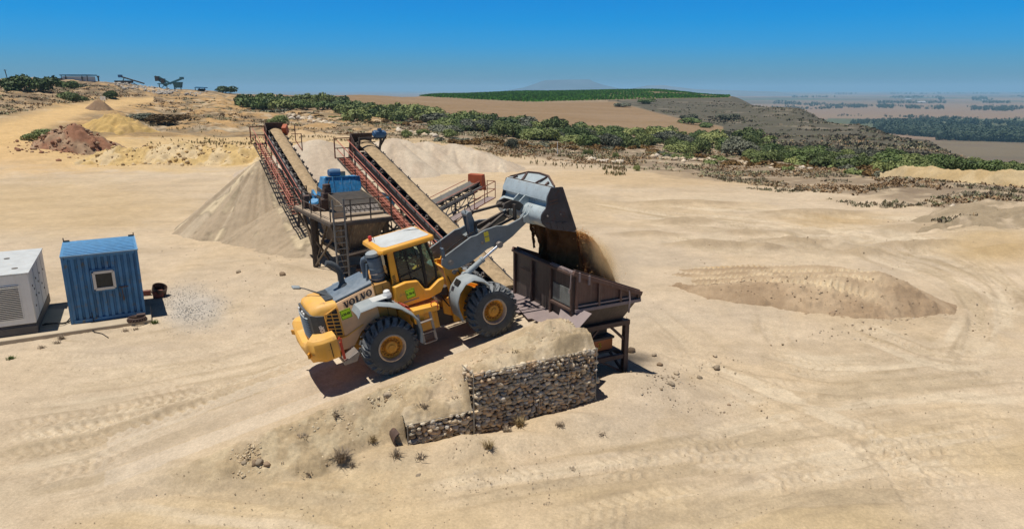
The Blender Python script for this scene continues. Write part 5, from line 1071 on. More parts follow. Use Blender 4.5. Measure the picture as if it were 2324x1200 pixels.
st_ = nmesh('soil_stream', V2, q3, M['soil_sunlit'], None, smooth=True); tag(st_, 'soil spilling off the front lip of the bucket, sunlight put into its tan', 'falling soil', kind='stuff')
def dust_cloud(name, loc, size, dens, colr, label, seed=0.0):
    m = MB(); bm = bmesh.new(); bmesh.ops.create_icosphere(bm, subdivisions=3, radius=1); me = bpy.data.meshes.new(name); bm.to_mesh(me); bm.free()
    o = bpy.data.objects.new(name, me); col.objects.link(o); o.location = loc; o.scale = size
    mt = bpy.data.materials.new(name); mt.use_nodes = True; nt = mt.node_tree; N = nt.nodes; Lk = nt.links; N.remove(N['Principled BSDF'])
    v = N.new('ShaderNodeVolumePrincipled'); v.inputs['Color'].default_value = (*colr, 1); v.inputs['Anisotropy'].default_value = 0
    tc = N.new('ShaderNodeTexCoord'); ln = N.new('ShaderNodeVectorMath'); ln.operation = 'LENGTH'; Lk.new(tc.outputs['Object'], ln.inputs[0])
    r = N.new('ShaderNodeMapRange'); r.interpolation_type = 'SMOOTHSTEP'; Lk.new(ln.outputs['Value'], r.inputs[0]); r.inputs[1].default_value = .15; r.inputs[2].default_value = .98; r.inputs[3].default_value = 1; r.inputs[4].default_value = 0
    n = N.new('ShaderNodeTexNoise'); n.noise_dimensions = '4D'; n.inputs['W'].default_value = seed; n.inputs['Scale'].default_value = 1.6; n.inputs['Detail'].default_value = 5; Lk.new(tc.outputs['Object'], n.inputs['Vector'])
    r2 = N.new('ShaderNodeMapRange'); Lk.new(n.outputs[0], r2.inputs[0]); r2.inputs[1].default_value = .35; r2.inputs[2].default_value = .7
    a = N.new('ShaderNodeMath'); a.operation = 'MULTIPLY'; Lk.new(r.outputs[0], a.inputs[0]); Lk.new(r2.outputs[0], a.inputs[1])
    b = N.new('ShaderNodeMath'); b.operation = 'MULTIPLY'; Lk.new(a.outputs[0], b.inputs[0]); b.inputs[1].default_value = dens; Lk.new(b.outputs[0], v.inputs['Density'])
    Lk.new(v.outputs[0], N['Material Output'].inputs['Volume']); me.materials.append(mt)
    return tag(o, label, 'dust', kind='stuff')
dd = dust_cloud('dust', from_sl(6.70, -1.30, 3.8), (.42, .85, 1.35), 8.0, (.97, .76, .46), 'tan curtain of dust along the outer edge of the falling soil', 1.0); dd.rotation_euler = (0, -.52, YAW)
px_ = from_sl(7.1, -.9, 3.4)
dust_cloud('dust', px_, (.85, .85, 1.2), 2.2, (.95, .78, .55), 'tan dust drifting off the soil falling into the hopper', 5.0)
dust_cloud('dust', from_sl(7.6, -.8, 3.3), (1.3, 1.2, 1.7), 1.5, (.95, .82, .64), 'thin pale dust blowing to the right of the falling soil', 3.0)
# ================================================================== sheds, slab, generator
m = MB(); SL = empty('concrete_slab', (-17.09, 25.28, 0), .528 - .05)
bpy.data.objects.remove(SL)
def rot(p, o, yaw): return (o[0] + p[0] * math.cos(yaw) - p[1] * math.sin(yaw), o[1] + p[0] * math.sin(yaw) + p[1] * math.cos(yaw), p[2])
CO = (-17.09, 25.28)
m = MB(); m.hexa([rot(p, CO, .49) for p in ((-6.5, -1.0, -.3), (2.75, -.78, -.3), (2.75, 1.2, -.3), (-6.5, 5, -.3))], [rot(p, CO, .49) for p in ((-6.5, -1.0, .15), (2.75, -.78, .15), (2.75, 1.2, .15), (-6.5, 5, .15))])
tag(m.build('concrete_slab', M['concrete'], None, bevel=.03), 'sandy concrete slab under the blue cabin and the generator', 'concrete slab')
CB = empty('site_cabin', (*CO, .15), .528, local=True); tag(CB, 'blue corrugated steel site cabin with one small white framed window', 'cabin')
L_c, W_c, H_c = 2.55, 2.86, 2.70
def corr(m, a, b, z0, z1, n, dep, nrm):
    a, b, nrm = Vector(a), Vector(b), Vector(nrm); d = b - a; pts = []
    for k in range(n):
        for f, h in ((.0, 0), (.50, 0), (.62, 1), (.88, 1)): pts.append(a + d * ((k + f) / n) + nrm * (-dep * h))
    pts.append(b)
    m.add([(p.x, p.y, z0) for p in pts] + [(p.x, p.y, z1) for p in pts], [[i, i + 1, len(pts) + i + 1, len(pts) + i] for i in range(len(pts) - 1)])
m = MB(); corr(m, (.06, 0, 0), (L_c - .06, 0, 0), .14, H_c - .14, 11, .075, (0, -1, 0)); corr(m, (L_c, .06, 0), (L_c, W_c - .06, 0), .14, H_c - .14, 12, .045, (1, 0, 0)); corr(m, (L_c - .06, W_c, 0), (.06, W_c, 0), .14, H_c - .14, 11, .045, (0, 1, 0)); corr(m, (0, W_c - .06, 0), (0, .06, 0), .14, H_c - .14, 12, .045, (-1, 0, 0))
m.build('wall', M['container'], CB, recalc=False, smooth=0)
m = MB()
for x in (0, L_c):
    for y in (0, W_c): m.box((x + (.03 if x == 0 else -.03), y + (.03 if y == 0 else -.03), H_c / 2), (.10, .10, H_c - .02))
for z, h in ((.08, .14), (H_c - .08, .12)):
    m.span((.09, -.022, z - h / 2), (L_c - .09, .06, z + h / 2)); m.span((.09, W_c - .06, z - h / 2), (L_c - .09, W_c + .02, z + h / 2)); m.span((-.02, .09, z - h / 2), (.06, W_c - .09, z + h / 2)); m.span((L_c - .06, .09, z - h / 2), (L_c + .02, W_c - .09, z + h / 2))
m.build('frame', M['container'], CB, bevel=.01)
m = MB(); m.hexa([(-.04, -.045, H_c - .02), (L_c + .04, -.045, H_c - .02), (L_c + .04, W_c + .04, H_c - .02), (-.04, W_c + .04, H_c - .02)], [(-.04, -.045, H_c + .01), (L_c + .04, -.045, H_c + .01), (L_c + .04, W_c + .04, H_c + .03), (-.04, W_c + .04, H_c + .03)])
for k in range(9): m.span((.06 + .0, .12 + .3 * k, H_c + .01), (L_c - .06, .17 + .3 * k, H_c + .035))
rf_ = m.build('roof', M['container_top'], CB, bevel=.008)
m = MB(); m.bar((-.03, -.05, H_c - .01), (L_c + .03, -.05, H_c - .01), .03, .05); m.bar((L_c + .03, -.04, H_c + .0), (L_c + .03, W_c, H_c + .02), .03, .05); m.build('roof_edge', mat('pale_blue_edge', (.22, .36, .5), .5, var=.2, dust=.2), rf_)
m = MB(); m.tube([(.0, W_c, H_c), (.0, W_c, H_c + .2)], .02, 6); m.box((.1, W_c - .02, H_c + .05), (.22, .1, .08)); m.tube([(L_c, W_c, H_c), (L_c, W_c, H_c + .17)], .02, 6); m.box((L_c - .1, W_c - .02, H_c + .05), (.2, .1, .08)); m.build('lifting_lug', M['iron'], rf_)
m = MB(); wx, wz = 1.30, 1.62
for a, b in (((wx - .33, wz - .33), (wx + .33, wz - .33)), ((wx + .33, wz - .33), (wx + .33, wz + .33)), ((wx + .33, wz + .33), (wx - .33, wz + .33)), ((wx - .33, wz + .33), (wx - .33, wz - .33))): m.bar((a[0], -.035, a[1]), (b[0], -.035, b[1]), .10, .10, up=(0, 1, 0))
wf = m.build('window', M['window_frame'], CB, bevel=.003)
m = MB(); m.span((wx - .30, -.02, wz - .30), (wx + .30, -.01, wz + .30)); m.build('pane', M['dark_glass'], wf)
m = MB(); m.bar((wx - .42, -.03, wz + .42), (wx + .42, -.03, wz + .42), .03, .05); m.bar((wx - .42, -.03, wz - .42), (wx + .42, -.03, wz - .42), .03, .05); m.bar((wx - .42, -.03, wz + .42), (wx - .42, -.03, wz - .42), .03, .05); m.build('window_surround', M['container'], wf)
m = MB(); m.bar((wx + .46, -.03, wz - .36), (wx + .78, -.03, wz - .36), .04); m.bar((wx + .55, -.05, wz - .36), (wx + .57, -.04, wz - .85), .03); m.box((wx + .57, -.05, wz - .82), (.07, .05, .16)); m.build('latch', M['rust_brown'], CB)
m = MB(); m.tube([(.72, -.04, .4), (.73, -.06, .1), (.76, -.12, -.1)], .015, 5); m.build('cable', M['letter'], CB)
m = MB(); m.span((.03, .02, -.12), (L_c - .03, W_c - .02, .0)); m.build('skid', M['iron'], CB)
GO = (-17.8, 24.4)
GN = empty('generator', (*GO, .15), .49, local=True); tag(GN, 'big grey white louvred diesel generator at the left edge beside the blue cabin', 'generator')
m = MB(); m.span((-2.3, 0, .38), (0, 4.5, 2.28)); bd = m.build('housing', M['gen_white'], GN, bevel=.03)
m = MB(); m.span((-2.32, -.03, 2.28), (.03, 4.53, 2.33)); rf_ = m.build('roof', M['white_roof'], GN, bevel=.012)
m = MB()
for x, y in ((-.5, .9), (-1.1, .95), (-1.0, 2.9)): m = MB(); m.lathe([(.10, 0), (.10, .02), (.07, .025), (0, .025)], o=(x, y, 2.33), n=16); m.build('filler_cap', M['gen_dark'], rf_)
m = MB(); m.span((-2.3, .0, .0), (0, 4.5, .36)); m.span((-2.34, -.05, .0), (.02, .1, .3)); m.build('skid', M['gen_dark'], GN, bevel=.01)
m = MB(); m.span((-2.1, -.012, .62), (-.36, -.004, 1.86)); lv = m.build('louvre_panel', M['louver'], GN)
m = MB()
for k in range(18): m.box((-1.23, -.024, .655 + .068 * k), (1.74, .012, .056), R=Matrix.Rotation(.75, 3, 'X'))
m.bar((-.35, -.02, .6), (-.35, -.02, 1.88), .03); m.bar((-2.1, -.02, 1.88), (-.35, -.02, 1.88), .03); m.bar((-2.1, -.02, .60), (-.35, -.02, .60), .03); m.build('louvre_slat', M['gen_white'], lv)
m = MB()
for y in (1.2, 2.4, 3.5): m.span((.0, y - .006, .45), (.006, y + .006, 2.2))
for y, z in ((.5, 1.7), (.8, 1.5), (1.0, 1.2), (1.5, 1.75), (1.7, 1.1), (2.0, 1.5), (2.6, 1.7), (2.9, 1.2), (3.3, .9), (3.7, 1.6), (.6, .9)): m.lathe([(.04, 0), (.04, .02), (0, .02)], o=(.002, y, z), axis=(1, 0, 0), n=10)
m.build('door_latch', M['gen_dark'], bd)
m = MB(); p0 = Vector((*GO, .2)); pts = [rot(p, CO, .528) for p in ((-.95, .35, .2), (-.6, .1, .28), (-.3, .05, .24), (-.12, .25, .2), (-.03, .4, .22), (.0, .6, .35))]; m.tube(pts, .03, 7); pts = [rot(p, CO, .528) for p in ((-.9, .5, .2), (-.5, .3, .2), (-.2, .2, .18), (.02, .3, .4))]; m.tube(pts, .022, 7)
tag(m.build('power_cable', M['letter'], None), 'black power cables looped from the generator to the blue cabin', 'cable')
m = MB(); pts = [atz(204, 741, .1), atz(206, 748, .04), atz(215, 753, .03), atz(232, 757, .03), atz(246, 766, .03)]; m.tube(pts, .018, 6); tag(m.build('hose', M['letter'], None), 'thin dark hose lying on the sand in front of the blue cabin', 'hose')
c = atz(311, 726, .17); m = MB()
for r_, z_ in ((.30, .02), (.27, .09), (.30, .15)):
    m.tube([(c[0] + r_ * math.cos(t), c[1] + r_ * math.sin(t) * .9, c[2] + z_ * .7) for t in np.linspace(0, 6.28, 26)], .035, 6)
for k in range(20):
    t = k * .314; m.box((c[0] + .33 * math.cos(t), c[1] + .3 * math.sin(t), c[2] + .03), (.07, .05, .08), yaw=t)
m.box((c[0] + .1, c[1] + .15, c[2] + .15), (.3, .2, .12), yaw=.4)
tag(m.build('scrap_chain', M['rust_brown'], None, bevel=.008), 'coil of rusty track chain lying at the right corner of the concrete slab', 'chain coil')
c = atz(359, 672, .0); RD = empty('drum', c); tag(RD, 'cut down rusty red drum lying on the ground behind the blue cabin', 'drum')
m = MB(); m.lathe([(.0, 0), (.30, 0), (.31, .02), (.31, .34), (.29, .34), (.28, .04), (0, .04)], o=(c[0] + .05, c[1], .16), axis=(.35, -.2, .9), n=22); m.build('drum_shell', M['rust_brown'], RD)
m = MB(); m.box((c[0] + .10, c[1] - .18, .16), (.42, .3, .30), yaw=.5); m.box((c[0] - .55, c[1] + .1, .14), (.34, .2, .2), yaw=.3); m.build('drum_lid', M['maroon'], RD, bevel=.02)
# ================================================================== conveyors
def conveyor(name, label, tail, head, bw, loaded, mat_belt=None, walk=1, legs=(), idl=1.0, motor=None, head_guard=True, walk_col='red_rust', rail_col='red_rail', walk_from=0.0, gate=True, open_deck=False, skirt=True):
    tail, head = Vector(tail), Vector(head); d = head - tail; L = d.length; d.normalize(); h2 = Vector((d.x, d.y, 0)).normalized(); lf = Vector((-h2.y, h2.x, 0)); up = d.cross(lf).normalized()
    if up.z < 0: up = -up
    root = empty(name, (tail.x, tail.y, 0)); tag(root, label, 'conveyor')
    P = lambda t, a, b: tail + d * t + lf * a + up * b
    hw = bw / 2
    m = MB(); rg = []
    n = 24
    for i in range(n + 1):
        t = L * i / n; rg.append([P(t, -hw, .20), P(t, -hw * .45, .0), P(t, hw * .45, .0), P(t, hw, .20), P(t, hw, .175), P(t, hw * .45, -.03), P(t, -hw * .45, -.03), P(t, -hw, .175)])
    m.loft(rg); m.build('belt', mat_belt or M['belt'], root, smooth=0)
    m = MB(); m.loft([[P(t, -hw * .8, -.40), P(t, hw * .8, -.40), P(t, hw * .8, -.42), P(t, -hw * .8, -.42)] for t in (.2, L - .2)]); m.build('return_belt', M['belt'], root, smooth=0)
    if loaded:
        m = MB(); rg = []; n = int(L / .12)
        for i in range(n + 1):
            t = .5 + (L - .6) * i / n; a = 1 + .22 * math.sin(i * .37) + .35 * random.uniform(-1, 1); k = hw * (.93 + .05 * math.sin(i * .61))
            rg.append([P(t, -k, .17), P(t, -k * .6, .20 + .035 * a), P(t, -k * .15, .23 + .055 * a), P(t, k * .3, .23 + .05 * a), P(t, k * .7, .19 + .035 * a), P(t, k, .17), P(t, 0, .03)])
        m.loft(rg); m.build('sand_load', M['load'], root, smooth=60)
    m = MB()
    for s_ in (-1, 1):
        m.bar(P(0, s_ * (hw + .12), -.15), P(L, s_ * (hw + .12), -.15), .07, .16, up=up); m.bar(P(.3, s_ * (hw + .12), -.75), P(L - .3, s_ * (hw + .12), -.75), .07, .07, up=up)
        k = 0; t = .4
        while t < L - .9:
            m.bar(P(t, s_ * (hw + .12), -.22), P(t, s_ * (hw + .12), -.75), .05, .05); m.bar(P(t, s_ * (hw + .12), -.72), P(t + .9, s_ * (hw + .12), -.22), .04, .04); t += .9
    t = .6
    while t < L: m.bar(P(t, -hw - .1, -.2), P(t, hw + .1, -.2), .05, .06); m.bar(P(t, -hw - .1, -.75), P(t, hw + .1, -.75), .04, .05); t += 1.8
    m.build('truss', M['stringer'], root)
    m = MB()
    for s_ in (-1, 1): m.bar(P(.2, s_ * (hw + .13), -.46), P(L - .3, s_ * (hw + .13), -.46), .10, .52, up=up)
    if skirt: m.build('truss_shade_fill', M['black'], root)  # black fill panels stand in for the shaded inside of the truss
    # idlers : one built, the rest copied
    def idler(t):
        m = MB(); m.bar(P(t, -hw - .20, -.06), P(t, hw + .20, -.06), .07, .05, up=up)
        m.tube([P(t, -hw * .45, -.09), P(t, hw * .45, -.09)], .055, 8)
        for s_ in (-1, 1): m.tube([P(t, s_ * hw * .5, -.08), P(t, s_ * (hw + .06), .14)], .055, 8); m.bar(P(t, s_ * (hw + .13), -.06), P(t, s_ * (hw + .10), .19), .05, .04); m.box(P(t, s_ * (hw + .17), .0), (.12, .10, .13))
        o = m.build('idler', M['steel'], root); return o
    i0 = idler(.8); t = .8 + idl
    while t < L - .5: dup(i0, d * (t - .8), root); t += idl
    m = MB(); m.tube([P(L, -hw - .05, -.15), P(L, hw + .05, -.15)], .24, 16); m.tube([P(0, -hw - .05, -.15), P(0, hw + .05, -.15)], .2, 16); m.build('pulley', M['iron'], root)
    if head_guard:
        m = MB()
        a, b, c_, e = P(L + .25, -hw - .18, -.55), P(L + .25, hw + .25, -.55), P(L + .25, hw + .25, .55), P(L + .25, -hw - .18, .55)
        m.hexa([a, b, c_, e], [p_ + d * .04 for p_ in (a, b, c_, e)])
        a, b, c_, e = P(L - .35, hw + .25, -.9), P(L + .25, hw + .25, -.9), P(L + .25, hw + .25, .55), P(L - .35, hw + .25, .3); m.hexa([a, b, c_, e], [p_ - lf * .03 for p_ in (a, b, c_, e)])
        m.build('head_guard', M['rust_brown'], root)
    if motor:
        m = MB(); m.bar(P(L - .75, hw + .12, -.1), P(L - .75, hw + .12, .72), .10); m.bar(P(L - .75, -hw - .25, -.1), P(L - .75, -hw - .25, .62), .10); m.bar(P(L - .75, hw + .17, .68), P(L - .75, -hw - .55, .66), .16, .10); m.bar(P(L - .4, hw + .1, .28), P(L - .4, -hw - .1, .28), .05); m.build('motor_frame', M['iron'], root)
        m = MB(); q0, q1 = P(L - .75, -hw + .25, .92), P(L - .75, -hw - .50, .90); m.tube([q0, q0.lerp(q1, .08), q0.lerp(q1, .1), q0.lerp(q1, .85), q0.lerp(q1, .87), q1], [.15, .17, .21, .21, .17, .14], 16); m.box(P(L - .75, -hw - .1, 1.16), (.2, .2, .14))
        for k in range(8):
            t_ = k * .785; v = (up * math.cos(t_) + d * math.sin(t_)) * .21; m.bar(q0.lerp(q1, .15) + v, q0.lerp(q1, .8) + v, .02, .03)
        m.build('motor', M['motor_blue'], root, smooth=40)
        m = MB(); m.bar(P(L - .75, -hw - .55, .8), P(L - .3, -hw - .4, -.2), .05, .12); m.build('drive_belt', M['black'], root)
    # walkway on the left
    if walk:
        a0, a1 = hw + .42, hw + 1.05; t0, t1 = walk_from, L - .15; zf = -.72
        wk = sub('walkway', root)
        m = MB(); t = t0
        if not open_deck: m.loft([[P(t, a0, zf), P(t, a1, zf), P(t, a1, zf - .03), P(t, a0, zf - .03)] for t in (t0, t1)])
        else: m.bar(P(t0, (a0 + a1) / 2, zf), P(t1, (a0 + a1) / 2, zf), .10, .03, up=up)
        while t < t1: m.bar(P(t, a0, zf + .02), P(t, a1, zf + .02), .11 if open_deck else .04, .03, up=up); t += .35
        m.build('walkway_deck', M[walk_col], wk, smooth=0)
        m = MB(); m.bar(P(t0, a0, zf - .05), P(t1, a0, zf - .05), .05, .1, up=up); m.bar(P(t0, a1, zf - .05), P(t1, a1, zf - .05), .05, .1, up=up)
        t = t0 + .5
        while t < t1: m.bar(P(t, hw + .12, -.75), P(t, a1, zf - .08), .05, .05); t += 1.6
        m.build('walkway_beam', M['iron'], wk)
        def post(t):
            m = MB()
            for a in (a0, a1): m.bar(P(t, a, zf), P(t, a, zf) + Vector((0, 0, 1.0)), .04, .04)
            m.bar(P(t, a0, zf - .04), P(t, a1, zf - .04), .04)
            return m.build('rail_post', M['iron'], wk)
        p0 = post(t0 + .2); t = t0 + 1.7
        while t < t1 - .6: dup(p0, d * (t - t0 - .2), wk); t += 1.5
        m = MB()
        for a in (a0, a1):
            for hh in (.5, 1.0): m.tube([P(t0, a, zf) + Vector((0, 0, hh)), P(t1, a, zf) + Vector((0, 0, hh))], .025, 6)
        m.build('handrail', M[rail_col], wk)
        if gate:
            m = MB(); q = [P(t1, a0 - .15, zf), P(t1, a1 + .15, zf)]
            for z in (0, .55, 1.1): m.bar(q[0] + Vector((0, 0, z)), q[1] + Vector((0, 0, z)), .05, .05)
            for p_ in q: m.bar(p_, p_ + Vector((0, 0, 1.1)), .06, .06)
            m.build('end_gate', M['red_rust'], wk)
    for t, sp in legs:
        m = MB()
        for s_ in (-1, 1):
            a = P(t, s_ * (hw + .1), -.75); b = Vector((a.x + lf.x * s_ * sp, a.y + lf.y * s_ * sp, gz(a.x, a.y) - .1)); m.bar(a, b, .12, .12)
        a, b = P(t, hw + .1, -.75), P(t, -hw - .1, -.75); za = a.z; m.bar(Vector((a.x, a.y, za * .45)), Vector((b.x, b.y, za * .85)), .06, .06); m.bar(Vector((b.x, b.y, za * .45)), Vector((a.x, a.y, za * .85)), .06, .06)
        m.build('trestle', M['iron'], root)
    return root, P, L, hw
CV, PC, LC, hwc = conveyor('belt_conveyor', 'long inclined belt conveyor heaped with sand climbing from the ramp to the screening plant', (.15, 27.6, .55), (-8.55, 39.9, 5.95), .92, True, legs=((4.5, .1), (9.6, .2)), idl=1.05, motor=True, walk_from=2.6)
CL, PL_, LL, hwl = conveyor('stacker_conveyor', 'inclined stacker conveyor dropping sand on the tall sand cone beyond the screening plant', (-10.9, 38.6, 2.75), (-16.0, 47.2, 6.2), .78, True, legs=((2.4, .3), (5.0, .3)), idl=.95, walk_from=.3, open_deck=True)
m = MB(); q = PL_(LL - .6, -hwl - .15, .1); m.box(q + Vector((0, 0, .25)), (.3, .5, .6), R=Matrix.Rotation(.5, 3, 'X')); m.build('drive_guard', M['chute_red'], CL, bevel=.02)
m = MB(); 
for t in (LL - 2.6, LL - .9): m.bar(PL_(t, -hwl - .75, -.3), PL_(t, -hwl - .75, -.3) + Vector((0, 0, 1.1)), .05)
for z in (.55, 1.1): m.bar(PL_(LL - 2.6, -hwl - .75, -.3) + Vector((0, 0, z)), PL_(LL - 2.6, -hwl - .1, -.3) + Vector((0, 0, z)), .04)
m.bar(PL_(LL - 2.6, -hwl - .75, -.3), PL_(LL - .9, -hwl - .75, -.3), .05); m.build('side_gate', M['red_rust'], CL)
CS, PS, LS, hws = conveyor('reject_conveyor', 'short low conveyor with a red end chute pointing away to the right of the plant', (-5.6, 38.2, 2.05), (-2.35, 43.9, 3.1), .75, False, mat_belt=M['belt_worn'], walk=0, legs=((3.3, .0), (4.9, .0)), idl=.9, head_guard=False, skirt=False)
m = MB(); a = [PS(LS - .1, -hws - .15, -.25), PS(LS + .45, -hws - .15, -.5), PS(LS + .45, hws + .15, -.5), PS(LS - .1, hws + .15, -.25)]; b = [PS(LS + .05, -hws - .15, .62), PS(LS + .4, -hws - .15, .6), PS(LS + .4, hws + .15, .6), PS(LS + .05, hws + .15, .62)]; m.hexa(a, b); m.build('end_chute', M['chute_red'], CS, bevel=.015)
m = MB()
for s_ in (-1, 1): m.tube([PS(.3, s_ * (hws + .16), .32), PS(LS - .3, s_ * (hws + .16), .32)], .022, 6)
m.build('side_rail', M['red_rail'], CS)
m = MB()
for s_ in (-1,):
    a0, a1 = s_ * (hws + .25), s_ * (hws + .85)
    for t0, t1 in ((.4, LS + .3),):
        m.loft([[PS(t, a0, -.85), PS(t, a1, -.85), PS(t, a1, -.9), PS(t, a0, -.9)] for t in (t0, t1)])
m.build('catwalk', M['plate'], CS, smooth=0)
m = MB(); a1 = -(hws + .85)
for t in (LS - 2.2, LS - 1.0, LS + .3): m.bar(PS(t, a1, -.88), PS(t, a1, -.88) + Vector((0, 0, 1.05)), .05)
for hh in (.55, 1.05): m.bar(PS(LS - 2.2, a1, -.88) + Vector((0, 0, hh)), PS(LS + .3, a1, -.88) + Vector((0, 0, hh)), .04); m.bar(PS(LS + .3, a1, -.88) + Vector((0, 0, hh)), PS(LS + .3, a1 + .6, -.88) + Vector((0, 0, hh)), .04)
m.bar(PS(LS + .3, a1 + .6, -.88), PS(LS + .3, a1 + .6, -.88) + Vector((0, 0, 1.05)), .05)
m.bar(PS(LS - 2.2, a1, -.88), PS(LS + .3, a1, -.88), .05)
for t in (3.3, 4.9): q = PS(t, a1, -.9); m.bar(q, Vector((PS(t - .2, -hws, 0).x, PS(t - .2, -hws, 0).y, .9)), .06)
m.build('catwalk_rail', M['red_rust'], CS)
# ================================================================== screening plant  (x = b axis to the right and away, y = a axis along the conveyors)
SO = (-8.5, 31.75); SY = math.atan2(.55, .835)
SP = empty('screening_plant', (*SO, 0), SY, local=True); tag(SP, 'rusty screening plant with blue hood, sandy platforms and a ladder behind the loader', 'screening plant')
m = MB(); m.span((0, .0, 2.85), (.9, 5.9, 2.93)); m.span((.9, 0, 2.85), (3.1, .85, 2.928)); m.build('platform', M['deck'], SP)
m = MB(); m.span((-.04, -.05, 2.70), (3.14, .05, 2.85)); m.span((-.05, -.02, 2.70), (.05, 5.95, 2.84)); m.span((.85, .85, 2.70), (.95, 5.9, 2.845))
for y in (1.5, 3.0, 4.5): m.span((0, y - .04, 2.74), (.9, y + .04, 2.848))
m.build('platform_beam', M['iron'], SP)
m = MB()
for x, y in ((0.02, .1), (.02, 1.5), (.02, 3.0), (.02, 4.4), (.02, 5.85), (1.0, .03), (2.0, .03), (3.08, .03), (.72, 5.85)): m = MB(); m.bar((x, y, 2.85), (x, y, 3.95), .05); rl = m.build('rail_post', M['iron'], SP)
m = MB()
for z in (3.4, 3.93): m.tube([(.02, .75, z), (.02, 5.85, z), (.72, 5.85, z)], .024, 6); m.tube([(.75, .03, z), (3.08, .03, z)], .024, 6)
m.tube([(3.08, .03, 3.93), (3.08, .8, 3.93)], .024, 6); m.build('handrail', M['iron'], rl)
m = MB()
for x in (.10, .64): m.bar((x, -.28, .15), (x, -.06, 4.0), .07)
ld = m.build('ladder', M['stringer'], SP)
z = .5
while z < 3.9: m = MB(); m.tube([(.12, -.28 + (z - .25) * .0587, z), (.62, -.28 + (z - .25) * .0587, z)], .028, 6); z += .29; m.build('rung', M['stringer'], ld)
# legs, bracing
def col_leg(x, y, z): 
    m = MB(); m.box((x, y, z / 2 - .05), (.16, .03, z)); m.box((x, y - .09, z / 2 - .05), (.18, .02, z)); m.box((x, y + .09, z / 2 - .05), (.18, .02, z)); return m.build('leg', M['iron'], SP)
for x, y in ((.9, .75), (3.0, .75), (.9, 5.2), (3.0, 5.2), (.1, 3.2)): col_leg(x, y, 2.8)
m = MB(); m.bar((.1, 3.1, .2), (.9, .9, 2.7), .08); m.bar((.9, 5.1, .2), (.9, 2.9, 2.7), .1); m.bar((.9, .85, .3), (.9, 3.0, 2.6), .08); m.bar((.0, 5.6, 2.7), (.9, 3.4, .3), .1); m.bar((3.0, .8, .3), (3.0, 3.0, 2.6), .08); m.bar((.95, .75, .5), (2.9, .75, .5), .1); m.bar((.1, 4.6, 2.6), (.3, 3.3, .1), .12)
m.bar((1.25, .42, 2.65), (.95, .62, 1.1), .10, .06); m.bar((2.7, .42, 2.65), (2.35, .62, 1.2), .10, .06); m.build('brace', M['bin'], SP)
m = MB(); m.hexa([(1.15, .95, 1.25), (2.4, .95, 1.25), (2.4, 4.4, 1.25), (1.15, 4.4, 1.25)], [(.95, .5, 2.70), (3.05, .5, 2.70), (3.05, 5.2, 2.70), (.95, 5.2, 2.70)]); m.build('collecting_bin', M['bin'], SP)
m = MB(); m.bar((.9, .6, 1.18), (2.9, .6, 1.42), .5, .08)
for k in range(24): m.bar((.95 + .082 * k, .34, 1.25 + .0097 * k), (.95 + .082 * k, .86, 1.25 + .0097 * k), .04, .05)
m.build('slatted_step', M['steel'], SP)
m = MB(); m.span((1.0, 4.9, .9), (2.2, 1.0, 1.1)); m.build('under_conveyor', M['iron'], SP)
# vibrating screen
m = MB(); 
for x in (.98, 2.9): m.prism([(x, .95, 2.95), (x, 4.9, 3.35), (x, 4.9, 4.0), (x, 3.4, 3.85), (x, 1.6, 3.6), (x, .95, 3.4)], (.05, 0, 0))
m.prism([(1.03, 4.9, 3.3), (2.9, 4.9, 3.3), (2.9, 4.9, 4.2), (1.03, 4.9, 4.2)], (0, .05, 0)); vs_ = m.build('screen_box', M['bin'], SP, bevel=.01)
m = MB(); m.loft([[(1.03, y, z), (2.9, y, z), (2.9, y, z - .03), (1.03, y, z - .03)] for y, z in ((1.3, 3.35), (2.0, 3.62), (3.0, 3.74), (3.6, 3.78))]); m.build('rubber_curtain', M['black'], vs_)
m = MB(); m.loft([[(1.0, y, z), (2.92, y, z + .02), (2.92, y + .02, z), (1.0, y + .02, z - .02)] for y, z in ((.88, 2.98), (1.32, 3.42))]); sg = m.build('screen_guard', M['steel'], vs_)
m = MB()
for k in range(9): 
    x = 1.0 + .24 * k; m.bar((x, .87, 2.99), (min(x + .3, 2.92), 1.30, 3.43), .022, .022); m.bar((x, .87, 2.99), (max(x - .3, 1.0), 1.30, 3.43), .022, .022)
m.bar((.95, .86, 2.98), (2.95, .86, 2.98), .07); m.bar((.95, 1.33, 3.45), (2.95, 1.33, 3.45), .06); m.build('guard_mesh', M['iron'], sg)
m = MB(); m.tube([(.4, .95, 3.02), (3.05, .95, 3.02)], .09, 10); m.box((.7, 1.0, 3.05), (.5, .3, .3)); m.build('spreader_bar', M['deck'], SP)
# blue hood and drive
m = MB(); m.hexa([(.95, 3.55, 3.55), (3.0, 3.55, 3.45), (3.0, 4.9, 3.45), (.95, 4.9, 3.55)], [(1.1, 3.9, 4.55), (3.0, 3.8, 4.5), (3.0, 4.6, 4.5), (1.1, 4.6, 4.55)]); bh = m.build('feed_hood', M['blue'], SP, bevel=.015)
m = MB()
for x in (1.5, 1.95, 2.4): m.bar((x, 3.53, 3.55), (x + .02, 3.86, 4.6), .05)
m.bar((1.15, 3.88, 4.56), (2.95, 3.78, 4.51), .06); m.build('hood_rib', M['blue'], bh)
m = MB(); m.tube([(1.45, 4.25, 4.74), (1.65, 4.25, 4.74), (2.05, 4.2, 4.73)], [.18, .22, .2], 16); m.build('motor', M['motor_blue'], SP, smooth=40)
m = MB(); m.box((2.15, 4.2, 4.68), (.3, .3, .25)); m.box((1.8, 4.25, 4.535), (.8, .4, .08)); m.build('motor_mount', M['deck'], SP, bevel=.01)
m = MB()
for k, (x, y, z, w_) in enumerate(((.75, 3.4, 3.12, .5), (.82, 3.3, 3.42, .45), (.95, 3.35, 3.72, .42), (1.02, 3.4, 3.98, .36))): m.span((x - w_ / 2, y - w_ / 2, z - .16), (x + w_ / 2, y + w_ / 2, z + .13))
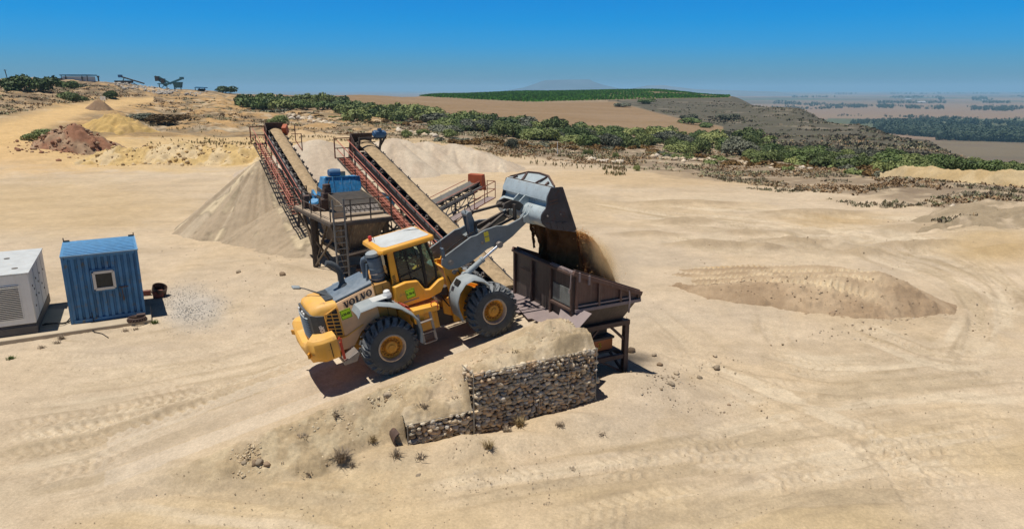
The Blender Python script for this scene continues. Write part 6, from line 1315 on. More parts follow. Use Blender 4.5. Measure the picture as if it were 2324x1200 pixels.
m.tube([(1.02, 3.4, 4.1), (1.02, 3.4, 4.28)], .2, 14); m.box((.45, 4.7, 3.3), (.6, .5, .6)); m.box((.5, 3.75, 3.1), (.5, .7, .3)); m.build('drive_guard', M['rust_brown'], SP, bevel=.012)
m = MB(); m.lathe([(.28, 0), (.28, .12), (.2, .2), (0, .2)], o=(.55, 4.0, 3.25), axis=(-.3, -.4, .8), n=16); m.box((.62, 4.35, 3.55), (.12, .5, .55), R=Matrix.Rotation(.5, 3, 'X')); m.build('fan_cover', M['blue'], SP, smooth=40)
m = MB(); m.tube([(1.25, 3.5, 4.5), (1.1, 3.45, 4.2), (1.05, 3.4, 3.9)], .03, 6); m.build('cable', M['black'], SP); m = MB(); m.tube([(.9, .4, 3.0), (.88, .3, 2.4), (.95, .4, 1.8), (1.0, .5, 1.5)], .03, 6); m.build('cable', M['black'], SP); m = MB(); m.tube([(3.0, .9, 3.2), (3.3, .6, 2.5), (3.2, .3, 1.8), (3.4, .6, .9)], .03, 6); m.build('cable', M['black'], SP)
# trusses and chutes to the right of the screen, under the long conveyor
m = MB()
for k in range(4):
    y = 1.2 + k * 1.2; m.bar((3.1, y, 2.6), (5.0, y + .5, .6), .08); m.bar((3.1, y, .8), (5.2, y + .6, 2.3), .07)
m.bar((3.1, 1.0, 2.6), (3.1, 5.5, 2.6), .1); m.bar((4.8, 1.5, 2.2), (4.8, 5.6, 2.2), .1); m.bar((3.1, 1.0, .9), (5.6, 2.4, .9), .1); m.bar((3.1, 3.0, 1.4), (5.8, 4.4, 1.4), .1)
for x in (3.9, 4.9): m.bar((x, 2.5, .0), (x, 2.5, 2.3), .1); m.bar((x, 5.0, .0), (x, 5.0, 2.3), .1)
m.build('side_truss', M['iron'], SP)
m = MB(); m.hexa([(3.4, 3.9, 1.9), (4.6, 3.9, 1.9), (4.6, 5.2, 1.9), (3.4, 5.2, 1.9)], [(3.1, 3.4, 3.3), (4.9, 3.4, 3.3), (4.9, 5.6, 3.3), (3.1, 5.6, 3.3)]); m.build('reject_chute', M['blue'], SP)
m = MB(); m.bar((1.3, .5, .45), (4.6, -.9, .25), .9, .12); m.tube([(1.9, .9, .5), (1.9, .9, .9)], .2, 12); m.build('discharge_chute', M['rust_brown'], SP)
# ================================================================== vegetation
M['leaf_dark'] = leaf_mat('dark_green_leaves', (.055, .085, .028), (.135, .185, .055)); M['leaf_mid'] = leaf_mat('mid_green_leaves', (.08, .11, .036), (.21, .245, .08)); M['leaf_light'] = leaf_mat('yellow_green_leaves', (.12, .15, .045), (.30, .325, .11))
M['leaf_grey'] = leaf_mat('grey_leaves', (.085, .092, .062), (.19, .195, .135)); M['leaf_rust'] = leaf_mat('rusty_heath', (.07, .045, .016), (.20, .115, .035))
def bush_mesh(name, seed, nl, nq, leaf, mats, flat=.75, twig=True):
    r = np.random.default_rng(seed); lob = []
    for k in range(nl):
        a = r.random() * 6.28; d = math.sqrt(r.random()) * .68; lob.append((d * math.cos(a), d * math.sin(a), flat * (.35 + .5 * r.random() * (1 - .5 * d)), .26 + .2 * r.random()))
    lob = np.array(lob); i = r.integers(0, nl, nq); v = r.normal(size=(nq, 3)); v /= np.linalg.norm(v, axis=1, keepdims=True); v[:, 2] = np.where(v[:, 2] < -.35, -v[:, 2], v[:, 2])
    P = lob[i, :3] + v * lob[i, 3:4] * (1 - .35 * r.random((nq, 1)) ** 2) * np.array([1, 1, .85]); P[:, 2] = np.maximum(P[:, 2], .02)
    nrm = v + .5 * r.normal(size=(nq, 3)); nrm /= np.linalg.norm(nrm, axis=1, keepdims=True); t = np.cross(nrm, r.normal(size=(nq, 3))); t /= np.linalg.norm(t, axis=1, keepdims=True); b = np.cross(nrm, t)
    s_ = leaf * (.6 + .8 * r.random((nq, 1)))
    V = np.stack([P - t * s_, P - b * s_ * .55, P + t * s_, P + b * s_ * .55], 1).reshape(-1, 3); Fq = np.arange(nq * 4).reshape(-1, 4)
    n0 = len(V); ex = []; ef = []
    for k in range(7):
        l = lob[k % nl]; p0 = np.array([l[0] * .12, l[1] * .12, -.15]); p1 = l[:3]; w_ = .03
        a = np.array([w_, 0, 0]); c = np.array([0, w_, 0]); ex += [p0 - a, p0 + a, p1 + a * .4, p1 - a * .4, p0 - c, p0 + c, p1 + c * .4, p1 - c * .4]; o = n0 + 8 * k; ef += [[o, o + 1, o + 2, o + 3], [o + 4, o + 5, o + 6, o + 7]]
    me = nmesh(name, np.concatenate([V, np.array(ex)]), np.concatenate([Fq, np.array(ef)]), mats)
    me_ = me.data; me_.materials.append(M['dead_twig']); mi = np.zeros(len(Fq) + len(ef), np.int32); mi[len(Fq):] = 1; me_.polygons.foreach_set('material_index', mi); bpy.data.objects.remove(me); return me_
KINDS_ = {}
for kn, mn in (('dark', 'leaf_dark'), ('mid', 'leaf_mid'), ('light', 'leaf_light'), ('grey', 'leaf_grey'), ('rust', 'leaf_rust')):
    KINDS_[kn] = [bush_mesh('bush', 100 + 7 * k + len(kn), 10 + 2 * k, 2600, .062, M[mn], .62 + .1 * k) for k in range(4)]
    KINDS_[kn + 'f'] = [bush_mesh('bush', 200 + 7 * k + len(kn), 8 + 2 * k, 1100, .10, M[mn], .62 + .1 * k) for k in range(3)]
def bush(kind, x, y, w_, h, label, group=None, cat='bush', name='bush', fine=True):
    me = random.choice(KINDS_[kind if fine else kind + 'f']); o = bpy.data.objects.new(name, me); col.objects.link(o)
    o.location = (x, y, gz(x, y) - .1 - .10 * h); k_ = random.uniform(.8, 1.35); o.scale = (w_ / 1.7 * k_, w_ / 1.7 / k_ ** .5, h / .95); o.rotation_euler.z = random.random() * 6.28
    return tag(o, label, cat, group)
BELT = [  # x0, x1, base row lower, base row upper, count, width range, height range, kinds, where
 (545, 792, 250, 234, 30, (5, 9), (3.6, 5.6), 'dark dark mid mid light', 'in the belt behind the stacker conveyor head'),
 (785, 992, 277, 252, 34, (5, 8.5), (3.4, 5.2), 'dark mid mid light', 'in the clump below the bare dry field'),
 (985, 1330, (300, 330), (268, 292), 50, (4.5, 8), (2.6, 4.6), 'dark dark mid mid light grey grey', 'in the long belt behind the pale sand ridge'),
 (1310, 1720, (332, 362), (296, 318), 58, (3.5, 6.5), (2.2, 4.2), 'mid mid dark light grey light', 'in the long belt below the heath hill'),
 (1700, 2030, (366, 394), (338, 364), 48, (2.8, 5.2), (1.6, 3.0), 'mid light mid grey dark', 'in the belt at the foot of the dark heath slope'),
 (2010, 2340, (394, 412), (364, 388), 46, (2.4, 4.4), (1.5, 2.6), 'mid dark light mid light', 'in the belt behind the yellow sand bank at the right')]
BELT += [(600, 1000, (262, 292), (248, 282), 26, (2.0, 4.5), (.9, 1.6), 'rust grey rust mid', 'on the scrubby bank behind the sand ridge'),
 (1000, 1500, (328, 350), (316, 336), 34, (2.0, 4.0), (.9, 1.6), 'rust rust grey rust', 'along the front of the belt beyond the bucket'),
 (1480, 2030, (362, 408), (348, 388), 40, (1.6, 3.4), (.7, 1.4), 'rust rust grey mid rust', 'in the brown scrub in front of the right belt'),
 (1350, 1760, (318, 345), (292, 312), 30, (3.0, 6), (2.0, 3.6), 'mid dark mid light', 'behind the long belt below the heath hill'),
 (1720, 2060, (358, 384), (334, 358), 34, (2.8, 5), (1.5, 2.6), 'light mid grey mid dark', 'behind the belt at the foot of the dark heath slope'), (2040, 2330, (390, 404), (362, 386), 26, (2.2, 4), (1.4, 2.2), 'mid mid light dark', 'behind the yellow sand bank, farther row')]
KW = {'dark': 'dark green', 'mid': 'mid green', 'light': 'yellow-green', 'grey': 'dry grey', 'rust': 'rusty brown'}
BXY = []; SHR = []
for bi, (x0, x1, lo, hi, n, wr, hr, ks, where) in enumerate(BELT):
    for k in range(n):
        u = (k + random.random()) / n; x = x0 + (x1 - x0) * u; l_ = lo if not isinstance(lo, tuple) else lo[0] + (lo[1] - lo[0]) * u; h_ = hi if not isinstance(hi, tuple) else hi[0] + (hi[1] - hi[0]) * u
        y = h_ + (l_ - h_) * random.random(); X, Y, Z = gpix(x, y); kn = random.choice(ks.split())
        if bi >= 6: SHR.append((kn, X, Y, random.uniform(*wr), random.uniform(*hr))); continue
        bush(kn, X, Y, random.uniform(*wr) * 1.2, random.uniform(*hr), 'rounded %s bush %s' % (KW[kn], where), '%s bushes %s' % (KW[kn], where), fine=Y < 190); BXY.append((X, Y))
SV, SF, SM = [], [], []; so_ = 0; skk = ['dark', 'mid', 'light', 'grey', 'rust']
SB = [bush_mesh('shrub', 300 + k, 7, 330, .15, M['leaf_mid'], .6) for k in range(4)]
SB = [(np.array([v.co[:] for v in me.vertices]), np.array([p_.vertices[:] for p_ in me.polygons])) for me in SB]
for kn, X, Y, w_, h in SHR:
    v, q = random.choice(SB); a = random.random() * 6.28; c, s_ = math.cos(a), math.sin(a); k = w_ / 1.7
    SV.append(np.stack([(v[:, 0] * c - v[:, 1] * s_) * k + X, (v[:, 0] * s_ + v[:, 1] * c) * k + Y, v[:, 2] * h / .95 + gz(X, Y) - .2 * h], 1)); SF.append(q + so_); so_ += len(v); SM.append(np.full(len(q), skk.index(kn), np.int32))
sh_ = nmesh('shrubs', np.concatenate(SV), np.concatenate(SF), [M['leaf_' + k] for k in skk]); sh_.data.polygons.foreach_set('material_index', np.concatenate(SM)); tag(sh_, 'smaller rusty and green shrubs filling in between and in front of the bushes', 'shrubs', kind='stuff')
for x, y, w_, h, kn, lab in [(628, 283, 5.0, 2.6, 'mid', 'bright green bush just behind the stacker conveyor head'), (48, 208, 9, 5.5, 'dark', 'big dark green bush on the left hill, left half of the pair'), (90, 209, 9.5, 6.5, 'dark', 'big dark green bush on the left hill, right half of the pair'), (26, 208, 6, 3.6, 'dark', 'smaller dark bush left of the big dark pair on the hill'),
    (155, 228, 5.0, 3.6, 'mid', 'green bush beside the hill road, the upper one of two'), (178, 233, 5.5, 3.0, 'mid', 'green bush beside the hill road, the lower one of two'), (250, 222, 6.0, 3.6, 'dark', 'olive bush above the white signs on the hill road'), (155, 202, 6, 3.5, 'dark', 'dark bush in front of the white hilltop wall'), (175, 200, 7, 3.0, 'grey', 'greyish bush on the hill to the right of the dark hilltop bush'),
    (516, 212, 12, 5.0, 'dark', 'flat-topped dark bush on the skyline right of the blue shelter'), (815, 215, 5.5, 2.2, 'dark', 'tiny dark bush alone on the skyline of the dry field'), (1443, 388, 1.0, 1.0, 'light', 'small bright green shrub alone on the pit edge beyond the bucket'), (1398, 360, 1.1, 1.5, 'light', 'thin light green sapling beyond the bucket'), (1340, 352, 1.0, 1.4, 'mid', 'thin green sapling left of the light green one beyond the bucket'),
    (372, 280, 9, 2.2, 'rust', 'wide flat brown scrub bush behind the yellow heap'), (330, 272, 6, 1.6, 'grey', 'flat greyish scrub bush left of the brown scrub behind the yellow heap'), (85, 318, 4.0, 1.8, 'mid', 'clump of green weeds left of the red-brown heap'), (100, 316, 3.0, 1.5, 'grey', 'grey weed clump touching the red-brown heap'),
    (920, 312, 2.4, 1.6, 'mid', 'green shrub behind the crest of the pale sand ridge'), (960, 306, 2.6, 1.8, 'mid', 'green shrub right of the crest of the pale sand ridge'), (1018, 312, 3.0, 1.8, 'mid', 'green shrub above the right shoulder of the pale sand ridge'), (1160, 336, 2.6, 1.8, 'grey', 'grey-green shrub at the right end of the pale sand ridge'), (1330, 352, .9, 1.2, 'mid', 'small upright green shrub beside the white post'),
    (1565, 282, 9, 3.6, 'dark', 'low dark spreading tree at the tip of the dry field'), (1600, 290, 9, 3.4, 'dark', 'low dark tree right of the tip of the dry field'), (1410, 243, 12, 3.4, 'grey', 'grey bush at the corner between field and heath hill'), (1465, 236, 13, 5, 'dark', 'dark bush under the vineyard edge'), (1560, 270, 10, 4, 'grey', 'grey bush on the heath beside the field edge'), (1650, 272, 12, 4, 'grey', 'grey-green bush in the middle of the heath slope')]:
    X, Y, Z = gpix(x, y); bush(kn, X, Y, w_, h, lab, fine=Y < 200)
# ---- scrub, weeds and heath: ground cover nobody could count
def tufts(name, label, P, H_, W_, nb, cols, seed, cat='scrub', spread=.5):
    r = np.random.default_rng(seed); n = len(P); P = np.repeat(P, nb, 0); H_ = np.repeat(H_, nb); W_ = np.repeat(W_, nb); c = np.repeat(cols, nb, 0) * (.7 + .6 * r.random((n * nb, 1)))
    a = r.random(n * nb) * 6.28; ln = spread * r.random(n * nb) * H_ ; o = (r.random((n * nb, 2)) - .5) * W_[:, None] * 1.2; b0 = P + np.stack([o[:, 0], o[:, 1], -.03 + 0 * a], 1)
    hh = H_ * (.5 + .6 * r.random(n * nb)); tip = b0 + np.stack([np.cos(a) * ln, np.sin(a) * ln, hh], 1); sd = np.stack([-np.sin(a), np.cos(a), 0 * a], 1) * (W_ * .5)[:, None] * (.3 + .5 * r.random((n * nb, 1)))
    mid = b0 * .5 + tip * .5
    V = np.stack([b0 - sd * .25, mid - sd, tip, mid + sd], 1).reshape(-1, 3)
    o = nmesh(name, V, np.arange(len(V)).reshape(-1, 4), M['heap'], np.repeat(c, 4, 0)); return tag(o, label, cat, kind='stuff')
def scatter(n, r0, r1, az0, az1, seed):
    r = np.random.default_rng(seed); R = np.exp(r.uniform(math.log(r0), math.log(r1), n)); A = np.radians(r.uniform(az0, az1, n)); x, y = R * np.sin(A), R * np.cos(A); z = ground_z(x, y); px, py = project(x, y, z); return x, y, z, R, px, py
x, y, z, R, px, py = scatter(170000, 38, 330, -46, 46, 5)
ed = np.interp(px, [-900, 0, 250, 420, 600, 1000, 1200, 1500, 1800, 2000, 2324, 3800], [250, 262, 225, 275, 292, 320, 355, 392, 425, 450, 510, 560])
d1 = fbm(x, y, 7, 4, 301); keep = (py < ed + 3 + 10 * d1) & (rng.random(len(x)) < np.maximum(sstep(-.25, .35, d1) * .85, .7 * ((px < 330) & (R > 120))))  & ~((px < 350) & (np.abs(py - np.interp(px, [-200, 0, 110, 200, 290, 345], [345, 310, 268, 245, 232, 226])) < np.interp(px, [0, 200, 345], [42, 15, 8]))) & (R < np.where(px < 700, 330, 260))
P = np.stack([x, y, z], 1)[keep]; k = fbm(P[:, 0], P[:, 1], 11, 3, 303) + .35 * rng.normal(size=len(P)); cs = np.where((k > .15)[:, None], (.27, .18, .10), np.where((k > -.15)[:, None], (.31, .26, .185), (.225, .215, .12)))
sz = rng.uniform(.12, .42, len(P)) * np.interp(R[keep], [40, 100, 260], [.55, .9, 1.6])
tufts('scrub', 'low brown and grey scrub covering the ground between the pit and the bushes', P, sz, sz * 1.3, 5, cs, 6, spread=1.8)
x, y, z, R, px, py = scatter(40000, 60, 200, -42, 20, 15); d2 = fbm(x, y, 5, 4, 311)
keep = (py > 255) & (py < np.interp(px, [0, 300, 600, 900, 1200, 1400], [262, 345, 345, 330, 372, 400])) & (px > 330) & (px < 1420) & (rng.random(len(x)) < sstep(-.1, .4, d2) * .8)
P = np.stack([x, y, z], 1)[keep]; sz = rng.uniform(.25, .6, len(P)); tufts('weeds', 'sparse dry weeds standing on the yellow ground beyond the heaps', P, sz, sz * .35, 4, np.where((rng.random(len(P)) > .5)[:, None], (.14, .14, .05), (.25, .19, .10)), 16, spread=.2)
x, y, z, R, px, py = scatter(26000, 38, 120, 12, 46, 25); d3 = fbm(x, y, 4, 4, 321)
keep = (px > 1600) & (py < np.interp(px, [1600, 1800, 2000, 2324, 2800], [408, 435, 470, 530, 580]) + 22 * d3) & (rng.random(len(x)) < sstep(.1, .4, d3) * .8)
P = np.stack([x, y, z], 1)[keep]; sz = rng.uniform(.12, .34, len(P)); tufts('ground_cover', 'grey-green ground cover along the right edge of the pit', P, sz, sz * 1.2, 5, np.where((rng.random(len(P)) > .6)[:, None], (.20, .19, .115), (.31, .26, .18)), 26)
x, y, z, R, px, py = scatter(46000, 125, 620, 8, 46, 35); d4 = fbm(x, y, 16, 4, 331); ft = np.interp(px, [700, 880, 1000, 1200, 1395, 1480, 1560, 1650, 1700, 3000], [205, 212, 222, 233, 231, 254, 274, 290, 340, 340])
keep = (px > 1400) & (((py < ft - 1) & (R > 255)) | ((R <= 255) & (px > 1680) & (py < np.interp(px, [1650, 1800, 2030, 2324, 3000], [318, 348, 368, 384, 400])))) & (py > 205) & (rng.random(len(x)) < sstep(-.1, .5, d4) * .4)
P = np.stack([x, y, z], 1)[keep]; sz = rng.uniform(.35, 1.1, len(P)); tufts('heath', 'dark heath growing over the hill below the vineyard', P, sz, sz * 1.6, 5, np.where((rng.random(len(P)) > .6)[:, None], (.17, .17, .105), (.20, .165, .115)), 36)
# vineyard rows
V_ = []
for row in np.arange(-200, 560, 3.2):
    t = np.arange(430, 1000, 1.7); xx = row + 0 * t + (t - 430) * .16; xx = xx + rng.normal(0, .25, len(t)); V_.append(np.stack([xx, t + rng.normal(0, .3, len(t))], 1))
V_ = np.concatenate(V_); zz = ground_z(V_[:, 0], V_[:, 1]); px, py = project(V_[:, 0], V_[:, 1], zz); vb_ = np.interp(px, [880, 1000, 1200, 1390, 1500, 1650, 1700], [213, 222, 232, 227, 224, 222, 218])
gap = fbm(V_[:, 0], V_[:, 1], 40, 3, 341) < np.interp(px, [880, 1300, 1450, 1650], [.9, .6, .28, .35])
keep = (px > 872) & (px < 1655) & (py < vb_) & gap; P = np.concatenate([V_, zz[:, None]], 1)[keep]
if len(P) > 42000: P = P[rng.permutation(len(P))[:42000]]
tufts('vineyard', 'green vineyard rows covering the rounded hilltop', P, rng.uniform(1.2, 1.9, len(P)), np.full(len(P), 1.9), 3, np.tile([(.07, .19, .018)], (len(P), 1)) * (.7 + .7 * rng.random((len(P), 1))), 46, 'vineyard', .3)
# woods on the far plain
W_ = []
def strip(pts, dep, n, h, clump=0):
    P0 = np.array([p_[0] for p_ in pts], float); P1 = np.array([p_[1] for p_ in pts], float); xx = rng.uniform(P0.min(), P0.max(), n); yy = np.interp(xx, P0, P1) - rng.random(n) * dep
    for a, b in zip(xx, yy):
        d = ray(a, b); t = (PLAIN - CAMH) / d[2]; X, Y = d[0] * t, d[1] * t
        if clump and vnoise(np.array([a / clump]), np.array([b / 9.]), 5)[0] < .42: continue
        W_.append((X, Y, PLAIN - 2, h * random.uniform(.6, 1.15)))
strip([(1800, 262), (2000, 266), (2324, 272)], 2, 160, 9, 24); strip([(1760, 242), (2324, 246)], 2, 200, 14, 26); strip([(1985, 303), (2130, 313), (2324, 323), (2420, 328)], 22, 2600, 15); strip([(2125, 318), (2324, 324)], 10, 500, 17); strip([(1960, 289), (2200, 284), (2330, 291)], 8, 500, 15, 14); strip([(1930, 283), (2160, 276)], 9, 500, 8)
strip([(1755, 236), (1900, 244), (2090, 248), (2324, 254)], 7, 1000, 13, 30); strip([(1750, 247), (1840, 249), (2040, 243)], 3, 260, 12, 20); strip([(1990, 236), (2324, 235)], 4, 400, 16, 30); strip([(2130, 228), (2324, 229)], 5, 500, 20, 30); strip([(2000, 224), (2324, 222)], 3, 260, 22, 30); strip([(1790, 222), (1900, 222)], 1, 60, 22, 16); strip([(2040, 266), (2200, 272), (2324, 284)], 2, 120, 10, 18); strip([(1830, 216), (2324, 214)], 2, 150, 34, 40)
W_ = np.array(W_); r = np.random.default_rng(8); k = 30; n = len(W_); c0 = np.repeat(W_, k, 0); v = r.normal(size=(n * k, 3)); v /= np.linalg.norm(v, axis=1, keepdims=True); P = c0[:, :3] + v * c0[:, 3:4] * np.array([.30, .30, .42]) + np.array([0, 0, 1]) * c0[:, 3:4] * .55
t = np.cross(v + .5 * r.normal(size=v.shape), r.normal(size=v.shape)); t /= np.linalg.norm(t, axis=1, keepdims=True); b = np.cross(v, t); s_ = c0[:, 3:4] * .12
V = np.stack([P - t * s_, P - b * s_, P + t * s_, P + b * s_], 1).reshape(-1, 3)
tag(nmesh('woods', V, np.arange(len(V)).reshape(-1, 4), leaf_mat('far_wood_leaves', (.022, .040, .022), (.05, .075, .04))), 'dark tree belts and plantations on the far plain', 'woods', kind='stuff')
for x, y, w_, d_, lab in ((2090, 233.5, 50, 24, 'long white farm shed on the far plain, nearest of the sheds'), (2060, 226, 45, 30, 'pale farm shed among the distant trees'), (2232, 228, 60, 30, 'white farm shed at the edge of the far tree belt'), (2305, 299, 26, 14, 'small white roof behind the plantation at the right edge')):
    d = ray(x, y); t = (PLAIN - CAMH) / d[2]; m = MB(); X, Y = d[0] * t, d[1] * t
    e = empty('farm_shed', (X, Y, PLAIN)); tag(e, lab, 'shed'); m.span((X - w_ / 2, Y - d_ / 2, PLAIN - 2), (X + w_ / 2, Y + d_ / 2, PLAIN + 5)); m.build('wall', M['white_wall'], e)
    m = MB(); m.prism([(X - w_ / 2 - 1, Y - d_ / 2 - 1, PLAIN + 5), (X - w_ / 2 - 1, Y, PLAIN + 9), (X - w_ / 2 - 1, Y + d_ / 2 + 1, PLAIN + 5)], (w_ + 2, 0, 0)); m.build('roof', M['white_roof'], e)
# flat-topped mountain and low range on the horizon
def ridge(name, pts, D, thick, colr):
    V = []; 
    for x, y in pts:
        d = ray(x, y); t = D / d[1]; V.append((d[0] * t, D, CAMH + d[2] * t))
    V = np.array(V); n = len(V); V2 = V.copy(); V2[:, 1] += thick; base = V.copy(); base[:, 2] = PLAIN; base[:, 1] -= 900; b2 = V2.copy(); b2[:, 2] = PLAIN
    A_ = np.concatenate([base, V, V2, b2]); I = np.arange(4 * n).reshape(4, n); q = np.concatenate([np.stack([I[j, :-1], I[j, 1:], I[j + 1, 1:], I[j + 1, :-1]], 1) for j in range(3)])
    tag(nmesh(name, A_, q, mat(name, colr, .95, var=.2, vs=.004)), kind='structure')
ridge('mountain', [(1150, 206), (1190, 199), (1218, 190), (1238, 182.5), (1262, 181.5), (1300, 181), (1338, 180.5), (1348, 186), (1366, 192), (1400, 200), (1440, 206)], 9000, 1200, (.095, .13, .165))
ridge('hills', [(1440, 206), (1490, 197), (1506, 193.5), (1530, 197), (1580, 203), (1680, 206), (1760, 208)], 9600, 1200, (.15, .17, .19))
# ================================================================== stones and pebbles
n_ = 3600; a = rng.random(n_)
def ground_pts(px_, py_):
    out = []
    for x, y in zip(px_, py_):
        g_ = atz(x, y, 0.0); out.append((g_[0], g_[1]))
    out = np.array(out); return out
zones = [(rng.uniform(0, 2324, 2600), rng.uniform(700, 1200, 2600), .006, .020), (rng.uniform(0, 2324, 1200), rng.uniform(520, 760, 1200), .008, .03), (rng.normal(1530, 70, 160), rng.normal(840, 45, 160), .012, .04), (rng.normal(1500, 40, 70), rng.normal(890, 16, 70), .015, .045), (rng.normal(960, 170, 380), rng.normal(1075, 30, 380), .01, .022), (rng.normal(1650, 60, 80), rng.normal(922, 14, 80), .012, .035), (rng.uniform(1480, 2300, 260), rng.uniform(480, 740, 260), .015, .05), (rng.normal(1900, 170, 200), rng.normal(735, 18, 200), .02, .06), (rng.uniform(300, 700, 140), rng.uniform(560, 760, 140), .012, .04), (rng.normal(640, 30, 60), rng.normal(590, 20, 60), .02, .05)]
P, S3 = [], []
for zx, zy, s0, s1 in zones:
    g_ = ground_pts(zx, np.maximum(zy, 300)); P.append(g_); S3.append(s0 + (s1 - s0) * rng.random(len(g_)) ** 2.5)
P = np.concatenate(P); S3 = np.concatenate(S3); zz = ground_z(P[:, 0], P[:, 1]); rh_ = ramp_h(P[:, 0], P[:, 1]); k = np.abs(to_sl(P[:, 0], P[:, 1])[1]) > 2.0
V, Fq, c = rocks(np.concatenate([P, (zz + S3 * .25)[:, None]], 1)[k], S3[k], .7, .3, False, [(.30, .22, .14), (.38, .30, .20), (.24, .18, .13), (.42, .36, .28)])
tag(nmesh('pebbles', V, Fq, M['heap'], c), 'loose pebbles scattered over the sandy pit floor', 'pebbles', kind='stuff')
n_ = 5200; s_ = rng.uniform(-4.6, 4.95, n_); l_ = -1.95 - np.abs(rng.normal(0, .7, n_)) * np.where(s_ < -.5, 1.2, .65); x, y, _ = from_sl(s_, l_); ok = ((l_ > -2.95) | (s_ < -.6)) & (fbm(x, y, .7, 3, 401) > .0) & (ramp_h(x, y) > .12)
x, y, s_ = x[ok], y[ok], s_[ok]; sz = .010 + .038 * rng.random(len(x)) ** 3; zz = ground_z(x, y) + sz * .2 + .012
V, Fq, c = rocks(np.stack([x, y, zz], 1), sz, .8, .3, False, [(.46, .36, .23), (.50, .40, .27), (.38, .28, .17), (.54, .45, .31)])
tag(nmesh('clods', V, Fq, M['heap'], c), 'crumbly clods of dry earth on the near slope of the ramp', 'clods', kind='stuff')
n_ = 420; u_ = rng.uniform(.5, 10, n_); v_ = -3.6 + np.abs(rng.normal(0, 1.2, n_)); x = 10 + u_ * .86 + v_ * .51; y = 33.2 - u_ * .51 + v_ * .86; hh = np.maximum(hf3(x, y), 0); sz = .012 + .045 * rng.random(n_) ** 3; k = v_ < .5
V, Fq, c = rocks(np.stack([x, y, ground_z(x, y) + hh + sz * .2], 1)[k], sz[k], .8, .3, False, [(.34, .26, .17), (.28, .20, .13), (.42, .33, .23)])
tag(nmesh('heap_clods', V, Fq, M['heap'], c), 'brown clods on the front slope of the rutted soil heap', 'clods', kind='stuff')
g_ = ground_pts(rng.normal(430, 42, 1500), rng.normal(697, 24, 1500)); sz = rng.uniform(.008, .021, 1500); V, Fq, c = rocks(np.concatenate([g_, (ground_z(g_[:, 0], g_[:, 1]) + sz * .3 + .015)[:, None]], 1), sz, .7, .3, False, [(.20, .215, .225), (.29, .285, .27), (.17, .18, .19), (.36, .31, .25)])
tag(nmesh('gravel', V, Fq, M['heap'], c), 'spill of blue-grey gravel on the sand right of the blue cabin', 'gravel', kind='stuff')
for i, (x, y, s_, lab) in enumerate([(1433, 798, .17, 'largest pale round stone on the sand, just right of the hopper leg'), (1484, 806, .10, 'small stone right of the largest pale stone near the hopper'), (1622, 808, .09, 'stone on the open sand right of the hopper, the upper of two'), (1628, 835, .13, 'stone on the open sand right of the hopper, the lower of two'), (1523, 872, .11, 'angular stone at the tip of the stone scatter right of the hopper'), (1497, 828, .12, 'flat stone in the stone scatter right of the hopper leg'), (1535, 848, .11, 'brown stone in the middle of the stone scatter right of the hopper'), (1588, 858, .10, 'stone at the outer end of the stone scatter right of the hopper'),
    (1655, 920, .08, 'small stone in the pebble row far right of the gabion wall'), (578, 1052, .11, 'brown clod stone at the foot of the ramp slope, left of four'), (588, 1050, .12, 'biggest brown clod stone at the foot of the ramp slope'), (606, 1056, .10, 'brown clod stone at the foot of the ramp slope, right of four'), (556, 1050, .08, 'small brown stone apart on the left of the clods by the ramp foot'), (880, 898, .13, 'square brown stone on the ramp slope below the rear wheel'), (640, 625, .2, 'dark flat stone on the sand left of the ladder'), (542, 618, .14, 'dark stone on the open sand between cabin and conveyor'), (1888, 712, .16, 'dark stone at the front foot of the rutted soil heap'), (1700, 682, .14, 'brown stone on the front slope of the rutted soil heap'), (950, 1080, .07, 'small dark stone on the sand below the half pipe')]):
    X, Y, Z = gpix(x, y); V, Fq, c = rocks([(X, Y, Z + s_ * .25)], np.array([s_]), .7, .2, True, [(.34, .27, .19), (.28, .20, .13)]); tag(nmesh('stone', V, Fq, M['heap'], c), lab, 'stone')
# boulder field on the hill
P, S3 = [], []
for cx, cy, rx, ry, n in ((370, 211, 30, 4, 150), (325, 200, 45, 6, 140), (445, 214, 22, 3, 50), (290, 192, 40, 4, 60)):
    for _ in range(n):
        X, Y, Z = gpix(random.gauss(cx, rx * .5), random.gauss(cy, ry * .5)); s_ = random.uniform(.3, .9); P.append((X, Y, Z + s_ * .3)); S3.append(s_)
V, Fq, c = rocks(P, np.array(S3), .8, .25, False, [(.40, .36, .31), (.34, .30, .25), (.44, .40, .35)]); tag(nmesh('boulder_heap', V, Fq, M['boulder'], None), 'pale quarried boulders heaped below the crusher on the left hill', 'boulders', kind='stuff')
# pale rock outcrops along the edge of the pit
for x0, x1, y0, y1, n, lab in ((1330, 1420, 362, 372, 36, 'crumbled pale rubble along the pit edge beyond the bucket'), (1480, 1700, 358, 372, 70, 'line of pale rubble at the edge of the scrub right of the bucket'), (900, 1010, 298, 312, 40, 'pale rubble on the crest behind the sand ridge'), (640, 760, 262, 285, 60, 'pale rubble bank behind the stacker conveyor head'), (2160, 2240, 470, 486, 40, 'pale rubble on the scrubby bank at the right edge'), (1750, 1850, 378, 385, 30, 'pale rubble below the green belt at right')):
    P, S3 = [], []
    for _ in range(n):
        u = random.random(); X, Y, Z = gpix(x0 + (x1 - x0) * u, y0 + (y1 - y0) * u + random.gauss(0, 2)); s_ = random.uniform(.15, .55) * Y / 100; P.append((X, Y, Z + s_ * .2)); S3.append(s_)
    V, Fq, c = rocks(P, np.array(S3), .7, .25, False, [(.55, .46, .34), (.48, .38, .26), (.58, .50, .40)]); tag(nmesh('rubble', V, Fq, M['heap'], c), lab, 'rubble', kind='stuff')
P, S3 = [], []
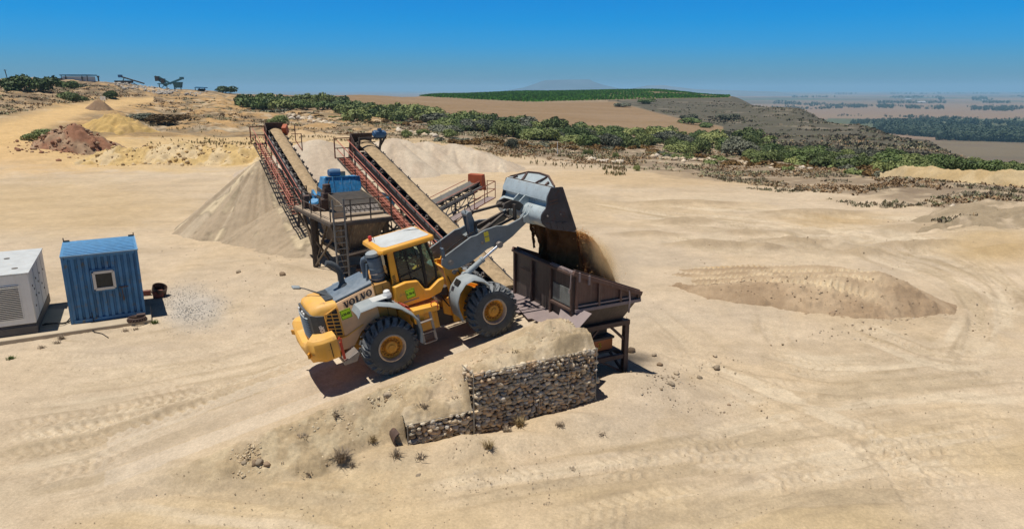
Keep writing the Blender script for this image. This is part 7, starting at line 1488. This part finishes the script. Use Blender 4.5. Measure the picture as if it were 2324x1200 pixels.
for _ in range(420):
    X, Y = p[0] + random.gauss(0, 3.4), p[1] + random.gauss(-.5, 3.0); s_ = .06 + .3 * random.random() ** 3; hh = float(np.maximum(np.maximum(cone(np.array([X]), np.array([Y]), p[0] + .3, p[1] + 1, 3.3, .85, .8, .5, 23, 1.0, 1), cone(np.array([X]), np.array([Y]), p[0] + 2.6, p[1] + 1.2, 2.3, .8, .8, .4, 26)), cone(np.array([X]), np.array([Y]), p[0] - 1.3, p[1] - .5, 2.5, .95, .6, .4, 27))[0]) + .1; P.append((X, Y, gz(X, Y) + max(hh, 0) + s_ * .2)); S3.append(s_)
V, Fq, c = rocks(P, np.array(S3), .8, .25, False, [(.29, .15, .09), (.38, .26, .17), (.24, .12, .075)]); tag(nmesh('red_rubble', V, Fq, M['heap'], c), 'red-brown stones strewn over the rubble heap by the road', 'rubble', kind='stuff')
P, S3 = [], []
for _ in range(900):
    X, Y, Z = gpix(random.uniform(185, 600), random.gauss(368, 5)); s_ = .05 + .3 * random.random() ** 4; Y += random.uniform(0, 5); P.append((X, Y, gz(X, Y) + float(np.maximum(hf4(np.array([X]), np.array([Y])), 0)[0]) + s_ * .2)); S3.append(s_)
V, Fq, c = rocks(P, np.array(S3), .8, .25, False, [(.46, .32, .15), (.52, .40, .24), (.36, .25, .13)]); tag(nmesh('bank_clods', V, Fq, M['heap'], c), 'yellow clods lying on the long soil bank', 'clods', kind='stuff')
# ---- dry tufts and twigs near the camera
def grass(x, y, h, n, mk, label, spread=.9, cat='grass tuft', name='grass_tuft', w_=.008):
    X, Y, Z = gpix(x, y); r = np.random.default_rng(int(x * 7 + y)); m = []; f = []
    for k in range(n):
        a = r.random() * 6.28; L_ = h * (.5 + .6 * r.random()); lean = spread * (.2 + .8 * r.random()); b = np.array([X + r.normal(0, .05), Y + r.normal(0, .05), Z - .02]); d = np.array([math.cos(a) * lean, math.sin(a) * lean, 1.0]); d /= np.linalg.norm(d)
        p1 = b + d * L_ * .55; p2 = b + d * L_ + np.array([math.cos(a), math.sin(a), -.6]) * L_ * .25 * lean; s_ = np.array([-math.sin(a), math.cos(a), 0]) * w_; o = len(m); m += [b - s_, b + s_, p1 + s_, p1 - s_, p2]; f += [[o, o + 1, o + 2], [o, o + 2, o + 3], [o + 3, o + 2, o + 4]]
    return tag(nmesh(name, np.array(m), np.array(f), M[mk]), label, cat)
for x, y, h, n, mk, lab in [(775, 1045, .50, 230, 'dead_twig', 'spiky dry grey grass tuft on the slope left of the low gabion step'), (800, 1058, .22, 60, 'dead_twig', 'small dead sprig beside the spiky grey tuft'), (700, 1075, .16, 40, 'dead_twig', 'small dry sprig on the sand left of the spiky grey tuft'), (1180, 965, .45, 120, 'dry_grass', 'tall dry yellow grass tuft at the foot of the tall gabion wall'), (1150, 978, .25, 90, 'dead_twig', 'low brown grass at the foot of the tall gabion wall, left of the tall tuft'), (1270, 965, .22, 50, 'dead_twig', 'brown sprig on the sand drift near the right end of the gabion wall'), (1110, 1015, .38, 80, 'dry_grass', 'dry grass on the sand mound below the gabion wall'), (1365, 985, .15, 40, 'dead_twig', 'tiny dead sprig on the sand right of the gabion wall'), (1300, 1062, .1, 24, 'dead_twig', 'tiny sprig on the open sand below the gabion wall'),
    (352, 735, .30, 110, 'green_grass', 'yellow-green grass at the right corner of the concrete slab'), (308, 748, .2, 40, 'dead_twig', 'dead sprig in front of the rusty track chain'), (285, 752, .22, 40, 'dead_twig', 'dry twigs in front of the middle of the blue cabin'), (200, 752, .25, 50, 'dead_twig', 'dry twigs in front of the left corner of the blue cabin'), (140, 770, .28, 90, 'dead_twig', 'tangle of dead twigs below the generator shadow'), (95, 790, .2, 70, 'dead_twig', 'dead twigs on the sand below the generator'), (25, 815, .18, 160, 'green_grass', 'low yellow-green grass patch at the left edge below the generator'), (130, 780, .22, 60, 'dead_twig', 'small dead sprig right of the twig tangle'),
    (760, 945, .28, 46, 'dead_twig', 'bare dark twig bush on the upper ramp slope'), (690, 995, .24, 80, 'dead_twig', 'dry scrubby sprig on the ramp slope'), (845, 1000, .24, 60, 'dry_grass', 'dry grass left of the half pipe'), (900, 1035, .30, 80, 'dead_twig', 'dry brush in the hollow below the half pipe'), (955, 1040, .26, 70, 'dead_twig', 'dry brush right of the hollow below the half pipe'), (1030, 905, .22, 60, 'dead_twig', 'dead brush on the sandy ledge above the low gabion step'), (960, 925, .26, 60, 'dead_twig', 'dead brush in the middle of the sandy ledge'), (1130, 820, .2, 50, 'dead_twig', 'brown sprig on top of the tall gabion wall, left of the middle'), (1255, 800, .22, 60, 'dead_twig', 'brown sprig on top of the tall gabion wall, right of the middle'), (1170, 800, .2, 40, 'dry_grass', 'dry sprig on top of the tall gabion wall in the middle'), (1260, 690, .3, 60, 'dead_twig', 'dead brush at the end of the ramp beside the leaning plate'), (1245, 1145, .08, 50, 'dead_twig', 'dark dead sprig on the sand near the bottom edge')]:
    grass(x, y, h * (.72 if x > 1000 else .85), n, mk, lab)
# ================================================================== things on the left hill and small far things
def fpt(x, y): return Vector(gpix(x, y))
b = fpt(388, 204); e = empty('crusher', b); tag(e, 'teal mobile crusher with raised conveyors on the skyline of the left hill', 'crusher'); k = b.y / 1560 * 1.02
q = lambda x, y, o=0: Vector((b.x + (x - 388) * k, b.y + o, b.z + (204 - y) * k))
m = MB()
for o in (-1, 1): m.bar(q(362, 192, o), q(412, 190, o), .35); 
for x in (364, 380, 396, 410): m.bar(q(x, 205), q(x, 190), .35)
m.bar(q(364, 205), q(380, 190), .25); m.bar(q(396, 204), q(410, 190), .25); m.build('chassis', M['teal_machine'], e)
m = MB(); m.bar(q(357, 176), q(378, 196), 1.0, .8); m.build('feed_conveyor', M['teal_machine'], e); m = MB(); m.bar(q(378, 194), q(417, 180), 1.0, .8); m.box(q(414, 180), (1.6, 1.6, 1.2)); m.build('discharge_conveyor', M['teal_machine'], e)
m = MB(); m.bar(q(366, 178), q(390, 192), .8, .8); m.build('cross_conveyor', M['teal_machine'], e)
m = MB(); m.hexa([q(398, 200, -1), q(410, 200, -1), q(410, 200, 1.5), q(398, 200, 1.5)], [q(395, 188, -1.5), q(412, 188, -1.5), q(412, 188, 2), q(395, 188, 2)]); m.build('hopper', M['teal_machine'], e)
m = MB(); m.span(q(358, 186, -1), q(366, 176, 1)); m.span(q(370, 190, -1), q(377, 181, 1)); m.build('motor_box', M['iron'], e)
b = fpt(300, 189); e = empty('hill_conveyor', b); tag(e, 'thin dark stacker conveyor on the skyline above the boulders', 'conveyor')
q = lambda x, y, o=0: Vector((b.x + (x - 300) * k, b.y + o, b.z + (189 - y) * k)); m = MB(); m.bar(q(275, 171), q(325, 186), .7, .6); m.build('belt_frame', M['iron'], e); m = MB(); m.box(q(277, 171), (1.6, 1.4, 1.3)); m.build('head_drum', M['motor_blue'], e); m = MB(); m.span(q(270, 185, -3), q(296, 180, 3)); m.bar(q(280, 183), q(285, 174), .3); m.build('undercarriage', M['iron'], e)
b = fpt(172, 184); e = empty('hilltop_shed', b); tag(e, 'long white walled shed with a dark roof beam on the left hilltop', 'shed')
q = lambda x, y, o=0: Vector((b.x + (x - 172) * k, b.y + o, b.z + (184 - y) * k)); m = MB(); m.span(q(148, 185), q(194, 176, 6)); m.build('wall', M['white_wall'], e); m = MB(); m.span(q(146, 174.5, -1), q(196, 172.8, 7)); m.build('roof', M['motor_blue'], e)
m = MB()
for x in (147, 155, 185, 194.5): m.span(q(x, 185, -.5), q(x + .8, 174, -.2))
m.build('post', M['iron'], e); m = MB(); m.span(q(118, 185, 1), q(147, 179, 5)); m.build('side_annex', M['rust_brown'], e); m = MB()
for x in (153, 183): m.span(q(x, 180.5, -.1), q(x + 2.5, 177.5, .1))
m.build('window', M['dark_glass'], e)
b = fpt(18, 184); m = MB(); m.bar(b, b + Vector((-.5, 0, 4.3)), .22); m.bar(b + Vector((-1.0, 0, 4.0)), b + Vector((.2, 0, 4.0)), .12); tag(m.build('utility_pole', M['iron'], None), 'leaning wooden utility pole at the far left of the hilltop', 'pole')
b = fpt(224, 184); m = MB(); m.bar(b, b + Vector((0, 0, 2.2)), .5); m.box(b + Vector((0, 0, 2.3)), (.9, .6, .7)); tag(m.build('gate_post', M['iron'], None), 'dark post alone on the hilltop right of the white shed', 'post')
b = fpt(105, 186); m = MB(); m.bar(b, b + Vector((0, 0, 1.6)), .25); m.box(b + Vector((0, 0, 1.6)), (.5, .3, .4)); tag(m.build('marker_post', M['iron'], None), 'short dark post on the hilltop left of the white shed', 'post')
b = fpt(452, 207); e = empty('blue_shelter', b); tag(e, 'blue roofed shelter on the skyline right of the crusher', 'shelter'); m = MB(); q = lambda x, y, o=0: Vector((b.x + (x - 452) * k, b.y + o, b.z + (207 - y) * k)); m.prism([q(441, 200.5), q(446, 198), q(464, 199), q(464, 201)], (0, 4, 0)); m.build('roof', M['blue'], e); m = MB()
for x in (443, 452, 463): m.bar(q(x, 208, .5), q(x, 200, .5), .3)
m.span(q(444, 207, 3), q(460, 202, 3.5)); m.build('post', M['iron'], e)
b = fpt(235, 236)
for dx, lab in ((-.35, 'white sign board beside the hill road, left of two'), (.42, 'white sign board beside the hill road, right of two')):
    p_ = b + Vector((dx, 0, 0)); e = empty('sign_board', p_); tag(e, lab, 'sign'); m = MB(); m.bar(p_, p_ + Vector((.05, 0, 1.9)), .09); m.build('post', M['iron'], e); m = MB(); m.box(p_ + Vector((.05, -.07, 1.5)), (.62, .05, 1.05), R=Matrix.Rotation(.06, 3, 'Y')); m.build('board', M['white_paint'], e)
b = fpt(1265, 350); m = MB(); m.tube([b, b + Vector((0, 0, 1.9))], .05, 6); tag(m.build('marker_post', M['white_paint'], None), 'thin white marker post in the scrub above the bucket', 'post')
# ================================================================== the air
m = MB(); m.span((-34000, -60, PLAIN - 3), (34000, 34000, 142)); hz = m.build('haze', [], None, smooth=0)
hm = bpy.data.materials.new('haze'); hm.use_nodes = True; N = hm.node_tree.nodes; N.remove(N['Principled BSDF']); v = N.new('ShaderNodeVolumePrincipled'); v.inputs['Color'].default_value = (.36, .70, 1.0, 1); v.inputs['Density'].default_value = HAZE; v.inputs['Anisotropy'].default_value = -.1
hm.node_tree.links.new(v.outputs[0], N['Material Output'].inputs['Volume']); hz.data.materials.append(hm); tag(hz, 'pale blue haze over the far plain', 'haze', kind='stuff')
